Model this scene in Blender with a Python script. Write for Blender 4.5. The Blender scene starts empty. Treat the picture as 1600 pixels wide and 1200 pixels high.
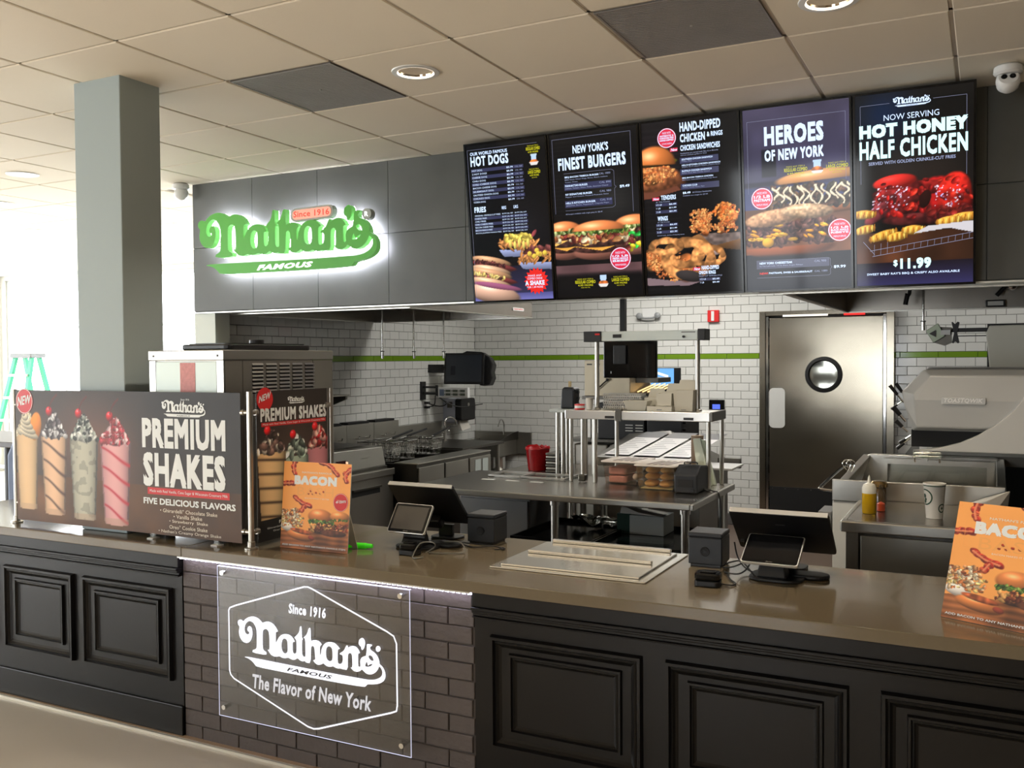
import bpy, math, random
import numpy as np
from mathutils import Vector, Matrix, Euler
random.seed(7)
S = bpy.context.scene
C = S.collection
EYE = 1.614
CEIL = 2.911
# ---------------------------------------------------------------- camera
def make_camera():
    cd = bpy.data.cameras.new('camera')
    cd.sensor_fit = 'HORIZONTAL'; cd.sensor_width = 36.0
    cd.lens = 1456.0 / 1600.0 * 36.0
    cd.clip_start = 0.05; cd.clip_end = 200
    o = bpy.data.objects.new('camera', cd); C.objects.link(o)
    p, r, y = 0.0262, -0.0070, 0.4718
    cy, sy, cp, sp, cr, sr = math.cos(y), math.sin(y), math.cos(p), math.sin(p), math.cos(r), math.sin(r)
    Y = Matrix(((cy, 0, sy), (0, 1, 0), (-sy, 0, cy)))
    P = Matrix(((1, 0, 0), (0, cp, -sp), (0, sp, cp)))
    R = Matrix(((cr, -sr, 0), (sr, cr, 0), (0, 0, 1)))
    M = R @ P @ Y                       # (right, down, forward) world -> camera
    def w(v): return Vector((v[0], v[2], -v[1]))
    right, down, fwd = w(M[0]), w(M[1]), w(M[2])
    rot = Matrix((right, -down, -fwd)).transposed()
    o.matrix_world = Matrix.Translation((0, 0, EYE)) @ rot.to_4x4()
    S.camera = o
make_camera()
# ---------------------------------------------------------------- world, exposure, large lights
SKY = 8.0
W = bpy.data.worlds.new('sky'); S.world = W; W.use_nodes = True
W.node_tree.nodes['Background'].inputs[0].default_value = (0.93, 0.97, 1.0, 1)
W.node_tree.nodes['Background'].inputs[1].default_value = SKY
S.view_settings.view_transform = 'Standard'
S.view_settings.look = 'None'
S.view_settings.exposure = 0.28
S.view_settings.gamma = 1.0
S.view_settings.use_curve_mapping = False
S.cycles.use_denoising = True
S.cycles.max_bounces = 8
S.cycles.diffuse_bounces = 4
S.cycles.glossy_bounces = 4
S.cycles.transmission_bounces = 6
S.cycles.transparent_max_bounces = 8
S.cycles.sample_clamp_indirect = 6.0
S.cycles.caustics_reflective = False
S.cycles.caustics_refractive = False
def area(name, loc, size, power, color=(1, 1, 1), rot=(0, 0, 0), portal=False, spread=None):
    l = bpy.data.lights.new(name, 'AREA'); l.shape = 'RECTANGLE'; l.size, l.size_y = size
    l.energy = power; l.color = color
    if spread: l.spread = spread
    o = bpy.data.objects.new(name, l); C.objects.link(o); o.location = loc; o.rotation_euler = rot
    if portal: l.cycles.is_portal = True
    return o
PI = math.pi
# window portals (daylight enters through the real openings)
area('window_portal', (-9.1, 9.0, 1.45), (7.6, 2.6), 1, rot=(-PI/2, 0, 0), portal=True)
area('window_portal', (-13.2, 2.0, 1.45), (2.6, 13.0), 1, rot=(0, -PI/2, 0), portal=True)
area('window_portal', (-2.6, -5.0, 1.1), (2.0, 2.0), 1, rot=(PI/2, 0, 0), portal=True)
area('window_portal', (-10.9, -5.0, 1.45), (4.6, 2.6), 1, rot=(PI/2, 0, 0), portal=True)
# ceiling luminaires of the kitchen (the panels themselves are built with the ceiling)
area('kitchen_light', (-2.5, 7.6, 2.86), (1.2, 0.6), 50, (1.0, 0.97, 0.92))
area('kitchen_light', (-1.2, 6.3, 2.86), (1.2, 0.6), 26, (1.0, 0.96, 0.90))
area('kitchen_light', (0.6, 7.6, 2.86), (1.2, 0.6), 16, (1.0, 0.96, 0.90))
# added unseen warm spots without fittings; their floor bounce brightens the ceiling
for (lx_, ly_) in ((-7.0, 1.2), (-4.8, 1.0), (-2.6, 1.0), (-0.4, 1.0), (1.8, 1.0), (-5.8, -2.0), (-3.4, -2.0), (-1.0, -2.0), (1.6, -2.0)):
    l_ = bpy.data.lights.new('unseen_fill_spot', 'SPOT'); l_.energy = 310; l_.color = (1, 0.86, 0.69); l_.spot_size = math.radians(64); l_.spot_blend = 0.8; l_.shadow_soft_size = 0.07
    o_ = bpy.data.objects.new('unseen_fill_spot', l_); C.objects.link(o_); o_.location = (lx_, ly_, CEIL - 0.02)
# ---------------------------------------------------------------- materials
def lin(c):
    return tuple(((x / 12.92) if x <= 0.04045 else ((x + 0.055) / 1.055) ** 2.4) for x in c)
MATS = {}
def mat(name, col, rough=0.5, metal=0.0, noise=0.0, nscale=8.0, bump=0.0, bscale=60.0, emit=0.0, ecol=None,
        alpha=1.0, trans=0.0, ior=1.45, coat=0.0, stretch=None, spec=None):
    """col is sRGB 0..1"""
    if name in MATS: return MATS[name]
    m = bpy.data.materials.new(name); m.use_nodes = True; nt = m.node_tree
    b = nt.nodes['Principled BSDF']
    c = (*lin(col), 1)
    b.inputs['Base Color'].default_value = c
    b.inputs['Roughness'].default_value = rough
    b.inputs['Metallic'].default_value = metal
    b.inputs['IOR'].default_value = ior
    b.inputs['Transmission Weight'].default_value = trans
    b.inputs['Coat Weight'].default_value = coat
    if spec is not None: b.inputs['Specular IOR Level'].default_value = spec
    b.inputs['Alpha'].default_value = alpha
    if emit:
        b.inputs['Emission Color'].default_value = (*lin(ecol or col), 1)
        b.inputs['Emission Strength'].default_value = emit
    def coords(scale):
        tc = nt.nodes.new('ShaderNodeTexCoord'); mp = nt.nodes.new('ShaderNodeMapping')
        nt.links.new(tc.outputs['Object'], mp.inputs[0])
        s = stretch or (1, 1, 1)
        mp.inputs['Scale'].default_value = (scale * s[0], scale * s[1], scale * s[2])
        return mp.outputs[0]
    if noise:
        n = nt.nodes.new('ShaderNodeTexNoise'); n.inputs['Scale'].default_value = 1.0; n.inputs['Detail'].default_value = 4
        nt.links.new(coords(nscale), n.inputs['Vector'])
        r = nt.nodes.new('ShaderNodeMapRange')
        r.inputs[3].default_value = 1 - noise; r.inputs[4].default_value = 1 + noise
        nt.links.new(n.outputs['Fac'], r.inputs[0])
        mx = nt.nodes.new('ShaderNodeMix'); mx.data_type = 'RGBA'; mx.blend_type = 'MULTIPLY'; mx.inputs[0].default_value = 1.0
        mx.inputs[6].default_value = c
        nt.links.new(r.outputs[0], mx.inputs[7]); nt.links.new(mx.outputs[2], b.inputs['Base Color'])
    if bump:
        n = nt.nodes.new('ShaderNodeTexNoise'); n.inputs['Scale'].default_value = 1.0; n.inputs['Detail'].default_value = 3
        nt.links.new(coords(bscale), n.inputs['Vector'])
        bp = nt.nodes.new('ShaderNodeBump'); bp.inputs['Strength'].default_value = bump; bp.inputs['Distance'].default_value = 0.01
        nt.links.new(n.outputs['Fac'], bp.inputs['Height']); nt.links.new(bp.outputs[0], b.inputs['Normal'])
    MATS[name] = m
    return m
steel = mat('brushed_steel', (0.74, 0.73, 0.70), 0.30, 1.0, noise=0.06, nscale=3, bump=0.05, bscale=40, stretch=(1, 1, 12))
steel_h = mat('brushed_steel_flat', (0.62, 0.60, 0.57), 0.26, 1.0, noise=0.10, nscale=2, bump=0.03, bscale=14, stretch=(1, 8, 1))
steel_dull = mat('dull_steel', (0.62, 0.61, 0.58), 0.42, 1.0, noise=0.12, nscale=3)
steel_dark = mat('dark_steel', (0.38, 0.37, 0.35), 0.38, 1.0, noise=0.15, nscale=4)
chrome = mat('chrome', (0.86, 0.86, 0.85), 0.12, 1.0)
galv = mat('grey_painted_metal', (0.50, 0.50, 0.50), 0.5, 0.3, noise=0.05)
black = mat('black_plastic', (0.075, 0.075, 0.08), 0.38)
black_gloss = mat('black_gloss', (0.03, 0.03, 0.035), 0.12)
black_matt = mat('black_matt', (0.06, 0.06, 0.06), 0.6)
charcoal = mat('charcoal_plastic', (0.125, 0.132, 0.145), 0.45, noise=0.04, bump=0.04, bscale=300)
rubber = mat('black_rubber', (0.05, 0.05, 0.05), 0.55)
white_plastic = mat('white_plastic', (0.86, 0.86, 0.85), 0.35)
paper = mat('white_card', (0.84, 0.82, 0.78), 0.75, noise=0.03)
silver_edge = mat('silver_edge', (0.88, 0.88, 0.87), 0.25, 0.7)
red_p = mat('red_plastic', (0.80, 0.10, 0.10), 0.4)
cable_m = mat('cable_rubber', (0.10, 0.10, 0.10), 0.5)
# ---------------------------------------------------------------- geometry helpers
class MB:
    def __init__(s): s.v = []; s.f = []; s.mi = []
    def add(s, vs, fs, mi=0):
        n = len(s.v); s.v += [tuple(v) for v in vs]
        s.f += [tuple(n + i for i in f) for f in fs]; s.mi += [mi] * len(fs)
        return s
    def box(s, x0, x1, y0, y1, z0, z1, mi=0, M=None):
        x0, x1 = min(x0, x1), max(x0, x1); y0, y1 = min(y0, y1), max(y0, y1); z0, z1 = min(z0, z1), max(z0, z1)
        vs = [Vector((x, y, z)) for z in (z0, z1) for y in (y0, y1) for x in (x0, x1)]
        if M: vs = [M @ v for v in vs]
        return s.add(vs, [(0, 2, 3, 1), (4, 5, 7, 6), (0, 1, 5, 4), (2, 6, 7, 3), (0, 4, 6, 2), (1, 3, 7, 5)], mi)
    def hexa(s, b, t, mi=0):
        """bottom 4 and top 4 corner points, both counter-clockwise seen from above"""
        return s.add(list(b) + list(t), [(3, 2, 1, 0), (4, 5, 6, 7), (0, 1, 5, 4), (1, 2, 6, 5), (2, 3, 7, 6), (3, 0, 4, 7)], mi)
    def cyl(s, p0, p1, r, seg=16, r2=None, mi=0, cap=True):
        p0, p1 = Vector(p0), Vector(p1); d = (p1 - p0).normalized()
        a = Vector((0, 0, 1)) if abs(d.z) < 0.9 else Vector((1, 0, 0))
        u = d.cross(a).normalized(); w = d.cross(u)
        r2 = r if r2 is None else r2; vs = []
        for p, q in ((p0, r), (p1, r2)):
            for i in range(seg):
                t = 2 * PI * i / seg; vs.append(p + (u * math.cos(t) + w * math.sin(t)) * q)
        fs = [(i, (i + 1) % seg, seg + (i + 1) % seg, seg + i) for i in range(seg)]
        if cap: fs += [tuple(range(seg))[::-1], tuple(range(seg, 2 * seg))]
        return s.add(vs, fs, mi)
    def tube(s, pts, r, seg=8, mi=0, sub=4):
        P = [Vector(p) for p in pts]
        if sub > 1 and len(P) > 2: P = smooth_path(P, sub)
        n = len(P); vs = []; u = None
        for i, p in enumerate(P):
            d = (P[min(i + 1, n - 1)] - P[max(i - 1, 0)]).normalized()
            if u is None:
                a = Vector((0, 0, 1)) if abs(d.z) < 0.9 else Vector((1, 0, 0)); u = d.cross(a).normalized()
            else:
                u = (u - d * u.dot(d)).normalized()
            w = d.cross(u)
            for k in range(seg):
                t = 2 * PI * k / seg; vs.append(p + (u * math.cos(t) + w * math.sin(t)) * r)
        fs = [(i * seg + k, i * seg + (k + 1) % seg, (i + 1) * seg + (k + 1) % seg, (i + 1) * seg + k) for i in range(n - 1) for k in range(seg)]
        fs += [tuple(range(seg))[::-1], tuple(range((n - 1) * seg, n * seg))]
        return s.add(vs, fs, mi)
    def lathe(s, prof, c=(0, 0, 0), seg=24, mi=0, M=None):
        c = Vector(c); vs = []; n = len(prof)
        for i in range(seg):
            t = 2 * PI * i / seg
            for (r, z) in prof: vs.append(Vector((r * math.cos(t), r * math.sin(t), z)))
        if M: vs = [M @ v for v in vs]
        vs = [v + c for v in vs]
        fs = [(i * n + k, ((i + 1) % seg) * n + k, ((i + 1) % seg) * n + k + 1, i * n + k + 1) for i in range(seg) for k in range(n - 1)]
        return s.add(vs, fs, mi)
    def prism(s, poly, fn, d0, d1, mi=0):
        """poly of (a, b); fn(a, b, d) -> point"""
        n = len(poly); vs = [fn(a, b, d0) for a, b in poly] + [fn(a, b, d1) for a, b in poly]
        fs = [tuple(range(n))[::-1], tuple(range(n, 2 * n))] + [(i, (i + 1) % n, n + (i + 1) % n, n + i) for i in range(n)]
        return s.add(vs, fs, mi)
    def ball(s, c, r, seg=12, rings=8, sc=(1, 1, 1), mi=0):
        prof = [(max(1e-4, r * math.sin(PI * i / rings)) , -r * math.cos(PI * i / rings)) for i in range(rings + 1)]
        M = Matrix.Diagonal((*sc, 1)).to_3x3()
        return s.lathe(prof, c, seg, mi, M)
    def build(s, name, m, parent=None, smooth=False, bevel=0.0, local=False, seg=2):
        me = bpy.data.meshes.new(name); me.from_pydata(s.v, [], s.f)
        ms = m if isinstance(m, (list, tuple)) else [m]
        for x in ms: me.materials.append(x)
        if len(ms) > 1: me.polygons.foreach_set('material_index', s.mi)
        me.update()
        if smooth:
            me.polygons.foreach_set('use_smooth', [True] * len(me.polygons))
        o = link(name, me, parent, local)
        if smooth and smooth != 'all':
            try: me.set_sharp_from_angle(angle=math.radians(40))
            except Exception: pass
        if bevel:
            b = o.modifiers.new('bevel', 'BEVEL'); b.width = bevel; b.segments = seg; b.limit_method = 'ANGLE'; b.angle_limit = math.radians(40)
        return o
def smooth_path(P, sub):
    out = []; n = len(P)
    for i in range(n - 1):
        p0, p1, p2, p3 = P[max(i - 1, 0)], P[i], P[i + 1], P[min(i + 2, n - 1)]
        for k in range(sub):
            t = k / sub
            out.append(0.5 * ((2 * p1) + (p2 - p0) * t + (2 * p0 - 5 * p1 + 4 * p2 - p3) * t * t + (3 * p1 - p0 - 3 * p2 + p3) * t ** 3))
    out.append(P[-1]); return out
PLOC = {}
def link(name, data, parent=None, local=False):
    o = bpy.data.objects.new(name, data); C.objects.link(o)
    if parent is not None:
        o.parent = parent
        if not local and parent.name in PLOC: o.matrix_parent_inverse = Matrix.Translation(-PLOC[parent.name])
    return o
def tag(o, label=None, cat=None, group=None, kind=None):
    if label: o['label'] = label
    if cat: o['category'] = cat
    if group: o['group'] = group
    if kind: o['kind'] = kind
    return o
def thing(name, label, cat, loc=(0, 0, 0), group=None, mtx=None):
    """Empty at the base of a thing.  Children are given in world coordinates unless local=True."""
    o = bpy.data.objects.new(name, None); C.objects.link(o); o.empty_display_size = 0.05
    if mtx is not None: o.matrix_world = mtx
    else:
        o.location = loc; PLOC[o.name] = Vector(loc)
    return tag(o, label, cat, group)
def dup(root, delta, label=None, group=None):
    r = root.copy(); C.objects.link(r); r.location = root.location + Vector(delta)
    if label: r['label'] = label
    if group: r['group'] = group
    def rec(a, b):
        for ch in list(a.children):
            c = ch.copy(); C.objects.link(c); c.parent = b; rec(ch, c)
    rec(root, r); return r
def struct(o): o['kind'] = 'structure'; return o
def rrect(x0, x1, y0, y1, r, n=5):
    pts = []
    for cx, cy, a in ((x1 - r, y1 - r, 0), (x0 + r, y1 - r, 90), (x0 + r, y0 + r, 180), (x1 - r, y0 + r, 270)):
        for k in range(n + 1):
            t = math.radians(a + 90 * k / n); pts.append((cx + r * math.cos(t), cy + r * math.sin(t)))
    return pts
XZ = lambda y: None
def fXZ(a, b, d): return (a, d, b)
def fXY(a, b, d): return (a, b, d)
def fYZ(a, b, d): return (d, a, b)
def basis(o, u, v, n):
    u, v, n = Vector(u).normalized(), Vector(v).normalized(), Vector(n).normalized()
    return Matrix.Translation(o) @ Matrix((u, v, n)).transposed().to_4x4()
# ---------------------------------------------------------------- flat print: text, logo, painted pictures
TXT = {}
def text_geo(s, bold, shear=0.0, wide=False):
    k = (s, bold, shear, wide)
    if k not in TXT:
        c = bpy.data.curves.new('t', 'FONT'); c.body = s; c.offset = bold; c.resolution_u = 2; c.shear = shear; c.space_character = 1.0 + bold * 2.5 + (0.10 if wide else 0.0)
        o = bpy.data.objects.new('t', c); m = bpy.data.meshes.new_from_object(o)
        v = [(q.co.x, q.co.y) for q in m.vertices]; f = [tuple(p.vertices) for p in m.polygons]
        bpy.data.objects.remove(o); bpy.data.curves.remove(c); bpy.data.meshes.remove(m)
        xs = [a for a, b in v]; ys = [b for a, b in v]
        TXT[k] = (v, f, (min(xs), max(xs), min(ys), max(ys)))
    return TXT[k]
def fill_geo(loops, extrude=0.0, scale=1.0):
    c = bpy.data.curves.new('l', 'CURVE'); c.dimensions = '2D'; c.fill_mode = 'BOTH'; c.extrude = extrude
    for L in loops:
        s = c.splines.new('POLY'); s.points.add(len(L) - 1); s.use_cyclic_u = True
        for i, q in enumerate(L): s.points[i].co = (q[0] * scale, q[1] * scale, 0, 1)
    o = bpy.data.objects.new('l', c); m = bpy.data.meshes.new_from_object(o)
    v = [tuple(q.co) for q in m.vertices]; f = [tuple(p.vertices) for p in m.polygons]
    bpy.data.objects.remove(o); bpy.data.curves.remove(c); bpy.data.meshes.remove(m)
    return v, f
def round_loop(L, it=1):
    for _ in range(it):
        o = []
        for i in range(len(L)):
            a, b = L[i], L[(i + 1) % len(L)]
            o += [(a[0] * .78 + b[0] * .22, a[1] * .78 + b[1] * .22), (a[0] * .22 + b[0] * .78, a[1] * .22 + b[1] * .78)]
        L = o
    return L
LOGO = [[[21,256],[32,254],[43,247],[57,262],[79,275],[102,282],[125,284],[147,280],[166,270],[181,256],[196,262],[215,268],[237,268],[259,260],[277,245],[293,222],[281,218],[276,213],[275,164],[277,158],[283,168],[295,187],[310,203],[332,213],[354,216],[376,213],[394,202],[411,180],[397,178],[393,174],[393,122],[405,112],[420,124],[420,190],[405,202],[412,210],[430,226],[440,242],[444,266],[450,272],[457,269],[457,213],[465,203],[458,194],[457,122],[464,109],[477,107],[481,114],[480,206],[467,211],[484,224],[495,240],[502,262],[510,270],[518,268],[518,199],[532,205],[550,209],[571,207],[585,199],[592,189],[585,185],[578,174],[578,138],[582,130],[586,144],[588,161],[599,185],[616,202],[637,210],[662,212],[682,208],[699,196],[713,182],[702,181],[696,170],[695,109],[706,101],[722,107],[729,122],[729,147],[722,153],[710,153],[710,160],[726,169],[740,182],[749,200],[756,209],[763,206],[764,196],[777,205],[798,211],[818,208],[831,197],[842,178],[832,176],[828,169],[828,109],[837,104],[843,111],[841,124],[841,138],[847,153],[861,163],[876,168],[879,172],[883,196],[884,230],[891,233],[916,234],[919,228],[908,221],[904,213],[911,203],[927,197],[943,187],[956,171],[963,152],[964,138],[979,130],[991,116],[999,98],[1000,76],[991,56],[971,41],[948,32],[922,26],[884,21],[879,12],[865,3],[676,0],[479,1],[354,2],[133,4],[120,17],[97,34],[70,44],[49,46],[51,50],[86,52],[480,47],[656,45],[859,46],[892,46],[932,52],[961,65],[978,81],[981,101],[974,116],[961,128],[954,110],[939,92],[919,79],[899,74],[879,76],[863,86],[851,95],[840,83],[819,76],[799,78],[786,87],[778,94],[791,96],[790,156],[784,169],[775,170],[765,163],[762,152],[761,77],[726,77],[711,79],[697,76],[680,78],[665,84],[649,78],[628,77],[611,83],[601,91],[587,82],[565,76],[548,81],[536,91],[531,97],[547,103],[545,122],[542,164],[535,174],[526,174],[519,166],[515,78],[484,77],[475,85],[460,80],[442,83],[426,94],[410,83],[392,79],[374,83],[361,87],[341,81],[319,80],[299,87],[282,81],[263,79],[241,85],[227,98],[214,113],[230,110],[230,184],[225,215],[210,225],[199,224],[186,216],[182,201],[181,116],[189,103],[208,97],[207,79],[105,80],[108,95],[129,102],[138,113],[139,201],[133,227],[116,248],[97,255],[82,254],[63,240],[53,223],[50,199],[58,182],[73,177],[85,184],[84,193],[73,196],[70,207],[76,221],[87,227],[101,223],[108,203],[108,177],[99,152],[84,135],[64,127],[41,130],[22,145],[11,164],[8,185],[14,215],[4,223],[0,237],[5,249]],[[337,190],[352,185],[358,169],[358,120],[347,108],[330,108],[318,123],[314,149],[319,172],[326,185]],[[639,188],[654,184],[662,169],[662,121],[653,110],[639,107],[625,116],[619,132],[619,163],[626,181]],[[892,170],[904,176],[917,172],[926,158],[926,150],[913,148],[900,157]],[[882,141],[887,131],[890,118],[903,128],[921,134],[910,120],[890,113],[870,113]],[[854,261],[865,258],[873,247],[874,230],[868,208],[856,195],[849,200],[848,212],[836,219],[832,230],[837,250]],[[971,218],[969,210],[963,204],[955,200],[947,201],[942,206],[940,214],[942,222],[948,229],[955,232],[963,231],[969,226]]]
LOGO = [round_loop([(x / 1000, y / 1000) for x, y in L], 1) for L in LOGO]
def logo_geo(extrude=0.0, scale=1.0): return fill_geo(LOGO, extrude, scale)
class Print:
    """flat artwork on a w x h rectangle: u to the right, v downwards, both 0..1; z offset above the face"""
    def __init__(s, w, h): s.w, s.h, s.mb = w, h, {}
    def M(s, key): return s.mb.setdefault(key, MB())
    def pt(s, u, v, z=0.0): return (u * s.w, (1 - v) * s.h, z)
    def text(s, st, u0, v0, u1, v1, key, bold=0.02, z=0.0012, tilt=0.0, shear=0.0):
        e = max(0.0, bold) * 0.9; v, f, (a, b, c, d) = text_geo(st, 0.0, shear, e > 0.035)
        for kz, (ox, oy) in enumerate(((0, 0),) if e < 0.018 else ((-e, -e), (e, -e), (e, e), (-e, e), (0, 0))):
            out = []
            for x, y in v:
                uu = u0 + (x - a + e + ox) / (b - a + 2 * e) * (u1 - u0); vv = v1 - (y - c + e + oy) / (d - c + 2 * e) * (v1 - v0)
                vv -= tilt * (uu - u0)
                out.append(s.pt(uu, vv, z + kz * 0.00012))
            s.M(key).add(out, f)
    def rect(s, u0, v0, u1, v1, key, z=0.0008, tilt=0.0):
        q = [(u0, v1), (u1, v1 - tilt * (u1 - u0)), (u1, v0 - tilt * (u1 - u0)), (u0, v0)]
        s.M((key, 'printed_band', len(s.mb))).add([s.pt(a, b, z) for a, b in q], [(0, 1, 2, 3)])
    def line(s, pts, wd, key, z=0.0010):
        for (a, b), (c, d) in zip(pts[:-1], pts[1:]):
            p, q = Vector(s.pt(a, b, z)), Vector(s.pt(c, d, z)); n = (q - p).normalized(); m = Vector((-n.y, n.x, 0)) * wd / 2
            s.M(key).add([p - m, q - m, q + m, p + m], [(0, 1, 2, 3)])
    def disc(s, u, v, r, key, z=0.0009, n=28, spike=0.0):
        c = s.pt(u, v, z); vs = []
        for i in range(n):
            t = 2 * PI * i / n; rr = r * (1 - spike * (i % 2)); vs.append((c[0] + rr * math.cos(t), c[1] + rr * math.sin(t), z))
        s.M((key, 'printed_badge', len(s.mb))).add([c] + vs, [(0, 1 + i, 1 + (i + 1) % n) for i in range(n)])
    def ring(s, u, v, r, wd, key, z=0.0010, n=28):
        c = s.pt(u, v, z); vs = []
        for i in range(n):
            t = 2 * PI * i / n
            for rr in (r, r - wd): vs.append((c[0] + rr * math.cos(t), c[1] + rr * math.sin(t), z))
        s.M(key).add(vs, [(2 * i + 1, 2 * i, 2 * ((i + 1) % n), 2 * ((i + 1) % n) + 1) for i in range(n)])
    def logo(s, u0, v0, u1, key, z=0.0010, famous=None, tilt=0.0):
        v, f = logo_geo(); sc = (u1 - u0) * s.w; x0, y1 = s.pt(u0, v0)[:2]
        s.M(key).add([(x0 + a * sc, y1 - 0.284 * sc + b * sc + tilt * a * sc, z) for a, b, _ in v], f)
        if famous:
            tv, tf, (a, b, c, d) = text_geo('FAMOUS', 0.03, 0.3)
            o = []
            for x, y in tv:
                U = 0.35 + (x - a) / (b - a) * 0.31; V = 0.012 + (y - c) / (d - c) * 0.019
                o.append((x0 + U * sc, y1 - 0.284 * sc + V * sc + tilt * U * sc, z + 0.0004))
            s.M(famous).add(o, tf)
    def build(s, parent, palette, z=0.0):
        for k, mb in s.mb.items():
            if z: mb.v = [(a, b, c + z) for a, b, c in mb.v]
            if isinstance(k, tuple): mb.build(k[1], palette[k[0]], parent, local=True)
            else: mb.build('border_line' if k in 'lo' else 'lettering', palette[k], parent, local=True)
def emis(name, col, strength, rough=0.3):
    return mat(name, (0.02, 0.02, 0.02), rough, emit=strength, ecol=col)
class Pic:
    """a picture painted into a colour attribute of a fine grid"""
    def __init__(s, w, h, col=(0, 0, 0)):
        s.w, s.h = w, h; s.a = np.zeros((h, w, 3)) + np.array(col)
        s.X, s.Y = np.meshgrid((np.arange(w) + .5) / w, (np.arange(h) + .5) / h); s.rng = np.random.RandomState(3)
        s.asp = h / w
    def noise(s, n, seed=0):
        r = np.random.RandomState(seed); g = r.rand(int(n * s.asp) + 3, n + 3)
        x = s.X * n; y = s.Y * n * s.asp; i = x.astype(int); j = y.astype(int); fx, fy = x - i, y - j
        fx = fx * fx * (3 - 2 * fx); fy = fy * fy * (3 - 2 * fy)
        return (g[j, i] * (1 - fx) + g[j, i + 1] * fx) * (1 - fy) + (g[j + 1, i] * (1 - fx) + g[j + 1, i + 1] * fx) * fy
    def mixm(s, m, col):
        m = np.clip(m, 0, 1)[..., None]; s.a = s.a * (1 - m) + np.asarray(col) * m
    def rect(s, u0, v0, u1, v1, col, soft=0.004):
        m = np.clip((s.X - u0) / soft, 0, 1) * np.clip((u1 - s.X) / soft, 0, 1) * np.clip((s.Y - v0) / soft, 0, 1) * np.clip((v1 - s.Y) / soft, 0, 1); s.mixm(m, col)
    def vgrad(s, v0, v1, c0, c1):
        t = np.clip((s.Y - v0) / (v1 - v0), 0, 1)[..., None]; m = (s.Y >= v0) & (s.Y <= v1)
        s.a[m] = (np.array(c0) * (1 - t) + np.array(c1) * t)[m]
    def glow(s, cu, cv, r, col, k=1.0):
        d = np.hypot(s.X - cu, (s.Y - cv) * s.asp) / r; s.a = s.a + np.exp(-d * d)[..., None] * np.array(col) * k
    def ell(s, cu, cv, ru, rv, col, rot=0.0, shade=0.5, tex=0.0, tn=30, seed=1, hl=0.0, soft=0.12, cut=None):
        """ru, rv in widths of the picture"""
        c, q = math.cos(rot), math.sin(rot)
        dx, dy = s.X - cu, (s.Y - cv) * s.asp
        x, y = (dx * c + dy * q) / ru, (-dx * q + dy * c) / rv
        d = np.sqrt(x * x + y * y)
        m = np.clip((1 - d) / soft, 0, 1)
        if cut is not None: m = m * cut(x, y)
        z = np.sqrt(np.clip(1 - d * d, 0, 1))
        L = 1 - shade + shade * np.clip(-0.35 * x - 0.62 * y + 0.75 * z, 0, 1.3) * 1.25
        if tex: L = L * (1 + tex * (s.noise(tn, seed) - 0.5) * 2)
        cc = np.clip(np.array(col) * L[..., None], 0, 1)
        if hl: cc = np.clip(cc + (hl * np.exp(-(((x + .25) / .3) ** 2 + ((y + .45) / .22) ** 2)))[..., None], 0, 1)
        m = m[..., None]; s.a = s.a * (1 - m) + cc * m
    def poly(s, pts, col, tex=0.0, tn=30, seed=1, shade=None):
        m = np.zeros(s.X.shape, bool); n = len(pts)
        for i in range(n):
            (x1, y1), (x2, y2) = pts[i], pts[(i + 1) % n]
            if y1 == y2: continue
            c = ((y1 > s.Y) != (y2 > s.Y)) & (s.X < (x2 - x1) * (s.Y - y1) / (y2 - y1) + x1); m ^= c
        cc = np.zeros(s.a.shape) + np.array(col)
        if tex: cc = cc * (1 + tex * (s.noise(tn, seed)[..., None] - .5) * 2)
        if shade is not None:
            t = np.clip((s.Y - shade[0]) / (shade[1] - shade[0]), 0, 1)[..., None]; cc = cc * (shade[2] * (1 - t) + shade[3] * t)
        s.a[m] = np.clip(cc, 0, 1)[m]
    def scatter(s, n, box, size, cols, seed=1, shade=0.38, flat=0.6, tex=0.25, hl=0.06, rot=None, inside=None):
        r = np.random.RandomState(seed)
        for i in range(n):
            u = box[0] + r.rand() * (box[2] - box[0]); v = box[1] + r.rand() * (box[3] - box[1])
            if inside is not None and not inside(u, v): r.rand(3); continue
            z = size[0] + r.rand() * (size[1] - size[0]); k = cols[r.randint(len(cols))]
            a = (r.rand() * 3.1) if rot is None else rot + (r.rand() - .5) * .8
            s.ell(u, v, z, z * flat, np.array(k) * (0.8 + 0.35 * r.rand()), a, shade, hl=hl, tex=tex, seed=i)
    def build(s, parent, w, h, m, z=0.0, name='picture'):
        W_, H_ = s.w, s.h
        xs = np.linspace(0, w, W_); ys = np.linspace(h, 0, H_); X, Y = np.meshgrid(xs, ys)
        co = np.stack([X, Y, np.full_like(X, z)], -1).reshape(-1)
        idx = np.arange(W_ * H_).reshape(H_, W_)
        f = np.stack([idx[1:, :-1], idx[1:, 1:], idx[:-1, 1:], idx[:-1, :-1]], -1).reshape(-1)
        me = bpy.data.meshes.new(name); nf = (W_ - 1) * (H_ - 1)
        me.vertices.add(W_ * H_); me.vertices.foreach_set('co', co)
        me.loops.add(nf * 4); me.loops.foreach_set('vertex_index', f.astype(np.int32))
        me.polygons.add(nf); me.polygons.foreach_set('loop_start', np.arange(nf, dtype=np.int32) * 4)
        me.update(calc_edges=True)
        at = me.color_attributes.new('paint', 'FLOAT_COLOR', 'POINT')
        a = np.clip(s.a, 0, 1); l = np.where(a <= 0.04045, a / 12.92, ((a + 0.055) / 1.055) ** 2.4)
        at.data.foreach_set('color', np.concatenate([l, np.ones((H_, W_, 1))], -1).reshape(-1))
        me.materials.append(m); return link(name, me, parent, True)
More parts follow.
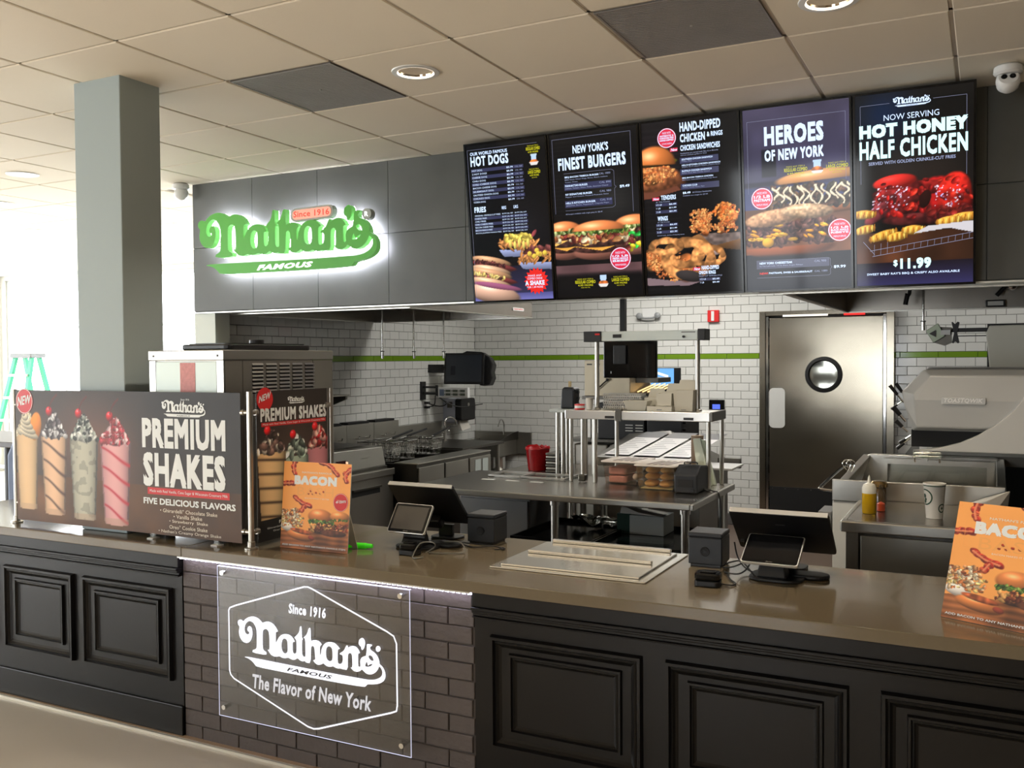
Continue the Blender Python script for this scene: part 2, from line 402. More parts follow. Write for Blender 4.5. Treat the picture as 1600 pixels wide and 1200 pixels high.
def paint_mat(name, emit=0.0, rough=0.35, coat=0.0):
    if name in MATS: return MATS[name]
    m = bpy.data.materials.new(name); m.use_nodes = True; nt = m.node_tree; b = nt.nodes['Principled BSDF']
    a = nt.nodes.new('ShaderNodeAttribute'); a.attribute_name = 'paint'
    b.inputs['Roughness'].default_value = rough; b.inputs['Coat Weight'].default_value = coat
    if emit:
        b.inputs['Base Color'].default_value = (0.01, 0.01, 0.01, 1); b.inputs['Specular IOR Level'].default_value = 0.22
        nt.links.new(a.outputs['Color'], b.inputs['Emission Color']); b.inputs['Emission Strength'].default_value = emit
    else: nt.links.new(a.outputs['Color'], b.inputs['Base Color'])
    MATS[name] = m; return m
# ================================================================ THE SETTING
X0, Y0, Y1, X1 = -13.2, -5.0, 9.0, 3.6
def glass_thin(name, tint=(1, 1, 1), refl=0.08):
    if name in MATS: return MATS[name]
    m = bpy.data.materials.new(name); m.use_nodes = True; nt = m.node_tree; nt.nodes.clear()
    o = nt.nodes.new('ShaderNodeOutputMaterial'); t = nt.nodes.new('ShaderNodeBsdfTransparent'); t.inputs[0].default_value = (*tint, 1)
    g = nt.nodes.new('ShaderNodeBsdfGlossy'); g.inputs['Roughness'].default_value = 0.02
    lw = nt.nodes.new('ShaderNodeLayerWeight'); lw.inputs[0].default_value = 0.5
    pw = nt.nodes.new('ShaderNodeMath'); pw.operation = 'POWER'; pw.inputs[1].default_value = 3.0; nt.links.new(lw.outputs['Facing'], pw.inputs[0])
    ma = nt.nodes.new('ShaderNodeMath'); ma.operation = 'MULTIPLY_ADD'; ma.inputs[1].default_value = 0.5; ma.inputs[2].default_value = refl / 2; nt.links.new(pw.outputs[0], ma.inputs[0])
    mx = nt.nodes.new('ShaderNodeMixShader'); nt.links.new(ma.outputs[0], mx.inputs[0]); nt.links.new(t.outputs[0], mx.inputs[1]); nt.links.new(g.outputs[0], mx.inputs[2])
    nt.links.new(mx.outputs[0], o.inputs[0]); MATS[name] = m; return m
pane_m = glass_thin('window_glass')
acrylic = glass_thin('clear_acrylic', (0.93, 0.94, 0.93), 0.09)
floor_m = mat('beige_floor_tile', (0.74, 0.71, 0.66), 0.22, noise=0.05, nscale=1.5)
kfloor_m = mat('kitchen_quarry_tile', (0.36, 0.30, 0.26), 0.4, noise=0.12, nscale=3)
ceil_tile_m = mat('ceiling_tile', (0.90, 0.86, 0.79), 0.9, noise=0.025, nscale=2.5, bump=0.08, bscale=220)
ceil_grid_m = mat('ceiling_grid', (0.74, 0.70, 0.64), 0.6)
wall_m = mat('painted_wall', (0.80, 0.80, 0.78), 0.7, noise=0.02)
grey_wall = mat('grey_painted_column', (0.62, 0.665, 0.665), 0.6, noise=0.02, nscale=1.2)
mull_m = mat('window_frame_metal', (0.80, 0.81, 0.80), 0.4, 0.3)
tile_m = mat('white_glazed_tile', (0.84, 0.84, 0.82), 0.09, noise=0.02, nscale=1.3)
grout_m = mat('grey_grout', (0.40, 0.40, 0.385), 0.85)
green_m = mat('green_glazed_tile', (0.42, 0.56, 0.13), 0.09, noise=0.08, nscale=5)
porc_m = mat('grey_porcelain_panel', (0.335, 0.34, 0.325), 0.42, noise=0.30, nscale=3.0)
# floors
f = MB().box(X0, X1, Y0, 2.86, -0.1, 0).box(X0, -5.2, 2.86, Y1, -0.1, 0).build('floor', floor_m); struct(f)
f = MB().box(-5.2, X1, 3.62, Y1, -0.1, -0.002).box(-5.2, X1, 2.86, 3.62, -0.1, -0.002).build('floor_kitchen', kfloor_m); struct(f)
t = MB().box(-5.2, X1, 2.862, 2.915, 0, 0.012).build('trim_1', mat('tan_base_tile', (0.56, 0.47, 0.37), 0.6, noise=0.12, nscale=20), bevel=0.003); struct(t)
t = MB().box(-5.2, X1, 2.848, 2.862, 0, 0.011).build('trim_2', mat('pale_metal_strip', (0.86, 0.84, 0.78), 0.3, 0.6)); struct(t)
# walls of the dining room with real window openings
def window_wall(name, axis, pos, a0, a1, n, thick=0.15, sgn=1, zs=0.10, zt=2.84):
    """wall along an axis at pos, from a0 to a1, n bays of glazing"""
    def B(mb, u0, u1, d0, d1, z0, z1):
        return mb.box(u0, u1, pos + d0 * sgn, pos + d1 * sgn, z0, z1) if axis == 'x' else mb.box(pos + d0 * sgn, pos + d1 * sgn, u0, u1, z0, z1)
    w = MB(); B(w, a0, a1, 0, thick, 0, zs); B(w, a0, a1, 0, thick, zt, CEIL + 0.1)
    B(w, a0, a0 + 0.1, 0, thick, zs, zt); B(w, a1 - 0.1, a1, 0, thick, zs, zt)
    wo = struct(w.build(name, wall_m)); bw = (a1 - a0 - 0.2) / n
    for i in range(n):
        u0 = a0 + 0.1 + i * bw; u1 = u0 + bw
        global WN; WN += 1
        fr = MB(); B(fr, u0, u0 + 0.035, 0.03, 0.11, zs, zt); B(fr, u1 - 0.035, u1, 0.03, 0.11, zs, zt)
        B(fr, u0 + 0.035, u1 - 0.035, 0.03, 0.11, zs, zs + 0.05); B(fr, u0 + 0.035, u1 - 0.035, 0.03, 0.11, zt - 0.05, zt)
        B(fr, u0 + 0.035, u1 - 0.035, 0.03, 0.11, 2.10, 2.14)
        fo = struct(fr.build('window_%d' % WN, mull_m, bevel=0.004))
        p = MB(); B(p, u0 + 0.035, u1 - 0.035, 0.065, 0.073, zs + 0.05, 2.10); p.build('pane', pane_m, fo)
        p = MB(); B(p, u0 + 0.035, u1 - 0.035, 0.065, 0.073, 2.14, zt - 0.05); p.build('pane', pane_m, fo)
WN = 0
window_wall('wall_rear', 'x', Y1, X0, -5.2, 6)
window_wall('wall_west', 'y', X0, Y0, Y1, 9, sgn=-1)
window_wall('wall_entrance', 'x', Y0, X0, -8.6, 3, sgn=-1)
tan_w = mat('tan_wall', (0.50, 0.44, 0.37), 0.8)
struct(MB().box(-8.6, -3.7, Y0 - 0.15, Y0, 0, CEIL).build('wall_south', tan_w)); struct(MB().box(-1.5, X1, Y0 - 0.15, Y0, 0, CEIL).build('wall_south', tan_w))
window_wall('wall_doorway', 'x', Y0, -3.7, -1.5, 2, sgn=-1, zt=2.16)
struct(MB().box(X1, X1 + 0.15, Y0, Y1, 0, CEIL).build('wall_right', mat('warm_grey_wall', (0.46, 0.43, 0.40), 0.7, noise=0.04)))
# ---- ceiling: plenum slab, tee grid, tiles laid one by one
ceil = struct(MB().box(X0, X1, Y0, Y1 + 0.1, CEIL + 0.012, CEIL + 0.12).build('ceiling', ceil_grid_m))
PX, PY, OX, OY = 0.6035, 0.6156, -3.148, 3.280
def lines(o, p, a, b): return [o + p * k for k in range(math.floor((a - o) / p) - 1, math.ceil((b - o) / p) + 2) if a < o + p * k < b]
gx = [X0] + lines(OX, PX, X0, X1) + [X1]; gy = [Y0] + lines(OY, PY, Y0, Y1) + [Y1]
g = MB()
for x in gx[1:-1]: g.box(x - 0.012, x + 0.012, Y0, Y1, CEIL + 0.006, CEIL + 0.014)
for y in gy[1:-1]: g.box(X0, X1, y - 0.012, y + 0.012, CEIL + 0.006, CEIL + 0.0139)
g.build('tee_grid', ceil_grid_m, ceil)
def tile_mesh(name, w, d, h, m, bev):
    """flat piece, face down at z=0, chamfered edge"""
    mb = MB(); b = bev
    vs = [(b, b, 0), (w - b, b, 0), (w - b, d - b, 0), (b, d - b, 0), (0, 0, b), (w, 0, b), (w, d, b), (0, d, b), (0, 0, h), (w, 0, h), (w, d, h), (0, d, h)]
    fs = [(3, 2, 1, 0)] + [(i, (i + 1) % 4, 4 + (i + 1) % 4, 4 + i) for i in range(4)] + [(4 + i, 4 + (i + 1) % 4, 8 + (i + 1) % 4, 8 + i) for i in range(4)] + [(8, 9, 10, 11)]
    me = bpy.data.meshes.new(name); me.from_pydata(vs, [], fs); me.materials.append(m); return me, vs, fs
GAP = 0.007
VENTS = {(0, 0), (3, 0)}
me, tv, tf = tile_mesh('ceiling_tile', PX - 2 * GAP, PY - 2 * GAP, 0.012, ceil_tile_m, 0.004)
cells = []
for i in range(len(gx) - 1):
    for j in range(len(gy) - 1):
        cx, cy = (gx[i] + gx[i + 1]) / 2, (gy[j] + gy[j + 1]) / 2
        ii, jj = round((gx[i] - OX) / PX), round((gy[j] - OY) / PY)
        if cx > -5.3 and cy > 5.12: continue
        full = abs(gx[i + 1] - gx[i] - PX) < 1e-4 and abs(gy[j + 1] - gy[j] - PY) < 1e-4
        d = cx * -0.4544 + cy * 0.8907; s = cx * 0.8908 + cy * 0.4543
        vis = d > 1.0 and abs(s / d) < 0.62 and cy > 1.6
        cells.append((d if vis and full else 99, gx[i], gy[j], gx[i + 1], gy[j + 1], ii, jj, full))
cells.sort(); rest = MB()
HOLES = {(1, 0), (4, 0)}
for n, (d, xa, ya, xb, yb, ii, jj, full) in enumerate(cells):
    if full and (ii, jj) in VENTS: continue
    if full and (ii, jj) in HOLES:
        # tile with a round cut-out for the downlight
        lx = -2.30 if ii == 1 else -0.52; ly = 3.575
        a, b, c, e = xa + GAP, xb - GAP, ya + GAP, yb - GAP; r = 0.088; N = 32; vs = []
        for k in range(N):
            t = 2 * PI * k / N; vs.append((lx + r * math.cos(t), ly + r * math.sin(t), CEIL))
        for k in range(N):
            t = 2 * PI * k / N; q = 1 / max(abs(math.cos(t)) , abs(math.sin(t)))
            px, py = math.cos(t) * q, math.sin(t) * q
            vs.append((lx + px * ((b - lx) if px > 0 else (lx - a)), ly + py * ((e - ly) if py > 0 else (ly - c)), CEIL))
        vs += [(x, y, CEIL + 0.02) for x, y, z in vs[:N]] + [(x, y, CEIL + 0.008) for x, y, z in vs[N:2 * N]]
        fs = []
        for k in range(N):
            l = (k + 1) % N; fs += [(k, N + k, N + l, l), (k, l, 2 * N + l, 2 * N + k), (N + k, 3 * N + k, 3 * N + l, N + l)]
        MB().add(vs, fs).build('ceiling_tile', ceil_tile_m, ceil); continue
    if d < 99 and n < 290:
        o = bpy.data.objects.new('ceiling_tile', me); C.objects.link(o); o.parent = ceil; o.location = (xa + GAP, ya + GAP, CEIL)
    else:
        w, h = xb - xa - 2 * GAP, yb - ya - 2 * GAP
        rest.add([(xa + GAP + (x if x < .1 else x - (PX - 2 * GAP) + w), ya + GAP + (y if y < .1 else y - (PY - 2 * GAP) + h), CEIL + z) for x, y, z in tv], tf)
tag(rest.build('ceiling_tile', ceil_tile_m, ceil), kind='stuff')
struct(MB().box(-5.2, X1, 5.2, Y1, CEIL - 0.02, CEIL + 0.01).build('ceiling_kitchen', wall_m))
# ---- bulkhead above the counter, clad in large grey porcelain panels
bk = struct(MB().box(-5.2, X1, 5.068, 5.2, 1.976, CEIL).build('wall_bulkhead', grout_m))
xs = [-5.2] + [-4.63 + 0.578 * k for k in range(15) if -4.63 + 0.578 * k < X1] + [X1]
PZ = ((1.982, 2.44), (2.443, CEIL - 0.002))
for i in range(len(xs) - 1):
    for z0, z1 in PZ:
        MB().box(xs[i] + 0.0012, xs[i + 1] - 0.0012, 5.056, 5.068, z0, z1).build('panel', porc_m, bk, bevel=0.0015)
MB().box(-5.204, X1, 5.046, 5.21, 1.966, 1.976).build('edge_strip', mat('aluminium_edge', (0.84, 0.84, 0.82), 0.3, 0.8), bk, bevel=0.001)
# ---- tiled kitchen walls
TW, TH, TJ = 0.1555, 0.0778, 0.0032
ZS0, ZS1 = 1.606, 1.657
def piece(name, w, h, m, bev=0.0022, t=0.007):
    b = bev
    vs = [(b, -t, b), (w - b, -t, b), (w - b, -t, h - b), (b, -t, h - b), (0, -t + b, 0), (w, -t + b, 0), (w, -t + b, h), (0, -t + b, h), (0, 0, 0), (w, 0, 0), (w, 0, h), (0, 0, h)]
    fs = [(0, 1, 2, 3)] + [(4 + i, 4 + (i + 1) % 4, (i + 1) % 4, i) for i in range(4)] + [(8 + i, 8 + (i + 1) % 4, 4 + (i + 1) % 4, 4 + i) for i in range(4)]
    me = bpy.data.meshes.new(name); me.from_pydata(vs, [], fs); me.materials.append(m); return me, vs, fs
tme, tvs, tfs = piece('tile', TW - TJ, TH - TJ, tile_m)
gme, gvs, gfs = piece('green_tile', 2 * TW - TJ, ZS1 - ZS0 - TJ, green_m)
def tiled(wall, a0, a1, ztop, joint, rot, place, score, skip, limit=296):
    """a0..a1 run of the wall; place(a, z) -> world location; rot about z"""
    items = []
    rows = [(ZS0 - TH * (k + 1), k) for k in range(20) if ZS0 - TH * k > 0.12] + [(ZS1 + TH * k, k) for k in range(16) if ZS1 + TH * k < ztop]
    for z, k in rows:
        above = z > ZS0
        off = joint + (TW / 2 if (k % 2 == (0 if above else 1)) else 0)
        n0 = math.floor((a0 - off) / TW)
        for n in range(n0, n0 + int((a1 - a0) / TW) + 3):
            a = off + n * TW; lo, hi = max(a, a0), min(a + TW, a1)
            if hi - lo < 0.02 or skip(lo, hi, z): continue
            items.append((score(a + TW / 2, z + TH / 2), a, z, lo, hi))
    items.sort(); rest = MB(); ca, sa = math.cos(rot), math.sin(rot); n = 0
    for sc, a, z, lo, hi in items:
        whole = hi - lo > TW - 1e-4
        jit = random.uniform(-0.0006, 0.0006)
        if whole and sc < 90 and n < limit:
            o = bpy.data.objects.new('tile', tme); C.objects.link(o); o.parent = wall; o.location = place(lo + TJ / 2, z + TJ / 2, jit); o.rotation_euler = (random.uniform(-.004, .004), 0, rot + random.uniform(-.003, .003)); n += 1
        else:
            p = place(lo + TJ / 2, z + TJ / 2, jit); w = hi - lo - TJ
            rest.add([(p[0] + (x if x < .01 else x - (TW - TJ) + w) * ca - y * sa, p[1] + (x if x < .01 else x - (TW - TJ) + w) * sa + y * ca, p[2] + q) for x, y, q in tvs], tfs)
    r = rest.build('tile', tile_m, wall); tag(r, kind='stuff')
    a = a0
    while a < a1 - 0.03:
        hi = min(a + 2 * TW, a1)
        if hi - a > 2 * TW - 1e-4 and not skip(a, hi, ZS0):
            o = bpy.data.objects.new('green_tile', gme); C.objects.link(o); o.parent = wall; o.location = place(a + TJ / 2, ZS0 + TJ / 2, 0); o.rotation_euler = (0, 0, rot)
        a = hi
ZW = 2.86
wb = struct(MB().box(-5.2, X1, 9.002, 9.15, 0, CEIL).build('wall_back', grout_m))
def sc_back(x, z):
    if x > 0.45 or z > 2.2 or z < 0.1: return 99
    if -1.9 < x < -0.8: return 99
    if x < -3.2 and z < 0.95: return 50
    if x < -2.4 and z < 0.8: return 60
    if -0.35 < x and z < 1.5: return 70
    if x > -0.8 and z < 1.0: return 70
    return -x
tiled(wb, -5.05, X1 - 0.01, ZW, -1.958, 0.0, lambda a, z, j: (a, 9.0 + j, z), sc_back, lambda lo, hi, z: lo > -1.905 and hi < -0.75 and z < 1.98)
wl = struct(MB().box(-5.2, -5.053, 5.21, 9.0, 0, CEIL).build('wall_left', wall_m))
MB().box(-5.053, -5.052, 5.21, 9.0, 0, ZW).build('grout_bed', grout_m, wl)
# left wall: runs along +y, faces +x  -> local x axis = +y (rot 90), local -y = +x
def sc_left(y, z):
    if y < 5.9 or z > 2.1 or z < 0.75: return 99
    return abs(z - 1.5) * 0.8 - 0.3 * (8 - abs(y - 7.2))
tiled(wl, 5.215, 8.99, ZW, 6.646, PI / 2, lambda a, z, j: (-5.05 + j, a, z), sc_left, lambda lo, hi, z: False, 290)
struct(MB().box(-5.05, -2.0, 8.97, 8.992, 0, 0.11).build('baseboard_back', mat('grey_cove_base', (0.33, 0.32, 0.31), 0.6), bevel=0.006))
struct(MB().box(-0.78, X1, 8.97, 8.992, 0, 0.11).build('baseboard_right', MATS['grey_cove_base'], bevel=0.006))
# pale end of the tiled wall under the bulkhead
struct(MB().box(-5.203, -5.0, 5.062, 5.208, 0, 1.966).build('trim_3', mat('white_painted_jamb', (0.84, 0.86, 0.82), 0.5), bevel=0.002))
# ---- column
struct(MB().box(-3.80, -3.497, 2.975, 3.205, 0.831, CEIL + 0.005).build('wall_column', grey_wall, bevel=0.004))
# ---- walk-in door
dm = mat('door_steel', (0.66, 0.63, 0.57), 0.20, 1.0, noise=0.07, nscale=1.2, bump=0.22, bscale=1.1, stretch=(1, 1, 1.6))
d = struct(MB().box(-1.834, -0.832, 8.93, 8.965, 0.03, 1.985).build('door_1', dm, bevel=0.004))
fr = MB().box(-1.918, -1.862, 8.90, 9.0, 0, 2.05).box(-0.80, -0.735, 8.90, 9.0, 0, 2.05).box(-1.862, -0.80, 8.90, 9.0, 2.005, 2.05)
fr.build('door_frame', dm, d, bevel=0.004)
MB().box(-1.862, -1.836, 8.915, 8.94, 0, 2.0).box(-0.829, -0.803, 8.915, 8.94, 0, 2.0).build('stop_strip', chrome, d, bevel=0.003)
MB().box(-1.83, -0.84, 8.922, 8.93, 0.04, 0.40).build('kick_plate', black_matt, d)
rp = MB()
for k in range(9):
    for z in (0.06, 0.385): rp.cyl((-1.80 + k * 0.117, 8.923, z), (-1.80 + k * 0.117, 8.918, z), 0.004, 8)
rp.build('rivets', chrome, d)
R = Matrix.Rotation(PI / 2, 3, 'X')
MB().lathe([(0.125, 0), (0.160, 0), (0.166, 0.012), (0.160, 0.026), (0.135, 0.03), (0.125, 0.02), (0.125, 0)], (-1.340, 8.932, 1.456), 40, M=R).build('porthole_ring', rubber, d, smooth=True)
MB().lathe([(0.001, 0.006), (0.128, 0.006)], (-1.340, 8.932, 1.456), 32, M=R).build('porthole_glass', mat('porthole_glass', (0.55, 0.55, 0.52), 0.05, 0.85), d)
MB().prism(rrect(-1.832, -1.686, 0.955, 1.33, 0.04), lambda a, b, q: (a, q, b), 8.922, 8.93).build('push_plate', mat('satin_plate', (0.80, 0.80, 0.78), 0.45, 0.2), d)
MB().box(-1.70, -1.30, 8.885, 8.90, 1.995, 2.012).build('reflected_line', emis('strip_white', (1, 0.97, 0.9), 1.3), d)  # glowing strip stands in for the bright line reflected on the door
MB().box(-1.16, -0.98, 8.885, 8.90, 1.995, 2.012).build('red_marker', emis('strip_red', (1, 0.12, 0.1), 1.0), d)
# ================================================================ SERVICE COUNTER
CT = 0.83; YF = 2.85
cab_m = mat('black_satin_lacquer', (0.055, 0.047, 0.040), 0.33, spec=0.28, noise=0.05, nscale=6, bump=0.015, bscale=90)
stone_m = mat('brown_quartz', (0.40, 0.355, 0.28), 0.15, noise=0.05, nscale=90, coat=0.15)
brick_m = mat('dark_brown_brick', (0.285, 0.25, 0.232), 0.55, noise=0.14, nscale=9, bump=0.25, bscale=60)
mortar_m = mat('dark_mortar', (0.275, 0.243, 0.224), 0.7)
wt = thing('countertop', 'long polished brown stone countertop running across the serving counter', 'countertop', (-1.0, YF, 0.79))
hole = (-1.655, -1.065, 3.075, 3.60)
def slab(x0, x1): return MB().box(x0, x1, YF, 3.63, 0.79, CT)
slab(-5.0, -3.03).build('slab', stone_m, wt, bevel=0.003)
slab(-3.028, 1.6).build('slab', stone_m, wt, bevel=0.003)
def raised(mb, x0, x1, z0, z1, y, w, h, rail=0.004):
    """mitred moulding frame: outer rect x0..x1,z0..z1, width w, projecting h in front of plane y"""
    o = [(x0, z0), (x1, z0), (x1, z1), (x0, z1)]
    prof = [(0, 0), (0.12, 1.0), (0.35, 1.0), (0.45, 0.55), (0.62, 0.75), (0.8, 0.3), (1.0, 0.0)]
    cx, cz = (x0 + x1) / 2, (z0 + z1) / 2; vs = []
    for t, hh in prof:
        for a, b in o: vs.append((a + (w * t if a < cx else -w * t), y - h * hh, b + (w * t if b < cz else -w * t)))
    fs = []
    for k in range(len(prof) - 1):
        for i in range(4): j = (i + 1) % 4; fs.append((k * 4 + i, k * 4 + j, k * 4 + 4 + j, k * 4 + 4 + i))
    mb.add(vs, fs)
def cabinet(x0, x1, panels, label):
    """black panelled run of the counter front"""
    t = thing('counter_cabinet', label, 'cabinet', ((x0 + x1) / 2, 2.9, 0))
    MB().box(x0, x1, 2.885, 3.58, 0.0, 0.788).build('body', cab_m, t)
    MB().box(x0, x1, 2.862, 2.885, 0.738, 0.788).build('frieze', cab_m, t, bevel=0.002)
    mb = MB()
    for (z0, z1, p) in ((0.726, 0.738, 0.034), (0.716, 0.726, 0.027), (0.704, 0.716, 0.018), (0.698, 0.704, 0.024)):
        mb.box(x0, x1, 2.885 - p, 2.885, z0, z1)
    mb.build('cornice', cab_m, t, bevel=0.003)
    MB().box(x0, x1, 2.874, 2.885, 0.0, 0.138).build('plinth', cab_m, t, bevel=0.004)
    for (a, b) in panels:
        m = MB(); raised(m, a, b, 0.238, 0.642, 2.885, 0.042, 0.020); m.build('outer_moulding', cab_m, t)
        m = MB(); raised(m, a + 0.072, b - 0.072, 0.300, 0.584, 2.885, 0.030, 0.013); m.build('inner_moulding', cab_m, t)
    return t
cabinet(-5.0, -3.062, [(-4.86, -4.31), (-4.235, -3.742), (-3.678, -3.119)], 'black panelled counter base left of the brick section, under the milkshake posters')
cabinet(-1.628, 1.6, [(-1.562, -0.998), (-0.921, -0.358), (-0.272, 0.30), (0.39, 0.95), (1.02, 1.56)], 'black panelled counter base right of the brick section, under the right till')
# brick section
bs = thing('brick_counter_front', 'dark brown brick counter front behind the glowing clear sign panel', 'brick wall', (-2.345, 2.9, 0))
MB().box(-3.060, -1.630, 2.893, 3.55, 0, 0.788).build('mortar_bed', mortar_m, bs)
BL, BH = 0.203, 0.0655
r = random.Random(4)
bme = {}
def brick_mesh(L):
    k = round(L, 3)
    if k not in bme:
        me, _, _ = piece('brick', L, BH - 0.004, brick_m, bev=0.0025, t=0.006); bme[k] = me
    return bme[k]
z = 0.788 - 0.072; row = 0
tops = [0.720 - BH * k for k in range(12)]
for row, z in enumerate([0.719] + [0.719 - BH * (k + 1) for k in range(11)]):
    if z < -0.01: z = 0
    x = -3.060 - (BL / 2 if row % 2 else 0.0)
    while x < -1.632:
        a, b = max(x, -3.060), min(x + BL, -1.630)
        if b - a > 0.03:
            o = bpy.data.objects.new('brick', brick_mesh(b - a - 0.004)); C.objects.link(o); o.parent = bs
            o.matrix_parent_inverse = Matrix.Translation(-PLOC[bs.name])
            o.location = (a + 0.002, 2.893 - r.uniform(0, 0.002), z + 0.002 + r.uniform(-0.0012, 0.0012)); o.rotation_euler = (0, r.uniform(-.006, .006), 0)
        x += BL
# LED strip under the overhang
led = thing('led_strip', 'white led light strip glowing under the countertop edge above the bricks', 'led strip', (-2.345, 2.872, 0.785))
MB().box(-3.058, -1.632, 2.855, 2.8755, 0.7835, 0.7895).build('channel', steel, led)
dm_ = MB()
for k in range(62): x = -3.045 + k * 0.0230; dm_.box(x, x + 0.014, 2.858, 2.873, 0.781, 0.7835)
tag(dm_.build('diodes', emis('led_white', (0.86, 0.86, 1.0), 26), led), kind='stuff')
# ---- clear acrylic sign, engraved logo lit from the edge
etch = emis('etched_glow', (0.97, 0.97, 1.0), 1.15); etch2 = emis('etched_glow_soft', (0.80, 0.83, 0.95), 0.72); edge_g = emis('edge_glow', (0.90, 0.90, 1.0), 0.85)
etch3 = emis('etched_glow_dim', (0.84, 0.83, 0.84), 0.85)
sx0, sx1, sz0, sz1 = -2.817, -1.874, 0.155, 0.776
sg = thing('acrylic_sign', 'clear acrylic sign panel with glowing white logo in a six-sided outline', 'sign', (-2.345, 2.85, sz0))
MB().box(sx0, sx1, 2.842, 2.850, sz0, sz1).build('clear_panel', acrylic, sg)
e = MB(); w = 0.0028
for a in ((sx0, sx0 + w, sz0, sz1), (sx1 - w, sx1, sz0, sz1), (sx0, sx1, sz0, sz0 + w), (sx0, sx1, sz1 - w, sz1)): e.box(a[0], a[1], 2.8408, 2.8412, a[2], a[3])
e.build('lit_edge', edge_g, sg)
M_ = basis((sx0, 2.8405, sz0), (1, 0, 0), (0, 0, 1), (0, -1, 0))
def front_geo(mb, v, f): mb.add([M_ @ Vector(p) for p in v], f)
mb = MB(); v, f = logo_geo(0, 0.7238); front_geo(mb, [(a + (-2.709 - sx0), b + (0.383 - sz0), 0.0) for a, b, c in v], f); mb.build('logo', etch, sg)
hexp = [(-2.7590, .600), (-2.752, .612), (-2.718, .626), (-2.365, .7385), (-2.345, .740), (-2.325, .735), (-1.975, .612), (-1.945, .598), (-1.932, .570), (-1.931, .340), (-1.936, .316), (-1.96, .305), (-2.30, .186), (-2.325, .181), (-2.355, .185), (-2.735, .318), (-2.753, .333), (-2.7595, .352)]
inner = []
def inset(P, d):
    out = []; n = len(P); cx = sum(p[0] for p in P) / n; cz = sum(p[1] for p in P) / n
    for i in range(n):
        a, b, c = Vector(P[i - 1]), Vector(P[i]), Vector(P[(i + 1) % n]); t = ((b - a).normalized() + (c - b).normalized()).normalized(); q = Vector((-t.y, t.x))
        if q.dot(Vector((cx, cz)) - b) < 0: q = -q
        out.append(tuple(b + q * d))
    return out
h2 = inset(hexp, 0.0062); mb = MB(); n = len(hexp)
mb.add([(a, 2.8404, b) for a, b in hexp] + [(a, 2.8404, b) for a, b in h2], [(i, (i + 1) % n, n + (i + 1) % n, n + i) for i in range(n)])
mb.build('outline', etch, sg)
def panel_text(st, x0, x1, z0, z1, m, bold=0.02, shear=0.0, tilt=0.0, z=2.8404):
    v, f, (a, b, c, d) = text_geo(st, bold, shear)
    mb = MB(); mb.add([(x0 + (p - a) / (b - a) * (x1 - x0), z, z0 + (q - c) / (d - c) * (z1 - z0) + tilt * (p - a) / (b - a)) for p, q in v], f); mb.build('lettering', m, sg)
panel_text('Since 1916', -2.443, -2.260, 0.622, 0.664, etch, 0.035, 0.12)
panel_text('The Flavor of New York', -2.634, -2.051, 0.296, 0.355, etch3, 0.028, 0.15, 0.0)
panel_text('FAMOUS', -2.709 + 0.35 * .7238, -2.709 + 0.66 * .7238, 0.3925, 0.4075, mat('dark_knockout', (0.16, 0.15, 0.14), 0.6), 0.03, 0.3, 0.0, 2.8398)
for (x, zz) in ((sx0 + .032, sz1 - .026), (sx1 - .040, sz1 - .026), (sx0 + .032, sz0 + .040), (sx1 - .040, sz0 + .040)):
    m = MB().cyl((x, 2.836, zz), (x, 2.8765, zz), 0.0075, 14); m.cyl((x, 2.832, zz), (x, 2.8398, zz), 0.010, 14); m.build('standoff', chrome, sg, smooth=True)
# ================================================================ MILKSHAKE SIGN GUARD
post_m = mat('nickel_post', (0.72, 0.70, 0.66), 0.28, 1.0)
def post(x, y, z1, label, arms):
    t = thing('guard_post', label, 'post', (x, y, CT), 'metal posts of the poster guard')
    m = MB().cyl((x, y, CT + 0.006), (x, y, z1), 0.0125, 18); m.build('pole', post_m, t, smooth=True)
    MB().lathe([(0.001, 0), (0.029, 0), (0.029, 0.006), (0.016, 0.009), (0.0155, 0.03), (0.0128, 0.032)], (x, y, CT + 0.0005), 24).build('base_flange', post_m, t, smooth=True)
    for (dx, dy, z) in arms:
        MB().cyl((x, y, z), (x + dx * .035, y + dy * .035, z), 0.009, 12).cyl((x + dx * .03, y + dy * .03, z), (x + dx * .043, y + dy * .043, z), 0.013, 12).build('clamp', post_m, t, smooth=True)
    return t
post(-4.252, 2.962, 1.486, 'metal post at the left end of the large milkshake poster', [(1, 0, 1.41), (1, 0, 0.93)])
post(-2.735, 2.955, 1.488, 'metal post at the corner between the two milkshake posters', [(-1, 0, 1.40), (-1, 0, 0.90), (0, 1, 1.40), (0, 1, 0.90)])
post(-2.735, 3.492, 1.488, 'metal post at the far end of the narrow milkshake poster', [(0, -1, 1.41), (0, -1, 0.90)])
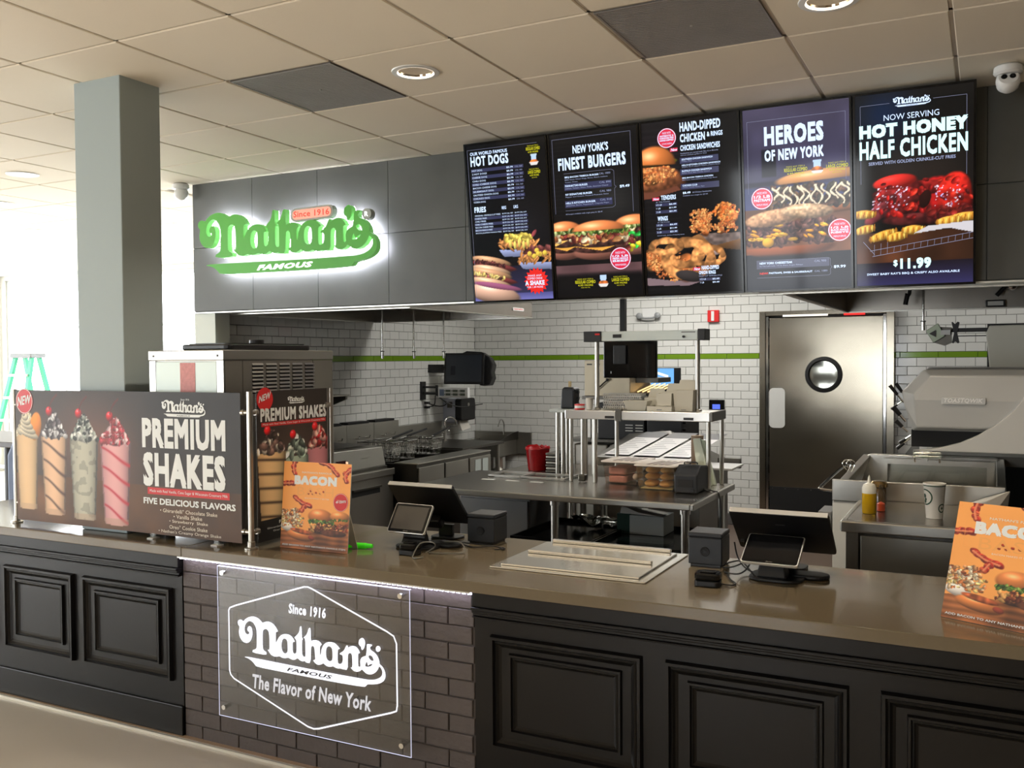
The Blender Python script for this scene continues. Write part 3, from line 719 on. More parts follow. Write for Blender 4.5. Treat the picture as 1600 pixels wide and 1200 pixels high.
# palettes
print_white = mat('print_white', (0.90, 0.91, 0.90), 0.5); print_red = mat('print_red', (0.80, 0.16, 0.16), 0.5)
print_white2 = mat('print_white_warm', (0.93, 0.88, 0.80), 0.5)
PAL = {'w': print_white, 'r': print_red, 'x': print_white2, 'k': mat('print_black', (0.10, 0.09, 0.08), 0.6), 'g': mat('print_green', (0.08, 0.28, 0.16), 0.5), 'o': mat('print_gold_faint', (0.95, 0.66, 0.36), 0.5), 'y': mat('print_orange', (0.96, 0.62, 0.28), 0.5), 'gr': mat('print_grey', (0.55, 0.55, 0.52), 0.5)}
poster_m = paint_mat('printed_poster', 0, 0.55, 0.0)
def shake(p, cu, v0, v1, hw, body, swirl, top, seed, orange=False):
    """a tall glass: v0 rim, v1 foot, hw half width (in u)"""
    A = p.asp
    n = 40
    def hwid(v): return hw * (1.0 - 0.20 * (v - v0) / (v1 - v0))
    t = np.clip((p.Y - v0) / (v1 - v0), 0, 1); H = hw * (1.0 - 0.24 * t ** 1.0); x = (p.X - cu) / H
    m = (np.abs(x) < 1) & (p.Y > v0) & (p.Y < v1 + 0.012 * np.sqrt(np.clip(1 - x * x, 0, 1)))
    L = 0.58 + 0.5 * np.sqrt(np.clip(1 - (x + 0.12) ** 2, 0, 1)) ; L = L * (1 - 0.25 * (x > .88)) * (1 - .2 * (x < -.9))
    col = np.array(body) * L[..., None]
    if swirl is not None:
        for k in range(4):
            vc = v0 + 0.10 + k * (v1 - v0) * 0.235 + 0.045 * x
            w = np.exp(-((p.Y - vc - 0.02 * np.sin(x * 2)) / (0.011 + .003 * x)) ** 2)[..., None] * (0.25 + .75 * (x > -0.9))[..., None]
            col = col * (1 - w * 0.85) + np.array(swirl) * w * 0.85
    else: col = col * (1 - 0.16 * (p.noise(60, seed) > .72))[..., None] if seed == 33 else col
    p.a[m] = np.clip(col, 0, 1)[m]
    f = (np.abs(x) < 1) & (p.Y > v1 - 0.035) & (p.Y < v1 + 0.012 * np.sqrt(np.clip(1 - x * x, 0, 1)))
    p.a[f] = (p.a * 0.55 + np.array((.33, .27, .22)))[f]
    rr = np.random.RandomState(seed)
    p.ell(cu, v0 - .035, hw * .78, hw * .40, np.array(top[0]) * .8, 0, .5, tex=.3)
    for k in range(190):
        q = rr.rand(); yy = v0 + 0.004 - q * 0.165; ww = hw * (1.0 - q * 0.92)
        c = top[rr.randint(len(top))]
        p.ell(cu + (rr.rand() * 2 - 1) * ww, yy, 0.006 + .010 * rr.rand(), 0.005 + .004 * rr.rand(), np.array(c) * (0.8 + .3 * rr.rand()), rr.rand() * 3, 0.3, hl=.08)
    if orange: p.ell(cu + hw * 0.75, v0 - 0.06, 0.030, 0.05, (0.93, 0.55, 0.16), 0.2, 0.3); [p.ell(cu + hw * (.15 - .08 * k), v0 - .0 - .032 * k, hw * (.9 - .15 * k), .014, (.93, .88, .77), .25, .45) for k in range(6)]
    cy = v0 - 0.185; p.ell(cu - hw * 0.35, cy, 0.0165, 0.0165, (0.86, 0.10, 0.13), 0, 0.5, hl=.5)
    for k in range(26):
        q = k / 25; p.ell(cu - hw * 0.30 + 0.03 * q ** 2 * 1.0 + 0.006 * q, cy - 0.02 - 0.105 * q, 0.0025, 0.0045, (0.35, 0.14, 0.10), 0, 0.1)
# large milkshake poster
PW, PH = 1.447, 0.632
t = thing('milkshake_poster', 'large landscape poster of four milkshakes on the left of the counter', 'poster', mtx=basis((-4.226, 2.9475, 0.851), (1, 0, 0), (0, 0, 1), (0, -1, 0)))
t['group'] = 'milkshake posters'
MB().box(0, PW, 0, PH, -0.004, 0).build('board', acrylic, t, local=True)
p = Pic(360, 158, (0.19, 0.155, 0.13))
p.vgrad(0, 1, (0.155, 0.135, 0.12), (0.25, 0.19, 0.14)); p.glow(0.42, 0.45, 0.17, (0.23, 0.13, 0.10)); p.glow(0.08, 0.3, 0.14, (0.12, 0.09, 0.08)); p.glow(0.3, .25, .12, (.08, .05, .04))
n_ = p.noise(14, 5); m_ = p.Y > 0.64 + 0.03 * p.X
p.a[m_] = (np.array((0.46, 0.30, 0.16)) * (0.72 + 0.35 * n_)[..., None] * (1.05 - 0.35 * p.X)[..., None])[m_]
p.a = p.a * (1 - 0.28 * np.clip((p.X - 0.58) / .1, 0, 1) * np.clip((0.75 - p.Y) / .3, 0, 1))[..., None]
cream = (0.86, 0.70, 0.52)
shake(p, 0.058, 0.335, 0.90, 0.058, (0.84, 0.70, 0.52), None, [(0.9, .86, .76), (.8, .72, .55)], 31, True)
shake(p, 0.192, 0.345, 0.925, 0.064, (0.86, 0.70, 0.56), (0.25, 0.15, 0.12), [(0.85, .84, .84), (.25, .2, .2), (.45, .4, .42), (.2, .16, .17)], 32)
shake(p, 0.335, 0.355, 0.94, 0.067, (0.70, 0.69, 0.62), None, [(0.9, .9, .86), (.6, .62, .57), (.2, .22, .2), (.8, .83, .78)], 33)
shake(p, 0.480, 0.370, 0.955, 0.070, (0.84, 0.62, 0.62), (0.72, 0.10, 0.16), [(0.75, .12, .18), (.9, .75, .75), (.6, .2, .2), (.85, .3, .35)], 34)
p.build(t, PW, PH, poster_m, 0.0005)
pr = Print(PW, PH); PRW = pr
pr.disc(0.047, 0.085, 0.062, 'r', 0.0016); pr.ring(0.047, 0.085, 0.060, 0.003, 'w', 0.0020)
pr.text('NEW', 0.012, 0.055, 0.082, 0.125, 'w', 0.03, 0.0020, tilt=0.35, shear=.2)
pr.logo(0.685, 0.055, 0.865, 'w', 0.0014, famous='k')
pr.text('Since 1916', 0.765, 0.045, 0.80, 0.058, 'w', 0.01, 0.0014)
pr.text('PREMIUM', 0.600, 0.185, 0.942, 0.395, 'w', 0.05, 0.0014)
pr.text('SHAKES', 0.603, 0.425, 0.940, 0.665, 'w', 0.05, 0.0014)
pr.rect(0.620, 0.672, 0.955, 0.720, 'r', 0.0012)
pr.text('Made with Real Vanilla, Cane Sugar & Wisconsin Creamery Milk', 0.630, 0.685, 0.948, 0.710, 'w', 0.0, 0.0018)
pr.text('FIVE DELICIOUS FLAVORS', 0.602, 0.745, 0.978, 0.790, 'w', 0.035, 0.0014)
for i, (st, a, b) in enumerate((('\u2022 Ghirardelli\u00b0 Chocolate Shake', .672, .906), ('\u2022 Vanilla Shake', .728, .845), ('\u2022 Strawberry  Shake', .710, .868), ('Oreo\u00b0 Cookie Shake', .710, .866), ("\u2022 Nathan's Creamy Orange Shake", .664, .920))):
    pr.text(st, a, 0.812 + i * 0.037, b, 0.840 + i * 0.037, 'x', 0.01, 0.0014)
pr.build(t, PAL)
for x in (-3.30 + 4.226, -2.92 + 4.226):
    f = MB().box(x - .012, x + .012, -.016, .004, -0.0, 0.006).box(x - .012, x + .012, -.0205, .0, -0.004, 0.0075).build('foot', acrylic, t, local=True)
    MB().box(x - .018, x + .018, -.0208, -.016, -0.02, 0.02).build('foot_base', white_plastic, f, local=True)
# narrow poster, square to it
QW, QH = 0.470, 0.640
t = thing('milkshake_poster', 'narrow portrait poster of three milkshakes behind the small orange card', 'poster', mtx=basis((-2.7345, 2.994, 0.848), (0, 1, 0), (0, 0, 1), (1, 0, 0)))
t['group'] = 'milkshake posters'
MB().box(0, QW, 0, QH, -0.004, 0).build('board', acrylic, t, local=True)
p = Pic(150, 204, (0.12, 0.10, 0.09)); p.glow(0.55, 0.42, 0.4, (0.12, 0.08, 0.06)); p.vgrad(0.84, 1.0, (0.07, 0.06, 0.06), (0.10, 0.09, 0.08))
def shake3(cu, v0, v1, hw, body, swirl, top, seed):
    t_ = np.clip((p.Y - v0) / (v1 - v0), 0, 1); H = hw * (1 - 0.2 * t_); x = (p.X - cu) / H
    m = (np.abs(x) < 1) & (p.Y > v0) & (p.Y < v1); L = 0.6 + .5 * np.sqrt(np.clip(1 - (x + .15) ** 2, 0, 1)); col = np.array(body) * L[..., None]
    if swirl is not None:
        for k in range(5):
            w = np.exp(-((p.Y - v0 - 0.05 - k * .095 - 0.012 * x) / 0.009) ** 2)[..., None]; col = col * (1 - w * .85) + np.array(swirl) * w * .85
    p.a[m] = np.clip(col, 0, 1)[m]; rr = np.random.RandomState(seed)
    for k in range(70):
        q = rr.rand(); p.ell(cu + (rr.rand() * 2 - 1) * hw * (1 - q * .85), v0 - .004 - q * 0.125, .03 + .025 * rr.rand(), .022 + .02 * rr.rand(), np.array(top[rr.randint(len(top))]) * (.75 + .4 * rr.rand()), rr.rand() * 3, .5, hl=.1)
    p.ell(cu - hw * .3, v0 - .15, .045, .045, (.85, .08, .1), 0, .5, hl=.4)
    for k in range(20): p.ell(cu - hw * .2 + .05 * (k / 19) ** 2, v0 - .19 - .07 * k / 19, .006, .012, (.3, .1, .08), 0, .1)
shake3(0.86, 0.42, 0.80, 0.17, (0.62, 0.40, 0.42), None, [(.6, .1, .12), (.8, .6, .55), (.45, .12, .1)], 5)
shake3(0.54, 0.46, 0.86, 0.17, (0.52, 0.56, 0.50), None, [(.85, .86, .8), (.5, .55, .5), (.25, .28, .25)], 6)
shake3(0.20, 0.415, 0.86, 0.19, (0.70, 0.58, 0.42), (0.16, 0.10, 0.08), [(.8, .76, .7), (.2, .15, .13), (.4, .3, .27)], 7)
p.rect(0, 0.865, 1, 1, (0.07, 0.065, 0.06))
p.a = np.clip(p.a * 1.25, 0, 1)
p.build(t, QW, QH, poster_m, 0.0005)
pr = Print(QW, QH); pr.disc(0.11, 0.055, 0.050, 'r', 0.0014); pr.text('NEW', 0.03, 0.035, 0.19, 0.078, 'w', 0.03, 0.0018, tilt=.2, shear=.2)
pr.logo(0.42, 0.045, 0.66, 'w', famous='k'); pr.text('PREMIUM SHAKES', 0.05, 0.115, 0.985, 0.205, 'w', 0.045)
pr.rect(0.06, 0.212, 0.975, 0.238, 'r'); pr.text('Made with Real Vanilla, Cane Sugar & Wisconsin Creamery Milk', 0.08, 0.217, 0.96, 0.233, 'w', 0.0, 0.0014)
pr.text('FIVE DELICIOUS FLAVORS', 0.28, 0.878, 0.92, 0.900, 'w', 0.03); pr.text('Ghirardelli\u00b0 Chocolate, Vanilla, Strawberry', 0.12, 0.912, 0.92, 0.928, 'w', 0.0); pr.text("Oreo\u00b0 Cookie, Nathan's Creamy Orange", 0.20, 0.935, 0.86, 0.951, 'w', 0.0)
pr.build(t, PAL)
# ================================================================ ORANGE TABLE CARDS
def bacon_pic():
    p = Pic(190, 236, (0.955, 0.64, 0.33)); p.glow(.5, .4, .6, (.03, .03, .02))
    red = [(0.74, 0.20, 0.12), (0.82, 0.34, 0.20), (0.65, 0.14, 0.10)]
    def strip(pts, w, seed):
        P = smooth_path([Vector((a, b, 0)) for a, b in pts], 10); rr = np.random.RandomState(seed)
        for k, q in enumerate(P): p.ell(q.x + .01 * math.sin(k * 1.1), q.y, w * (.8 + .25 * math.sin(k * .8)), w * .62, np.array(red[k % 3]) * (.85 + .3 * rr.rand()), .8, .35, hl=.08, tex=.2)
        for k, q in enumerate(P): p.ell(q.x - .005, q.y, w * .25, w * .22, (0.90, 0.52, 0.36), 0, .1)
    strip([(.17, -.02), (.15, .07), (.17, .14)], .045, 1); strip([(.55, .0), (.68, .03), (.80, .13)], .05, 2); strip([(1.0, .06), (.92, .12), (.93, .2)], .045, 3)
    strip([(-.02, .26), (.08, .255), (.15, .25)], .05, 4); strip([(.19, .41), (.30, .47), (.42, .50)], .05, 5); strip([(.34, .50), (.30, .56)], .04, 6)
    for a, b in ((.42, .33), (.45, .36), (.5, .345), (.56, .35), (.39, .36), (.61, .33)): p.ell(a, b, .018, .014, (0.68, .2, .1), .5, .4)
    m = p.Y > 0.80 - 0.05 * p.X; p.a[m] = (np.array((0.60, 0.36, 0.20)) * (0.7 + .5 * p.noise(9, 4) + .15 * np.sin(p.Y * 120 + 3 * p.noise(5, 6)))[..., None])[m]
    p.scatter(130, (0.0, .55, .28, .72), (.016, .034), [(.90, .78, .62), (.82, .58, .38), (.66, .34, .2), (.95, .88, .76)], 8, hl=.1)
    p.ell(.11, .76, .13, .06, (.93, .90, .86), .25, .4); p.scatter(60, (0.02, .64, .34, .745), (.014, .03), [(.88, .76, .6), (.75, .45, .25), (.93, .82, .5)], 9)
    p.ell(.86, .66, .20, .11, (.84, .50, .24), 0, .5, hl=.2); p.scatter(40, (.68, .69, .98, .76), (.02, .04), [(.55, .2, .12), (.4, .16, .1), (.75, .45, .3)], 12)
    p.ell(.60, .76, .17, .06, (.36, .20, .13), 0, .4, tex=.4); p.scatter(70, (.42, .70, .82, .78), (.016, .035), [(.45, .2, .12), (.62, .35, .2), (.8, .6, .35), (.35, .16, .1)], 10)
    p.ell(.58, .615, .19, .115, (.84, .50, .26), .05, .55, hl=.28, cut=lambda x, y: np.clip((.55 - y) / .1, 0, 1))
    p.scatter(55, (.40, .655, .78, .685), (.014, .028), [(.30, .45, .15), (.2, .33, .1), (.45, .55, .25)], 11)
    p.ell(.86, .60, .15, .08, (.86, .54, .28), 0, .5, hl=.25, cut=lambda x, y: np.clip((.5 - y) / .1, 0, 1)); p.scatter(20, (.74, .63, .98, .65), (.014, .022), [(.3, .42, .15)], 13)
    p.ell(.78, .79, .2, .05, (.42, .23, .15), 0, .4, tex=.3)
    p.ell(.30, .845, .22, .075, (.88, .52, .27), .17, .55, hl=.3); p.ell(.30, .795, .17, .035, (.72, .36, .2), .17, .4, tex=.4); p.ell(.46, .86, .05, .03, (.62, .26, .18), .3, .4)
    p.glow(.05, .95, .3, (.03, .02, .01)); return p
bp = bacon_pic()
def bacon_card(loc, W_, H_, ang, label, lean=0.10):
    u = Vector((math.cos(ang), math.sin(ang), 0)); n = Vector((math.sin(ang), -math.cos(ang), 0))
    v = (Vector((0, 0, 1)) * math.cos(lean) - n * math.sin(lean)); nn = u.cross(v)
    t = thing('promotional_card', label, 'sign', mtx=basis(loc, u, v, nn)); t['group'] = 'orange bacon cards on the counter'
    MB().box(0, W_, 0, H_, -0.003, 0).build('board', white_plastic, t, local=True)
    bp.build(t, W_, H_, poster_m, 0.0006)
    pr = Print(W_, H_)
    pr.line([(.30, .095), (.09, .095), (.09, .385), (.30, .385)], .0010, 'o'); pr.line([(.78, .095), (.90, .095), (.90, .385), (.78, .385)], .0010, 'o')
    pr.text("NATHAN'S FAMOUS", .28, .108, .72, .130, 'x', .02); pr.text('BACON', .17, .155, .80, .262, 'w', .07)
    pr.text('BASH', .22, .285, .76, .385, 'o', -0.005, 0.0009); pr.text('BACON MAKES IT BETTER', .34, .405, .70, .420, 'x', 0.0)
    pr.disc(.87, .435, .088 * W_ / .34 * 1.0 * .42, 'r', .0014); pr.ring(.87, .435, .088 * W_ / .34 * .40, .0012, 'x', .0018); pr.text('ADD FOR ONLY', .815, .408, .925, .417, 'x', 0, .0018); pr.text('49 CENTS', .80, .423, .945, .450, 'w', .04, .0018, tilt=.1)
    pr.text("ADD BACON TO ANY NATHAN'S FAMOUS ITEM!", .03, .948, .97, .968, 'w', .025)
    pr.build(t, PAL)
    # folded back support of the card
    ft = 0.10 * math.tan(lean); MB().hexa([(0.02, ft, -0.097), (W_ - 0.02, ft, -0.097), (W_ - 0.02, ft, -0.10), (0.02, ft, -0.10)][::-1], [(0.02, H_ * .6, -0.004), (W_ - 0.02, H_ * .6, -0.004), (W_ - 0.02, H_ * .6, -0.007), (0.02, H_ * .6, -0.007)][::-1]).build('easel_back', paper, t, local=True)
bacon_card((-2.650, 3.034, CT + 0.001), 0.345, 0.362, 0.02, 'orange bacon promotional card standing before the narrow milkshake poster')
bacon_card((-0.121, 3.071, CT + 0.001), 0.345, 0.3575, -0.40, 'orange bacon promotional card at the right end of the counter', 0.35)
# ================================================================ MENU SCREENS
scr_m = paint_mat('screen_picture', 1.0, 0.07)
PE = {'w': emis('screen_white', (0.80, 0.88, 1.0), 1.15, .15), 's': emis('screen_white_soft', (0.62, 0.66, 0.80), 0.85, .15), 'y': emis('screen_yellow', (0.80, 0.78, 0.12), 0.8, .15),
      'b': emis('screen_band', (0.22, 0.23, 0.36), 0.8, .15), 'r': emis('screen_red', (0.84, 0.16, 0.28), 1.0, .15), 'l': emis('screen_line', (0.60, 0.62, 0.74), 0.7, .15),
      'R': emis('screen_red_text', (0.92, 0.16, 0.14), 0.9, .15), 'c': emis('screen_cyan_white', (0.80, 0.97, 0.98), 1.2, .15), 'n': emis('screen_navy', (0.10, 0.13, 0.24), 0.8, .15)}
SW, SH = 0.541, 0.941
PWS, PHS = 0.519, 0.919
def screen(i, label, pic, pr):
    x = -2.779 + 0.5465 * i
    t = thing('menu_screen', label, 'menu screen', mtx=basis((x, 4.95, 1.958), (1, 0, 0), (0, -0.115, 0.934), (0, -0.934, -0.115)))
    t['group'] = 'backlit menu screens hung from the ceiling'
    MB().box(0, SW, 0, SH, -0.045, -0.002).build('housing', black, t, local=True, bevel=0.004)
    f = MB(); b = 0.011
    f.box(0, SW, 0, b, -0.002, 0.004); f.box(0, SW, SH - b, SH, -0.002, 0.004); f.box(0, b, b, SH - b, -0.002, 0.004); f.box(SW - b, SW, b, SH - b, -0.002, 0.004)
    f.build('bezel', black_gloss, t, local=True)
    o = pic.build(t, PWS, PHS, scr_m, -0.001, 'picture'); o.location = (b, b, 0)
    g = bpy.data.objects.new
    for k, mb in pr.mb.items():
        mb.v = [(a + b, c + b, z - 0.0005) for a, c, z in mb.v]; mb.build(k[1] if isinstance(k, tuple) else 'border_line' if k == 'l' else 'lettering', PE[k[0]], t, local=True)
    MB().box(SW * .3, SW * .7, SH * .25, SH * .4, -0.085, -0.045).build('mount_bracket', black_matt, t, local=True)
    MB().box(0.03, 0.06, SH - 0.03, SH, -0.06, -0.03).build('ceiling_strap', black_matt, t, local=True)
    return t
def badge(pr, u, v, r, top, mid, bot=None, k='r'):
    pr.disc(u, v, r, k, .0014); pr.ring(u, v, r * .97, r * .07, 'w', .0016)
    w = r / PWS * .75; h = r / PHS
    pr.text(top, u - w * .6, v - h * .62, u + w * .6, v - h * .42, 'w', .0, .0018)
    n = len(mid)
    for j, m in enumerate(mid): pr.text(m, u - w, v - h * .32 + j * h * .66 / n, u + w, v - h * .32 + (j + .8) * h * .66 / n, 'w', .03, .0018)
    if bot: pr.text(bot, u - w * .7, v + h * .48, u + w * .7, v + h * .64, 'w', .0, .0018)
def combo(pr, pic, u, v, s=1.0, stacked=False):
    """paper cup and fries icon with the yellow offers beside or above it"""
    pic.poly([(u - .035 * s, v - .035 * s), (u + .035 * s, v - .035 * s), (u + .028 * s, v + .005 * s), (u - .028 * s, v + .005 * s)], (.72, .82, .95))
    pic.ell(u, v + .012 * s, .052 * s, .030 * s, (.85, .45, .2), 0, .4, tex=.4); pic.poly([(u - .055 * s, v + .014 * s), (u + .055 * s, v + .014 * s), (u + .035 * s, v + .03 * s), (u - .035 * s, v + .03 * s)], (.88, .86, .84))
def offer(pr, u, v, w, size):
    pr.text('MAKE ANY ITEM A', u - w * .8, v - .020, u + w * .8, v - .011, 'y', .0); pr.text(size, u - w, v - .008, u + w, v + .012, 'y', .03); pr.text('4.99 MORE', u - w * .75, v + .017, u + w * .75, v + .028, 'y', .02)
    pr.text('ADD 410 CAL', u - w * .45, v + .033, u + w * .45, v + .040, 'y', .0)
bun = (0.80, 0.52, 0.30); meat = (0.42, 0.24, 0.22); sausage = (0.55, 0.24, 0.24)
# --- 1 hot dogs
p = Pic(150, 265, (.035, .037, .05)); p.glow(.7, .55, .3, (.05, .05, .06)); p.vgrad(.78, 1, (.10, .10, .17), (.20, .19, .32)); p.a *= (1 - .6 * np.clip((p.Y < .78) * .2, 0, 1))[..., None]
p.vgrad(.955, 1.0, (.30, .30, .52), (.45, .45, .72))
def fry_boat(cu, cv, w, chili):
    p.poly([(cu - w, cv), (cu + w, cv + .012), (cu + w * .85, cv + .055), (cu - w * .75, cv + .045)], (.66, .70, .88), shade=(cv, cv + .05, 1.0, .6))
    rr = np.random.RandomState(int(cu * 99))
    for k in range(46): p.ell(cu + (rr.rand() * 2 - 1) * w * .92, cv - rr.rand() * .055, .052, .016, np.array((.84, .56, .32)) * (.75 + .4 * rr.rand()), rr.rand() * 3, .4)
    for k in range(26): p.ell(cu + (rr.rand() * 2 - 1) * w * .62, cv - .052 - rr.rand() * .032, .04, .026, np.array((.93, .82, .36) if not chili else (.48, .25, .24)) * (.8 + .3 * rr.rand()), rr.rand() * 3, .4, hl=.1)
    if chili:
        for k in range(6): p.ell(cu + (rr.rand() * 2 - 1) * w * .5, cv - .03 - rr.rand() * .04, .03, .03, (.93, .78, .30), 0, .3)
    else:
        for k in range(5): p.ell(cu - w * .4 + k * w * .22, cv - .035 + .012 * (k % 2), .020, .05, (.93, .84, .42), 0, .3)
fry_boat(.60, .675, .25, False); fry_boat(.83, .76, .25, True); p.ell(.80, .585, .05, .022, (.62, .28, .30), -.9, .3)
def dog(cu, cv, L, rot, top):
    p.ell(cu + .03, cv + .022, L, .060, (.36, .22, .22), rot, .4)
    p.ell(cu, cv - .012, L * .98, .052, (.80, .60, .44), rot, .55, hl=.15)
    p.ell(cu + .03, cv + .018, L * 1.12, .038, sausage, rot, .5, hl=.25)
    rr = np.random.RandomState(int(cv * 100))
    for k in range(34):
        q = rr.rand() * 1.7 - .9; p.ell(cu + q * L * .8 * math.cos(rot), cv + .005 + q * L * .8 * math.sin(rot) / p.asp + (rr.rand() - .5) * .014, .022 + .01 * rr.rand(), .018, np.array(top[rr.randint(len(top))]) * (.8 + .35 * rr.rand()), rr.rand() * 3, .4, hl=.1)
    p.ell(cu - .01, cv + .047, L * .98, .056, (.83, .66, .52), rot, .6, hl=.2)
dog(.24, .755, .28, .20, [(.32, .16, .16), (.42, .22, .2), (.28, .14, .14)]); dog(.22, .835, .30, .20, [(.92, .82, .52), (.86, .74, .42), (.35, .2, .18)]); 
p.ell(.25, .955, .36, .12, (.86, .68, .58), .2, .55, hl=.2); p.ell(.30, .905, .33, .035, (.62, .35, .48), .17, .3)
pr = Print(PWS, PHS); pr.line([(.02, .97), (.02, .03), (.90, .03)], .0012, 'l')
pr.text('OUR WORLD FAMOUS', .055, .045, .53, .066, 'w', .02); pr.text('HOT DOGS', .055, .072, .54, .135, 'w', .04)
items = ['HOT DOG', '2 HOT DOGS', 'CHEESE DOG', 'CHILI DOG', 'CHILI CHEESE DOG', 'BACON CHEESE DOG', 'SAUERKRAUT DOG', 'SAUTEED ONION DOG', 'CHICAGO DOG', 'CORN DOG']
for i, st in enumerate(items):
    v = .155 + i * .0222
    if i % 2 == 0: pr.rect(.055, v - .004, .72, v + .017, 'b')
    pr.text(st, .065, v + .001, .065 + .019 * len(st), v + .012, 'w', .01); pr.text('$5.79', .51, v + .001, .59, v + .012, 'w', .02); pr.text('CAL 360', .615, v + .002, .705, v + .011, 's', .0)
pr.text('FRIES', .065, .392, .215, .428, 'w', .04); pr.text('REG', .42, .400, .475, .420, 'w', .02); pr.text('LRG', .57, .400, .625, .420, 'w', .02)
for i, st in enumerate(['ORIGINAL CRINKLE-CUT FRIES', 'CHEESE FRIES', 'CHILI FRIES', 'CHILI CHEESE FRIES', 'BACON CHEESE FRIES', 'BACON RANCH FRIES', 'BACON JALAPENO RANCH FRIES']):
    v = .442 + i * .0188
    if i % 2 == 1: pr.rect(.055, v - .003, .74, v + .0155, 'b')
    pr.text(st, .065, v + .001, .065 + .0128 * len(st), v + .011, 'w', .01); pr.text('$3.99 CAL 420', .42, v + .001, .555, v + .010, 'w', .0); pr.text('$4.99 CAL 610', .58, v + .001, .725, v + .010, 'w', .0)
combo(pr, p, .85, .135, 1.0); offer(pr, .85, .062, .085, 'REGULAR COMBO'); offer(pr, .85, .205, .075, 'LARGE COMBO')
pr.disc(.80, .885, .080, 'R', .0012, 36, .22); pr.text('MAKE ANY', .70, .845, .87, .857, 'w', .01, .0016); pr.text('COMBO DRINK', .69, .862, .88, .876, 'w', .01, .0016); pr.text('A SHAKE', .66, .882, .90, .912, 'w', .05, .0016); pr.text('FOR 1.49 MORE', .68, .918, .88, .930, 'w', .01, .0016)
screen(0, 'menu screen listing hot dogs and fries, leftmost of the row', p, pr)
# --- 2 burgers
p = Pic(150, 265, (.045, .045, .055)); n_ = (np.sin(p.Y * 260) > .6) * (p.Y < .5); p.a += .03 * n_[..., None] * (1 - p.X)[..., None]; p.glow(.7, .42, .3, (.10, .10, .09)); p.glow(.9, .25, .2, (-.02, -.02, -.02))
m = p.Y > .80; p.a[m] = (np.array((.38, .27, .28)) * (.8 + .3 * p.noise(9, 3))[..., None] * np.clip((.90 - p.Y) / .06, .12, 1)[..., None])[m]
def burger(cu, cv, w, sc):
    p.ell(cu, cv + .155, w * 1.0, .085, (.60, .38, .32), 0, .5)
    p.ell(cu, cv + .13, w * .98, .055, (.30, .18, .16), 0, .4, tex=.5); p.poly([(cu - w * .9, cv + .112), (cu + w * .8, cv + .108), (cu + w * .1, cv + .145)], (.93, .66, .28)); p.ell(cu, cv + .098, w * .98, .05, (.30, .19, .17), 0, .4, tex=.5, seed=3)
    p.poly([(cu - w * .85, cv + .082), (cu + w * .2, cv + .080), (cu - w * .5, cv + .112)], (.95, .74, .38))
    p.scatter(int(70 * sc), (cu - w, cv + .035, cu + w, cv + .085), (.03, .055), [(.62, .36, .22), (.5, .2, .18), (.80, .55, .34), (.86, .78, .62), (.45, .16, .14)], int(cu * 50), hl=.12)
    p.scatter(int(90 * sc), (cu - w * 1.02, cv + .010, cu + w * 1.02, cv + .035), (.02, .04), [(.35, .45, .15), (.5, .6, .28), (.24, .34, .12), (.72, .76, .5)], int(cu * 70), hl=.1)
    p.ell(cu, cv + .02, w, .11, (.90, .52, .30), 0, .5, hl=.30, cut=lambda x, y: np.clip((.0 - y + .05) / .08, 0, 1))
burger(.12, .565, .22, .7); burger(.93, .555, .24, .8)
p.scatter(30, (.82, .60, 1.0, .72), (.03, .05), [(.90, .82, .2), (.16, .7, .25), (.5, .2, .18), (.3, .16, .14)], 77, hl=.2)
burger(.52, .575, .32, 1.2)
p.rect(0, .845, 1, 1, (.03, .03, .045), .03); combo(pr, p, .55, .905, 1.1)
pr = Print(PWS, PHS); pr.line([(.03, .48), (.03, .03), (.93, .03), (.93, .50)], .0014, 'l')
pr.text("NEW YORK'S", .27, .075, .68, .125, 'w', .03); pr.text('FINEST BURGERS', .09, .145, .87, .220, 'w', .045)
for i, (a, b, c) in enumerate((('BBQ BACON TRIBECA BURGER', 'BBQ Sauce, Onion Rings, Bacon, Ranch, Lettuce,', 'CAL 1000'), ('MANHATTAN BURGER', 'Lettuce, Tomato, Onion, Pickle, American Cheese', 'CAL 890'), ('NY SIGNATURE BURGER', 'Pepper and Onions, Mustard Pastrami, Swiss', 'CAL 980'), ("HELL'S KITCHEN BURGER", 'Jalapenos, Bacon, Pepperjack, Chipotle Mayo', 'CAL 910'))):
    v = .255 + i * .052
    if i % 2: pr.rect(.15, v - .006, .70, v + .036, 'b')
    pr.text(a, .16, v + .002, .16 + .0165 * len(a), v + .014, 'w', .02); pr.text(b, .16, v + .019, .66, v + .029, 's', .0); pr.text(c, .56, v - .001, .69, v + .010, 's', .0)
pr.text('Tomato, Cheese', .16, .289, .31, .297, 's', .0); pr.line([(.15, .240), (.70, .240), (.73, .250), (.73, .335), (.75, .345), (.73, .355), (.73, .455), (.70, .465), (.15, .465)], .0012, 'l'); pr.text('$9.49', .79, .338, .90, .356, 'w', .03)
pr.text('All burgers available with single patty for $8.49', .15, .482, .58, .492, 's', .0)
badge(pr, .76, .775, .062, 'MADE WITH', ['1/2 LB', 'FRESH ANGUS', 'BEEF'], 'PREMIUM BURGERS'); offer(pr, .34, .905, .12, 'REGULAR COMBO'); offer(pr, .75, .900, .10, 'LARGE COMBO')
screen(1, 'menu screen of burgers with a large stacked burger picture, second from left', p, pr)
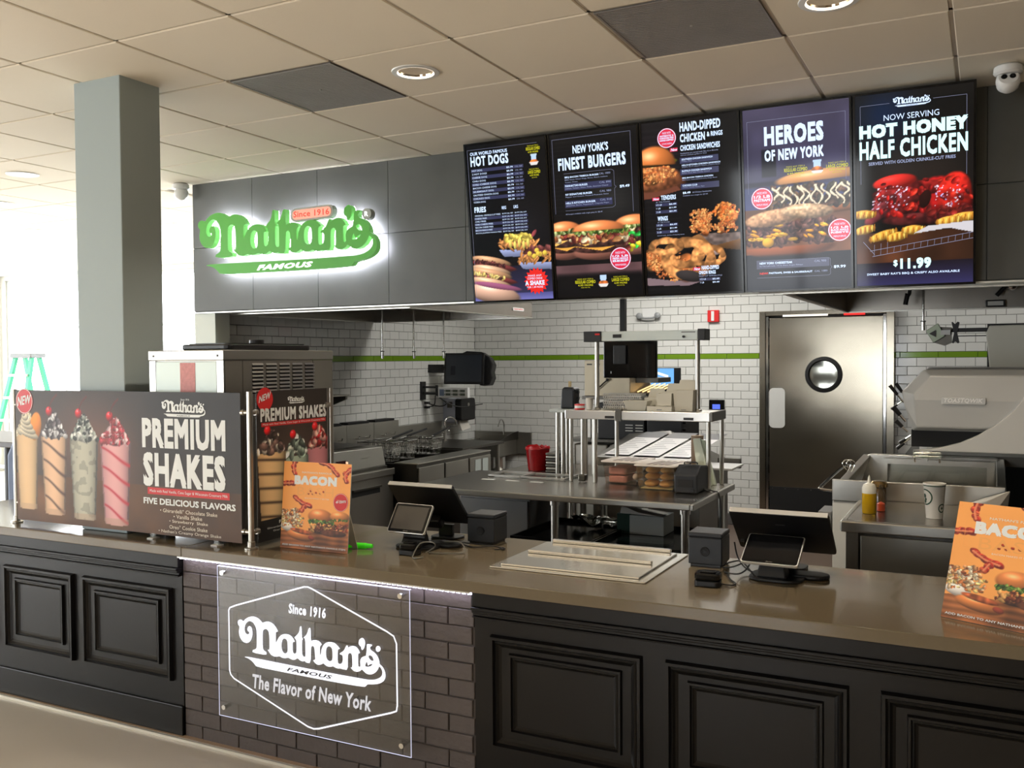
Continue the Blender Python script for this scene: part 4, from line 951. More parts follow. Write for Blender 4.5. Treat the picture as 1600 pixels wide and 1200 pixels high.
# --- 3 chicken
p = Pic(150, 265, (.05, .05, .06)); p.glow(.15, .2, .4, (.05, .035, .04)); p.glow(.9, .42, .2, (.05, .05, .04)); p.a += (.022 * (np.sin(p.Y * 170) > .5) * (p.X < .4))[..., None]
def crunchy(cu, cv, w, h, seed, n=60, cols=None):
    """a few large craggy pieces with fine crumb"""
    cols = cols or [(.86, .54, .30), (.78, .44, .23), (.91, .64, .38), (.72, .38, .20)]; r = np.random.RandomState(seed)
    for i in range(max(3, int(n / 14))):
        a = r.rand() * 6.3; q = .55 * r.rand() ** .5; z = .62 * min(w, h * p.asp) * (0.8 + .4 * r.rand())
        u, v = cu + q * w * math.cos(a), cv + q * h * math.sin(a); k = np.array(cols[r.randint(len(cols))]); ro = r.rand() * 3
        p.ell(u, v + .008, z * 1.18, z * .86, k * .45, ro, .1, soft=.3); p.ell(u, v, z * 1.15, z * .82, k, ro, .55, tex=.32, tn=26, seed=i + seed, hl=.12)
    p.scatter(n * 2, (cu - w, cv - h, cu + w, cv + h), (.010, .022), cols, seed + 50, shade=.22, hl=.08, inside=lambda a, b: ((a - cu) / w) ** 2 + ((b - cv) / h) ** 2 < .85)
p.ell(.10, .37, .38, .10, (.55, .32, .22), -.08, .5); p.poly([(0, .40), (.36, .375), (.40, .40), (.1, .435), (0, .44)], (.42, .24, .18))
p.ell(.10, .325, .33, .14, (.72, .42, .26), 0, .5, tex=.3); crunchy(.12, .30, .26, .055, 3, 90); p.ell(.26, .235, .12, .03, (.42, .46, .12), -.1, .3, hl=.2); p.ell(.10, .245, .25, .02, (.22, .16, .08), 0, .3)
p.ell(.13, .245, .24, .20, (.80, .45, .22), .06, .55, hl=.35, cut=lambda x, y: np.clip((.02 - y) / .06, 0, 1))
p.poly([(.47, .68), (.60, .655), (1.0, .70), (1.0, .765), (.50, .725)], (.58, .40, .24), shade=(.66, .76, 1.1, .5)); p.poly([(.56, .66), (1, .665), (1, .70), (.72, .735), (.6, .67)], (.42, .36, .34), tex=.3)
crunchy(.60, .56, .13, .045, 5, 60); crunchy(.60, .62, .13, .045, 6, 60); crunchy(.85, .55, .16, .06, 7, 80, [(.93, .52, .24), (.84, .42, .18), (.95, .64, .34)]); crunchy(.85, .63, .13, .035, 8, 50)
p.poly([(.0, .90), (.25, .92), (.60, .93), (.45, .955), (0, .945)], (.50, .42, .44)); crunchy(.10, .79, .15, .075, 9, 90); p.ell(.66, .77, .13, .03, (.72, .62, .60), .1, .3)
crunchy(.30, .84, .26, .09, 10, 90)
for cu, cv, ru, rv, w in ((.42, .765, .17, .12, .05), (.66, .79, .15, .09, .04), (.45, .80, .24, .17, .06), (.22, .72, .16, .06, .04)):
    for k in range(110):
        t_ = k / 110 * 2 * PI; q = .80 + .22 * math.sin(t_ * 2 + cu * 20) + .10 * math.sin(t_ * 9 + cv * 30)
        p.ell(cu + ru * math.cos(t_), cv + rv * math.sin(t_) / p.asp, w * (.85 + .12 * math.sin(t_ * 7)), w * .8, np.array((.92, .62, .36)) * q, t_, .25, tex=.22, tn=40, hl=.03)
p.ell(.46, .90, .16, .06, (.22, .20, .20), .2, .4)
pr = Print(PWS, PHS)
badge(pr, .27, .098, .052, 'MADE WITH', ['ANTIBIOTIC &', 'HORMONE FREE', 'HAND-DIPPED'], 'CHICKEN')
pr.text('HAND-DIPPED', .41, .020, .83, .072, 'w', .04); pr.text('CHICKEN', .41, .085, .67, .132, 'w', .04); pr.text('& RINGS', .69, .088, .85, .115, 'w', .03)
pr.rect(.30, .158, .38, .178, 'r'); pr.text('New', .31, .160, .38, .176, 'w', .02, .0014, shear=.3); pr.text('CHICKEN SANDWICHES', .41, .148, .82, .180, 'w', .04)
pr.text('Sandwiches are served with Slaw & on Brioche', .41, .190, .80, .198, 's', 0); pr.text('and are available grilled or fried', .41, .202, .68, .210, 's', 0)
for i, (a, b) in enumerate((('SOUTHERN CHICKEN SANDWICH', 'Pickles, Mayo'), ("HELL'S KITCHEN CHICKEN SANDWICH", 'Jalapeno Ranch, Jalapeno Peppers, Jalapeno Bacon'), ('BUFFALO CHICKEN SANDWICH', 'Buffalo Sauce, Blue Cheese, Lettuce'), ('BBQ BACON TRIBECA CHICKEN', 'BBQ Sauce, Sweet Battered Onion Rings, Bacon'), ('CHICKEN CLUB', 'Lettuce, Tomato, Bacon, Mayo'))):
    v = (.224, .257, .290, .330, .373)[i]
    if i % 2 == 0: pr.rect(.40, v - .006, .80, v + .028, 'b')
    pr.text(a, .42, v, .42 + .0128 * len(a), v + .010, 'w', .02); pr.text(b, .42, v + .013, .42 + .0082 * len(b), v + .021, 's', 0)
pr.text('$8.49', .42, .413, .50, .427, 'w', .04); pr.text('All Chicken Sandwiches', .52, .416, .72, .424, 's', 0); pr.text('Available as a single for $7.49', .42, .432, .68, .441, 's', 0)
pr.rect(.09, .432, .165, .450, 'r'); pr.text('New', .10, .434, .165, .448, 'w', .02, .0014, shear=.3); pr.text('TENDERS', .185, .423, .345, .450, 'w', .04); pr.text('BY THE POUND', .13, .457, .28, .464, 's', 0)
pr.text('WINGS', .14, .543, .25, .570, 'w', .04); pr.text('BY THE POUND', .14, .575, .27, .582, 's', 0)
for v0 in (.470, .588):
    for i in range(3):
        v = v0 + i * .0205
        if i % 2 == 0: pr.rect(.12, v - .002, .355, v + .0155, 'b')
        pr.text(('1/2 LB', '1 LB', '2 LB')[i], .13, v + .002, .13 + .06 - .015 * (i > 0), v + .011, 'w', 0); pr.text(('$6.49', '$11.99', '$21.99')[i], .27, v + .002, .345, v + .012, 'w', .02)
pr.text('Served with choice of dipping sauce', .13, .652, .42, .660, 's', 0)
pr.rect(.50, .852, .575, .872, 'r'); pr.text('New', .51, .854, .575, .870, 'w', .02, .0014, shear=.3); pr.text('HAND-DIPPED', .59, .845, .77, .868, 'w', .04); pr.text('ONION RINGS', .56, .874, .735, .895, 'w', .04); pr.text('FRESH CUT TEMPURA STYLE', .56, .901, .80, .909, 's', 0)
pr.rect(.56, .916, .78, .932, 'b'); pr.text('1/2 LB', .57, .919, .63, .928, 'w', 0); pr.text('$5.49', .70, .919, .77, .929, 'w', .02); pr.text('1 LB', .57, .938, .61, .947, 'w', 0); pr.text('$9.49', .70, .938, .77, .948, 'w', .02)
screen(2, 'menu screen of hand-dipped chicken and onion rings, middle of the row', p, pr)
# --- 4 heroes
p = Pic(150, 265, (.27, .25, .34)); p.vgrad(0, .45, (.27, .25, .33), (.24, .23, .34)); n_ = p.noise(7, 8); p.a *= (.85 + .25 * n_)[..., None]
p.rect(.17, .22, .32, .38, (.12, .12, .16), .01); p.rect(.0, .33, .62, .335, (.19, .18, .24)); p.rect(0, .395, .7, .43, (.14, .13, .20), .01); p.vgrad(.43, .62, (.22, .25, .40), (.28, .30, .48)); p.rect(0, .43, .3, .434, (.2, .2, .25))
p.a[p.Y > .55] = (np.array((.46, .30, .22)) * (.75 + .4 * p.noise(8, 9))[..., None])[p.Y > .55]; p.vgrad(.80, 1, (.11, .11, .15), (.10, .11, .16))
p.ell(.72, .57, .56, .05, (.66, .40, .24), -.03, .5)
p.scatter(190, (.24, .43, 1.02, .555), (.022, .05), [(.32, .22, .17), (.40, .30, .22), (.28, .25, .2), (.22, .14, .12)], 4, hl=.08)
rz = np.random.RandomState(6)
for k in range(13):
    u = .28 + k * .060 + .02 * rz.rand(); am, ph, ln = .02 + .02 * rz.rand(), rz.rand() * 6, .06 + .05 * rz.rand()
    for q in range(26): p.ell(u + am * math.sin(q * .25 + ph) + .02 * q / 26, .44 + q / 26 * ln, .0085 + .004 * math.sin(q * .5), .011, (.93, .86, .74), 0, .2)
p.ell(.72, .40, .44, .085, (.80, .56, .34), -.04, .5, hl=.2, cut=lambda x, y: np.clip((.35 - y) / .1, 0, 1))
p.ell(.42, .765, .46, .12, (.66, .36, .22), -.02, .5, hl=.1, cut=lambda x, y: np.clip((y + .1) / .1, 0, 1))
p.scatter(210, (.02, .625, .84, .745), (.025, .055), [(.30, .18, .16), (.38, .25, .22), (.24, .14, .14), (.46, .30, .26)], 14, hl=.12)
p.scatter(22, (.05, .64, .80, .73), (.025, .055), [(.96, .64, .14), (.98, .74, .24)], 15, flat=.38, hl=.1, rot=.3); p.ell(.22, .735, .06, .05, (.96, .70, .18), 0, .4)
p.ell(.28, .60, .30, .085, (.82, .62, .46), -.12, .5, tex=.25, tn=50); p.ell(.60, .575, .26, .075, (.86, .70, .54), .05, .5, tex=.25, tn=50, hl=.1)
p.rect(0, .80, 1, 1, (.10, .105, .145), .02); combo(pr, p, .70, .345, 1.1)
pr = Print(PWS, PHS); pr.line([(.04, .46), (.04, .065), (.965, .065), (.965, .42)], .0013, 'l')
pr.text('HEROES', .205, .100, .765, .205, 'w', .05); pr.text('OF NEW YORK', .205, .228, .765, .290, 'w', .045)
offer(pr, .50, .345, .11, 'REGULAR COMBO'); offer(pr, .885, .345, .10, 'LARGE COMBO')
badge(pr, .17, .490, .055, 'MADE WITH', ['1/2 LB', 'PASTRAMI'], 'PREMIUM HEROES'); badge(pr, .90, .690, .056, 'MADE WITH', ['1/2 LB', 'BLACK ANGUS', 'RIBEYE'], 'PREMIUM HEROES')
pr.rect(.10, .838, .80, .882, 'b'); pr.text('NEW YORK CHEESESTEAK', .13, .845, .45, .857, 'w', .03); pr.text('by Pat LaFrieda, 1/2 lb Black Angus Ribeye', .13, .863, .55, .872, 's', 0); pr.text('CAL 900', .66, .846, .77, .857, 's', 0)
pr.text('NEW!', .13, .902, .21, .914, 'R', .03); pr.text('PASTRAMI, SWISS & SAUERKRAUT', .22, .902, .64, .914, 'w', .03); pr.text('CAL 1080', .66, .902, .78, .912, 's', 0); pr.text('$9.99', .84, .880, .95, .897, 'w', .03)
pr.line([(.10, .836), (.79, .836), (.81, .842), (.81, .88), (.825, .888), (.81, .896), (.81, .925), (.79, .932), (.10, .932)], .0012, 'l')
screen(3, 'menu screen of hero sandwiches on a violet background, second from right', p, pr)
# --- 5 half chicken
p = Pic(150, 265, (.055, .052, .05)); p.glow(.25, .11, .25, (.02, .08, .18)); p.glow(.3, .40, .25, (.10, .09, .085)); p.glow(.7, .42, .3, (.08, .06, .05))
m = p.Y > .72; p.a[m] = (np.array((.34, .20, .13)) * (.6 + .6 * p.noise(6, 9))[..., None] * (1.15 - .5 * p.X)[..., None])[m]; p.vgrad(.88, 1.0, (.10, .08, .12), (.19, .18, .34))
red = [(.74, .13, .11), (.58, .09, .09), (.40, .10, .10), (.84, .20, .14)]
p.ell(.75, .565, .27, .21, (.66, .10, .10), .25, .65, tex=.35, hl=.1); p.ell(.60, .50, .26, .07, (.55, .12, .11), .0, .5, tex=.3); p.ell(.38, .545, .24, .20, (.52, .15, .15), -.35, .6, tex=.3); p.ell(.22, .60, .20, .07, (.50, .20, .22), -.75, .5, tex=.3)
p.ell(.34, .46, .20, .07, (.88, .20, .17), -.1, .5, hl=.1); p.ell(.84, .54, .15, .20, (.84, .16, .12), .2, .5, tex=.3); p.ell(.55, .66, .34, .06, (.32, .12, .12), 0, .5, tex=.4)
p.scatter(60, (.15, .46, .98, .66), (.02, .05), red, 21, hl=.15, tex=.3); p.scatter(60, (.14, .48, .46, .61), (.004, .013), [(.95, .88, .95), (.86, .7, .8)], 22, shade=.1, rot=-.6); p.scatter(45, (.68, .50, .90, .61), (.004, .012), [(.85, .75, .98), (.95, .8, .85)], 23, shade=.1)
p.ell(.60, .56, .05, .09, (.16, .07, .06), .3, .3); p.scatter(24, (.60, .60, .95, .66), (.03, .05), [(.35, .10, .10), (.5, .14, .12)], 24)
for (cu, cv, w, r_) in ((.24, .735, .14, -.3), (.36, .745, .10, -.2), (.50, .715, .11, .0), (.93, .665, .14, -.08), (.80, .68, .12, -.1), (.08, .70, .10, -.2), (.07, .62, .12, 0)):
    p.ell(cu, cv, w, .045, (.90, .66, .26), r_, .5)
    for k in range(9): p.ell(cu + (k / 8 - .5) * w * 1.7 * math.cos(r_), cv + (k / 8 - .5) * w * 1.7 * math.sin(r_) / p.asp, .007, .035, (.98, .84, .40) if k % 2 else (.70, .44, .14), r_ + .2, .2)
p.poly([(.62, .70), (1.0, .685), (1, .745), (.8, .715), (.5, .735)], (.80, .78, .80))
pr = Print(PWS, PHS)
for (a, b) in (((.06, .765), (.16, .835)), ((.12, .815), (1.0, .745)), ((.14, .845), (1.0, .775))): pr.line([a, b], .0022, 'l')
for k in range(15): u = .16 + k * .058; v = .812 - (u - .16) * .083; pr.line([(u, v - .03 + .03 * (k > 2)), (u - .005, v + .030)], .0014, 'l')
pr.line([(.30, .055), (.045, .055), (.045, .46)], .0014, 'l'); pr.line([(.67, .055), (.945, .055), (.945, .45)], .0014, 'l')
pr.logo(.33, .028, .65, 'w', famous='n'); pr.text('NOW SERVING', .25, .112, .72, .142, 'w', .0); pr.text('HOT HONEY', .035, .155, .955, .225, 'c', .07); pr.text('HALF CHICKEN', .035, .238, .955, .335, 'c', .04)
pr.text('SERVED WITH GOLDEN CRINKLE-CUT FRIES', .115, .348, .855, .365, 's', .02); pr.text('$', .325, .868, .362, .905, 'c', .04); pr.text('11.99', .385, .862, .65, .918, 'c', .05); pr.text("SWEET BABY RAY'S BBQ & CRISPY ALSO AVAILABLE", .09, .934, .89, .948, 'w', .02)
screen(4, 'menu screen of a glazed red half chicken, rightmost of the row', p, pr)
# ================================================================ GREEN WALL SIGN
green_s = mat('sign_green_face', (0.30, 0.63, 0.20), 0.4, emit=0.22, ecol=(0.30, 0.64, 0.20)); green_side = mat('sign_return_lit', (0.50, 0.82, 0.42), 0.4, emit=0.25)  # glow lifts the dark face; returns coloured paler to look lit by the halo
LX, LZ, LS = -5.071, 2.232, 1.549
sn = thing('wall_sign', 'green channel-letter wall sign with white halo light at the left of the bulkhead', 'sign', (-4.3, 5.0, LZ))
def sign_loops(loops, name, m, y0, y1):
    v, f = fill_geo(loops, 0.5, 1.0); mb = MB()
    mb.add([(LX + a * LS, y0 if c > 0 else y1, LZ + b * LS) for a, b, c in v], f)
    return mb.build(name, m, sn)
outer = [LOGO[0]] + LOGO[1:5]
def sign_two(loops, name):
    v, f = fill_geo(loops, 0.5, 1.0); mb = MB(); mis = []
    mb.add([(LX + a * LS, 4.985 if c > 0 else 5.032, LZ + b * LS) for a, b, c in v], f)
    o = mb.build(name, [green_s, green_side], sn); me = o.data
    idx = [0 if abs(pp.normal.y) > 0.7 else 1 for pp in me.polygons]; me.polygons.foreach_set('material_index', idx); me.update(); return o
sign_two(outer, 'script_letters'); sign_two([LOGO[5]], 'apostrophe')
tv, tf, (a, b, c, d) = text_geo('FAMOUS', 0.05, 0.3); mb = MB()
mb.add([(LX + (0.352 + (x - a) / (b - a) * .315) * LS, 4.983, LZ + (0.010 + (y - c) / (d - c) * .024) * LS) for x, y in tv], tf); mb.build('lettering', emis('sign_white_lit', (1, 1, 1), 1.6), sn)
# red date lozenge
cap = mat('sign_grey_face', (0.68, 0.70, 0.66), 0.5)
MB().prism(rrect(-4.222, -3.868, 2.560, 2.648, 0.040), lambda p_, q_, d_: (p_, d_, q_ + 0.02 * (p_ + 4.05)), 4.985, 5.03).build('date_capsule', cap, sn)
MB().prism(rrect(-4.205, -3.885, 2.573, 2.635, 0.028), lambda p_, q_, d_: (p_, d_, q_ + 0.02 * (p_ + 4.05)), 4.981, 4.9851).build('date_lens', emis('sign_red_glow', (1.0, 0.62, 0.52), 1.1), sn)
tv, tf, (a, b, c, d) = text_geo('Since 1916', 0.02, 0.0); mb = MB()
mb.add([(-4.195 + (x - a) / (b - a) * .30, 4.9795, 2.584 + (y - c) / (d - c) * .042) for x, y in tv], tf); mb.build('lettering', emis('sign_red_text', (0.93, 0.28, 0.20), 0.9), sn)
MB().cyl((-3.60, 4.985, 2.566), (-3.60, 5.03, 2.566), 0.036, 24).build('registered_mark', cap, sn, smooth=True)
tv, tf, (a, b, c, d) = text_geo('R', 0.02, 0.0); mb = MB(); mb.add([(-3.614 + (x - a) / (b - a) * .026, 4.9835, 2.550 + (y - c) / (d - c) * .032) for x, y in tv], tf); mb.build('lettering', emis('sign_white_lit', (1, 1, 1), 1.6), sn)
# halo: white LED modules on the back of the letters, shining at the wall
def back_glow(loops, name):
    v, f = fill_geo(loops); mb = MB(); mb.add([(LX + a * LS, 5.034, LZ + b * LS) for a, b, c in v], f); mb.build(name, emis('halo_led', (0.93, 0.93, 1.0), 26), sn)
back_glow(outer, 'halo_back'); back_glow([LOGO[5]], 'halo_back')
MB().prism(rrect(-4.21, -3.88, 2.566, 2.640, 0.034), lambda p_, q_, d_: (p_, d_, q_ + 0.02 * (p_ + 4.05)), 5.0315, 5.034).build('halo_back', emis('halo_led', (0.93, 0.93, 1.0), 26), sn)
for (x, z) in ((-4.95, 2.48), (-4.3, 2.45), (-3.75, 2.42), (-4.05, 2.6), (-4.6, 2.26)): MB().cyl((x, 5.03, z), (x, 5.094, z), 0.006, 8).build('stand_off', steel, sn)
sn.location = sn.location + Vector((0.034, -0.04, -0.007))
# ================================================================ CEILING FITTINGS
def downlight(x, y, label, near):
    t = thing('downlight', label, 'ceiling light', (x, y, CEIL - 0.01), 'recessed round downlights')
    R_ = 0.085
    MB().lathe([(R_, 0.012), (R_, -0.003), (R_ + 0.022, -0.001), (R_ + 0.024, 0.003)], (x, y, CEIL - 0.003), 36).build('trim_ring', white_plastic, t, smooth=True)
    MB().lathe([(R_, 0.0), (R_ * .92, 0.03), (R_ * .72, 0.062), (R_ * .40, 0.078), (0.001, 0.08)], (x, y, CEIL - 0.003), 36).build('reflector', mat('facet_reflector', (0.93, 0.88, 0.80), 0.10, 1.0), t, smooth=True)
    MB().lathe([(0.001, -0.0), (0.016, 0.004), (0.02, 0.016), (0.016, 0.03)], (x, y, CEIL + 0.035), 20).build('bulb', emis('bulb_glow', (1, 0.9, 0.74), 60 if near else 60), t, smooth=True)
    MB().lathe([(R_ * .985, -0.002), (R_ * .93, 0.006)], (x, y, CEIL - 0.004), 36).build('glow_ring', emis('ring_glow', (1, 0.93, 0.84), 2.4), t, smooth=True)
    l = bpy.data.lights.new('downlight_lamp', 'SPOT'); l.energy = 75; l.color = (1, 0.88, 0.72); l.spot_size = math.radians(125); l.spot_blend = 0.7; l.shadow_soft_size = 0.05
    o = bpy.data.objects.new('downlight_lamp', l); C.objects.link(o); o.parent = t; o.matrix_parent_inverse = Matrix.Translation(-PLOC[t.name]); o.location = (x, y, CEIL - 0.012)
    return t
downlight(-2.30, 3.575, 'round downlight in the tile beside the left grey ceiling grille', True)
downlight(-0.52, 3.575, 'round downlight at the top edge of the view, beside the right grille', True)
# small far ones sit on the tile faces
def far_light(x, y, label):
    t = thing('downlight', label, 'ceiling light', (x, y, CEIL - 0.008), 'recessed round downlights')
    MB().lathe([(0.001, -0.003), (0.075, -0.003)], (x, y, CEIL - 0.002), 24).build('lens', emis('far_lens', (1, 0.97, 0.9), 3.5), t)
    MB().lathe([(0.075, -0.003), (0.10, -0.005), (0.105, 0.0)], (x, y, CEIL - 0.002), 24).build('trim_ring', white_plastic, t, smooth=True)
far_light(-5.91, 4.21, 'brightest far downlight just left of the grey column'); far_light(-7.13, 4.87, 'far downlight at the left edge of the view')
far_light(-8.31, 6.04, 'far downlight low on the dining ceiling left of the column'); far_light(-8.40, 7.98, 'far downlight between the column and the bulkhead'); far_light(-10.0, 7.2, 'farthest downlight near the bright windows')
grille_m = mat('grey_perforated_grille', (0.56, 0.54, 0.52), 0.45, 0.35, noise=0.10, nscale=6, bump=0.35, bscale=500)
def grille(i, label):
    x0, y0 = OX + PX * i + 0.012, OY + 0.012; x1, y1 = x0 + PX - 0.024, y0 + PY - 0.024
    t = thing('ceiling_grille', label, 'air grille', ((x0 + x1) / 2, (y0 + y1) / 2, CEIL - 0.002), 'square return air grilles')
    MB().box(x0, x1, y0, y1, CEIL + 0.001, CEIL + 0.005).build('perforated_plate', grille_m, t)
    f = MB()
    for k in range(44): q = y0 + 0.012 + k * (y1 - y0 - 0.02) / 44; f.box(x0 + 0.008, x1 - 0.008, q, q + 0.0045, CEIL - 0.001, CEIL + 0.002)
    tag(f.build('fins', grille_m, t), kind='stuff')
    m = MB().box(x0, x1, y0, y0 + 0.008, CEIL - 0.002, CEIL + 0.003).box(x0, x1, y1 - 0.008, y1, CEIL - 0.002, CEIL + 0.003).box(x0, x0 + 0.008, y0 + .008, y1 - .008, CEIL - 0.002, CEIL + 0.003).box(x1 - 0.008, x1, y0 + .008, y1 - .008, CEIL - 0.002, CEIL + 0.003)
    m.build('rim', grille_m, t)
    MB().lathe([(0.001, -0.004), (0.006, -0.002), (0.006, 0.0)], ((x0 + x1) / 2, (y0 + y1) / 2, CEIL - 0.001), 12).build('centre_screw', steel, t)
grille(0, 'grey perforated ceiling grille above the green wall sign side, left of the downlight'); grille(3, 'grey perforated ceiling grille at the top of the view over the menu screens')
def dome_cam(x, y, label, yaw, flip=1):
    t = thing('security_camera', label, 'camera', (x, y, CEIL - 0.11), 'white turret cameras')
    MB().lathe([(0.001, 0), (0.045, 0), (0.058, -0.010), (0.060, -0.035), (0.050, -0.045), (0.001, -0.045)][::-1], (x, y, CEIL), 28).build('base', white_plastic, t, smooth=True)
    M = (Matrix.Rotation(yaw, 3, 'Z') @ Matrix.Rotation(math.radians(62), 3, 'X'))
    MB().lathe([(0.001, -0.052), (0.030, -0.046), (0.046, -0.026), (0.050, 0.0), (0.047, 0.022), (0.040, 0.030), (0.001, 0.032)], (x, y, CEIL - 0.072), 28, M=M).build('turret', white_plastic, t, smooth=True)
    for s in (-1, 1):
        c = Vector((x, y, CEIL - 0.072)) + M @ Vector((s * 0.017, 0, 0.031))
        MB().lathe([(0.001, 0.004), (0.012, 0.003), (0.0135, 0)], c, 16, M=M).build('lens', black_gloss, t, smooth=True)
dome_cam(0.075, 4.74, 'white twin-lens security camera at the right of the menu screens', 0.05); dome_cam(-5.235, 4.98, 'white security camera at the left corner of the bulkhead', -1.2)
for (x, y) in ((-2.5, 7.6), (-1.2, 6.3), (0.6, 7.6)):
    t = thing('kitchen_luminaire', {-2.5: 'flat white kitchen ceiling luminaire above the sandwich unit', -1.2: 'flat white kitchen ceiling luminaire before the walk-in door', 0.6: 'flat white kitchen ceiling luminaire above the right grill line'}[x], 'ceiling light', (x, y, CEIL - 0.02), 'kitchen ceiling luminaires')
    MB().box(x - .62, x + .62, y - .32, y + .32, CEIL - 0.044, CEIL - 0.021).build('body', white_plastic, t)
# ================================================================ HOODS
def hood(name, label, x0, x1, y0, y1, zb, zt, badge=None):
    t = thing(name, label, 'extractor hood', ((x0 + x1) / 2, (y0 + y1) / 2, zb)); w = 0.018
    MB().box(x0, x1, y0, y0 + w, zb, zt).build('front_skirt', steel_h, t); MB().box(x0, x1, y1 - w, y1, zb, zt).build('rear_skirt', steel_h, t)
    MB().box(x0, x0 + w, y0 + w, y1 - w, zb, zt).build('left_skirt', steel_h, t); MB().box(x1 - w, x1, y0 + w, y1 - w, zb, zt).build('right_skirt', steel_h, t)
    MB().box(x0, x1, y0, y1, zt, zt + 0.02).build('top', steel_dull, t)
    r = 0.03; m = MB().box(x0 - .004, x1 + .004, y0 - .004, y0 + r, zb - 0.008, zb).box(x0 - .004, x1 + .004, y1 - r, y1 + .004, zb - 0.008, zb).box(x0 - .004, x0 + r, y0 + r, y1 - r, zb - 0.008, zb).box(x1 - r, x1 + .004, y0 + r, y1 - r, zb - 0.008, zb)
    m.build('drip_lip', steel, t)
    return t
hl_ = hood('extractor_hood', 'long steel extractor hood over the fryers along the left wall', -5.045, -3.42, 5.215, 7.08, 1.968, 2.55)
n = 8
for i in range(n):
    y = 5.26 + i * 0.224; m = MB(); m.hexa([(-4.75, y, 2.06), (-4.30, y, 2.42), (-4.30, y + .21, 2.42), (-4.75, y + .21, 2.06)], [(-4.77, y, 2.08), (-4.32, y, 2.44), (-4.32, y + .21, 2.44), (-4.77, y + .21, 2.08)]); m.build('baffle_filter', steel_dark, hl_)
MB().prism(rrect(6.72, 6.92, 2.012, 2.036, 0.008), fYZ, -3.421, -3.416).build('brand_plate', white_plastic, hl_)
tv, tf, (a, b, c, d) = text_geo('CaptiveAire', 0.03, 0.2); mb = MB(); mb.add([(-3.4155, 6.735 + (x - a) / (b - a) * .17, 2.016 + (y - c) / (d - c) * .016) for x, y in tv], tf); mb.build('lettering', red_p, hl_)
hr_ = hood('extractor_hood', 'steel extractor hood over the grill station at the right', -1.00, 2.6, 5.215, 7.70, 1.968, 2.60)
for i in range(13): x = -.85 + i * .26; m = MB(); m.hexa([(x, 7.3, 2.45), (x + .24, 7.3, 2.45), (x + .24, 6.9, 2.58), (x, 6.9, 2.58)], [(x, 7.3, 2.47), (x + .24, 7.3, 2.47), (x + .24, 6.9, 2.60), (x, 6.9, 2.60)]); m.build('baffle_filter', steel_dark, hr_)
t = thing('hood_lamp', 'black-framed rectangular lamp inside the right extractor hood', 'lamp', (0.05, 7.60, 1.97))
MB().box(-.015, .115, 7.62, 7.68, 1.962 + .01, 2.022).build('housing', black, t, bevel=.006); MB().box(0.0, .10, 7.612, 7.62, 1.982, 2.012).build('lens', mat('frosted_glass', (.85, .85, .82), .3), t)
t = thing('hood_cable', 'black cable drop with a plug hanging inside the right hood', 'cable', (-.53, 7.3, 1.98))
MB().tube([(-.50, 7.3, 2.45), (-.50, 7.3, 2.10), (-.515, 7.3, 2.06)], .013, 10).build('cord', cable_m, t, smooth=True); MB().tube([(-.515, 7.3, 2.07), (-.53, 7.3, 1.99)], .017, 10, sub=1).build('plug', black, t, smooth=True)
t = thing('spray_nozzle', 'black swivel nozzle under the right end of the right hood', 'nozzle', (.06, 7.5, 2.03))
MB().tube([(.055, 7.5, 2.045), (.12, 7.5, 2.12)], .016, 10, sub=1).build('barrel', black, t, smooth=True); MB().ball((.155, 7.5, 2.12), .04, 14, 10).build('joint', chrome, t, smooth=True); MB().cyl((.155, 7.5, 2.12), (.155, 7.5, 2.45), .015, 10).build('pipe', chrome, t, smooth=True)
def drop(x, y, z0, label, zt=2.549):
    t = thing('nozzle_drop', label, 'pipe', (x, y, z0), 'thin steel nozzle pipes hanging from the hoods')
    MB().cyl((x, y, z0 + .05), (x, y, zt), .008, 10).build('pipe', chrome, t, smooth=True); MB().cyl((x, y, z0), (x, y, z0 + .055), .013, 12).build('nozzle', chrome, t, smooth=True); MB().cyl((x, y, z0 + .055), (x, y, z0 + .062), .017, 12).build('collar', black, t)
drop(-4.4, 6.30, 1.63, 'hanging nozzle pipe over the oven, nearest of three'); drop(-4.4, 6.77, 1.63, 'hanging nozzle pipe over the fryers, middle of three'); drop(-4.24, 7.0, 1.63, 'hanging nozzle pipe in front of the wall monitor, farthest of three')
drop(-.372, 6.6, 1.785, 'hanging nozzle pipe beside the white-backed monitor under the right hood', 2.599)
# ================================================================ LEFT WALL COOKING LINE
ov = thing('warming_oven', 'steel oven with a dark slot handle, nearest unit on the left wall', 'oven', (-4.6, 5.65, 0))
MB().box(-5.03, -4.17, 5.24, 6.02, 0.10, 0.80).build('body', steel_dark, ov, bevel=.004)
MB().hexa([(-5.03, 5.24, .80), (-4.17, 5.24, .80), (-4.17, 6.0, .80), (-5.03, 6.0, .80)], [(-5.03, 5.24, .955), (-4.20, 5.24, .955), (-4.20, 6.0, .945), (-5.03, 6.0, .945)]).build('control_panel', steel_dull, ov, bevel=.006)
MB().box(-4.17, -4.115, 5.26, 6.02, 0.28, 0.775).build('door', steel_dull, ov, bevel=.006); MB().box(-4.115, -4.10, 5.26, 6.02, 0.73, 0.78).build('door_lip', steel_dull, ov, bevel=.004)
MB().box(-4.116, -4.1135, 5.49, 5.84, 0.612, 0.668).build('handle_slot', black_matt, ov); MB().box(-4.1135, -4.095, 5.49, 5.84, 0.655, 0.668).build('handle_lip', steel_dark, ov)
MB().box(-4.20, -4.185 + .01, 5.40, 5.50, .845, .885).build('switch', mat('dark_red_switch', (.22, .03, .04), .3), ov)
MB().cyl((-4.19, 5.515, .865), (-4.17, 5.515, .865), .008, 10).build('pilot_light', emis('pilot', (1, .75, .6), 1.2), ov)
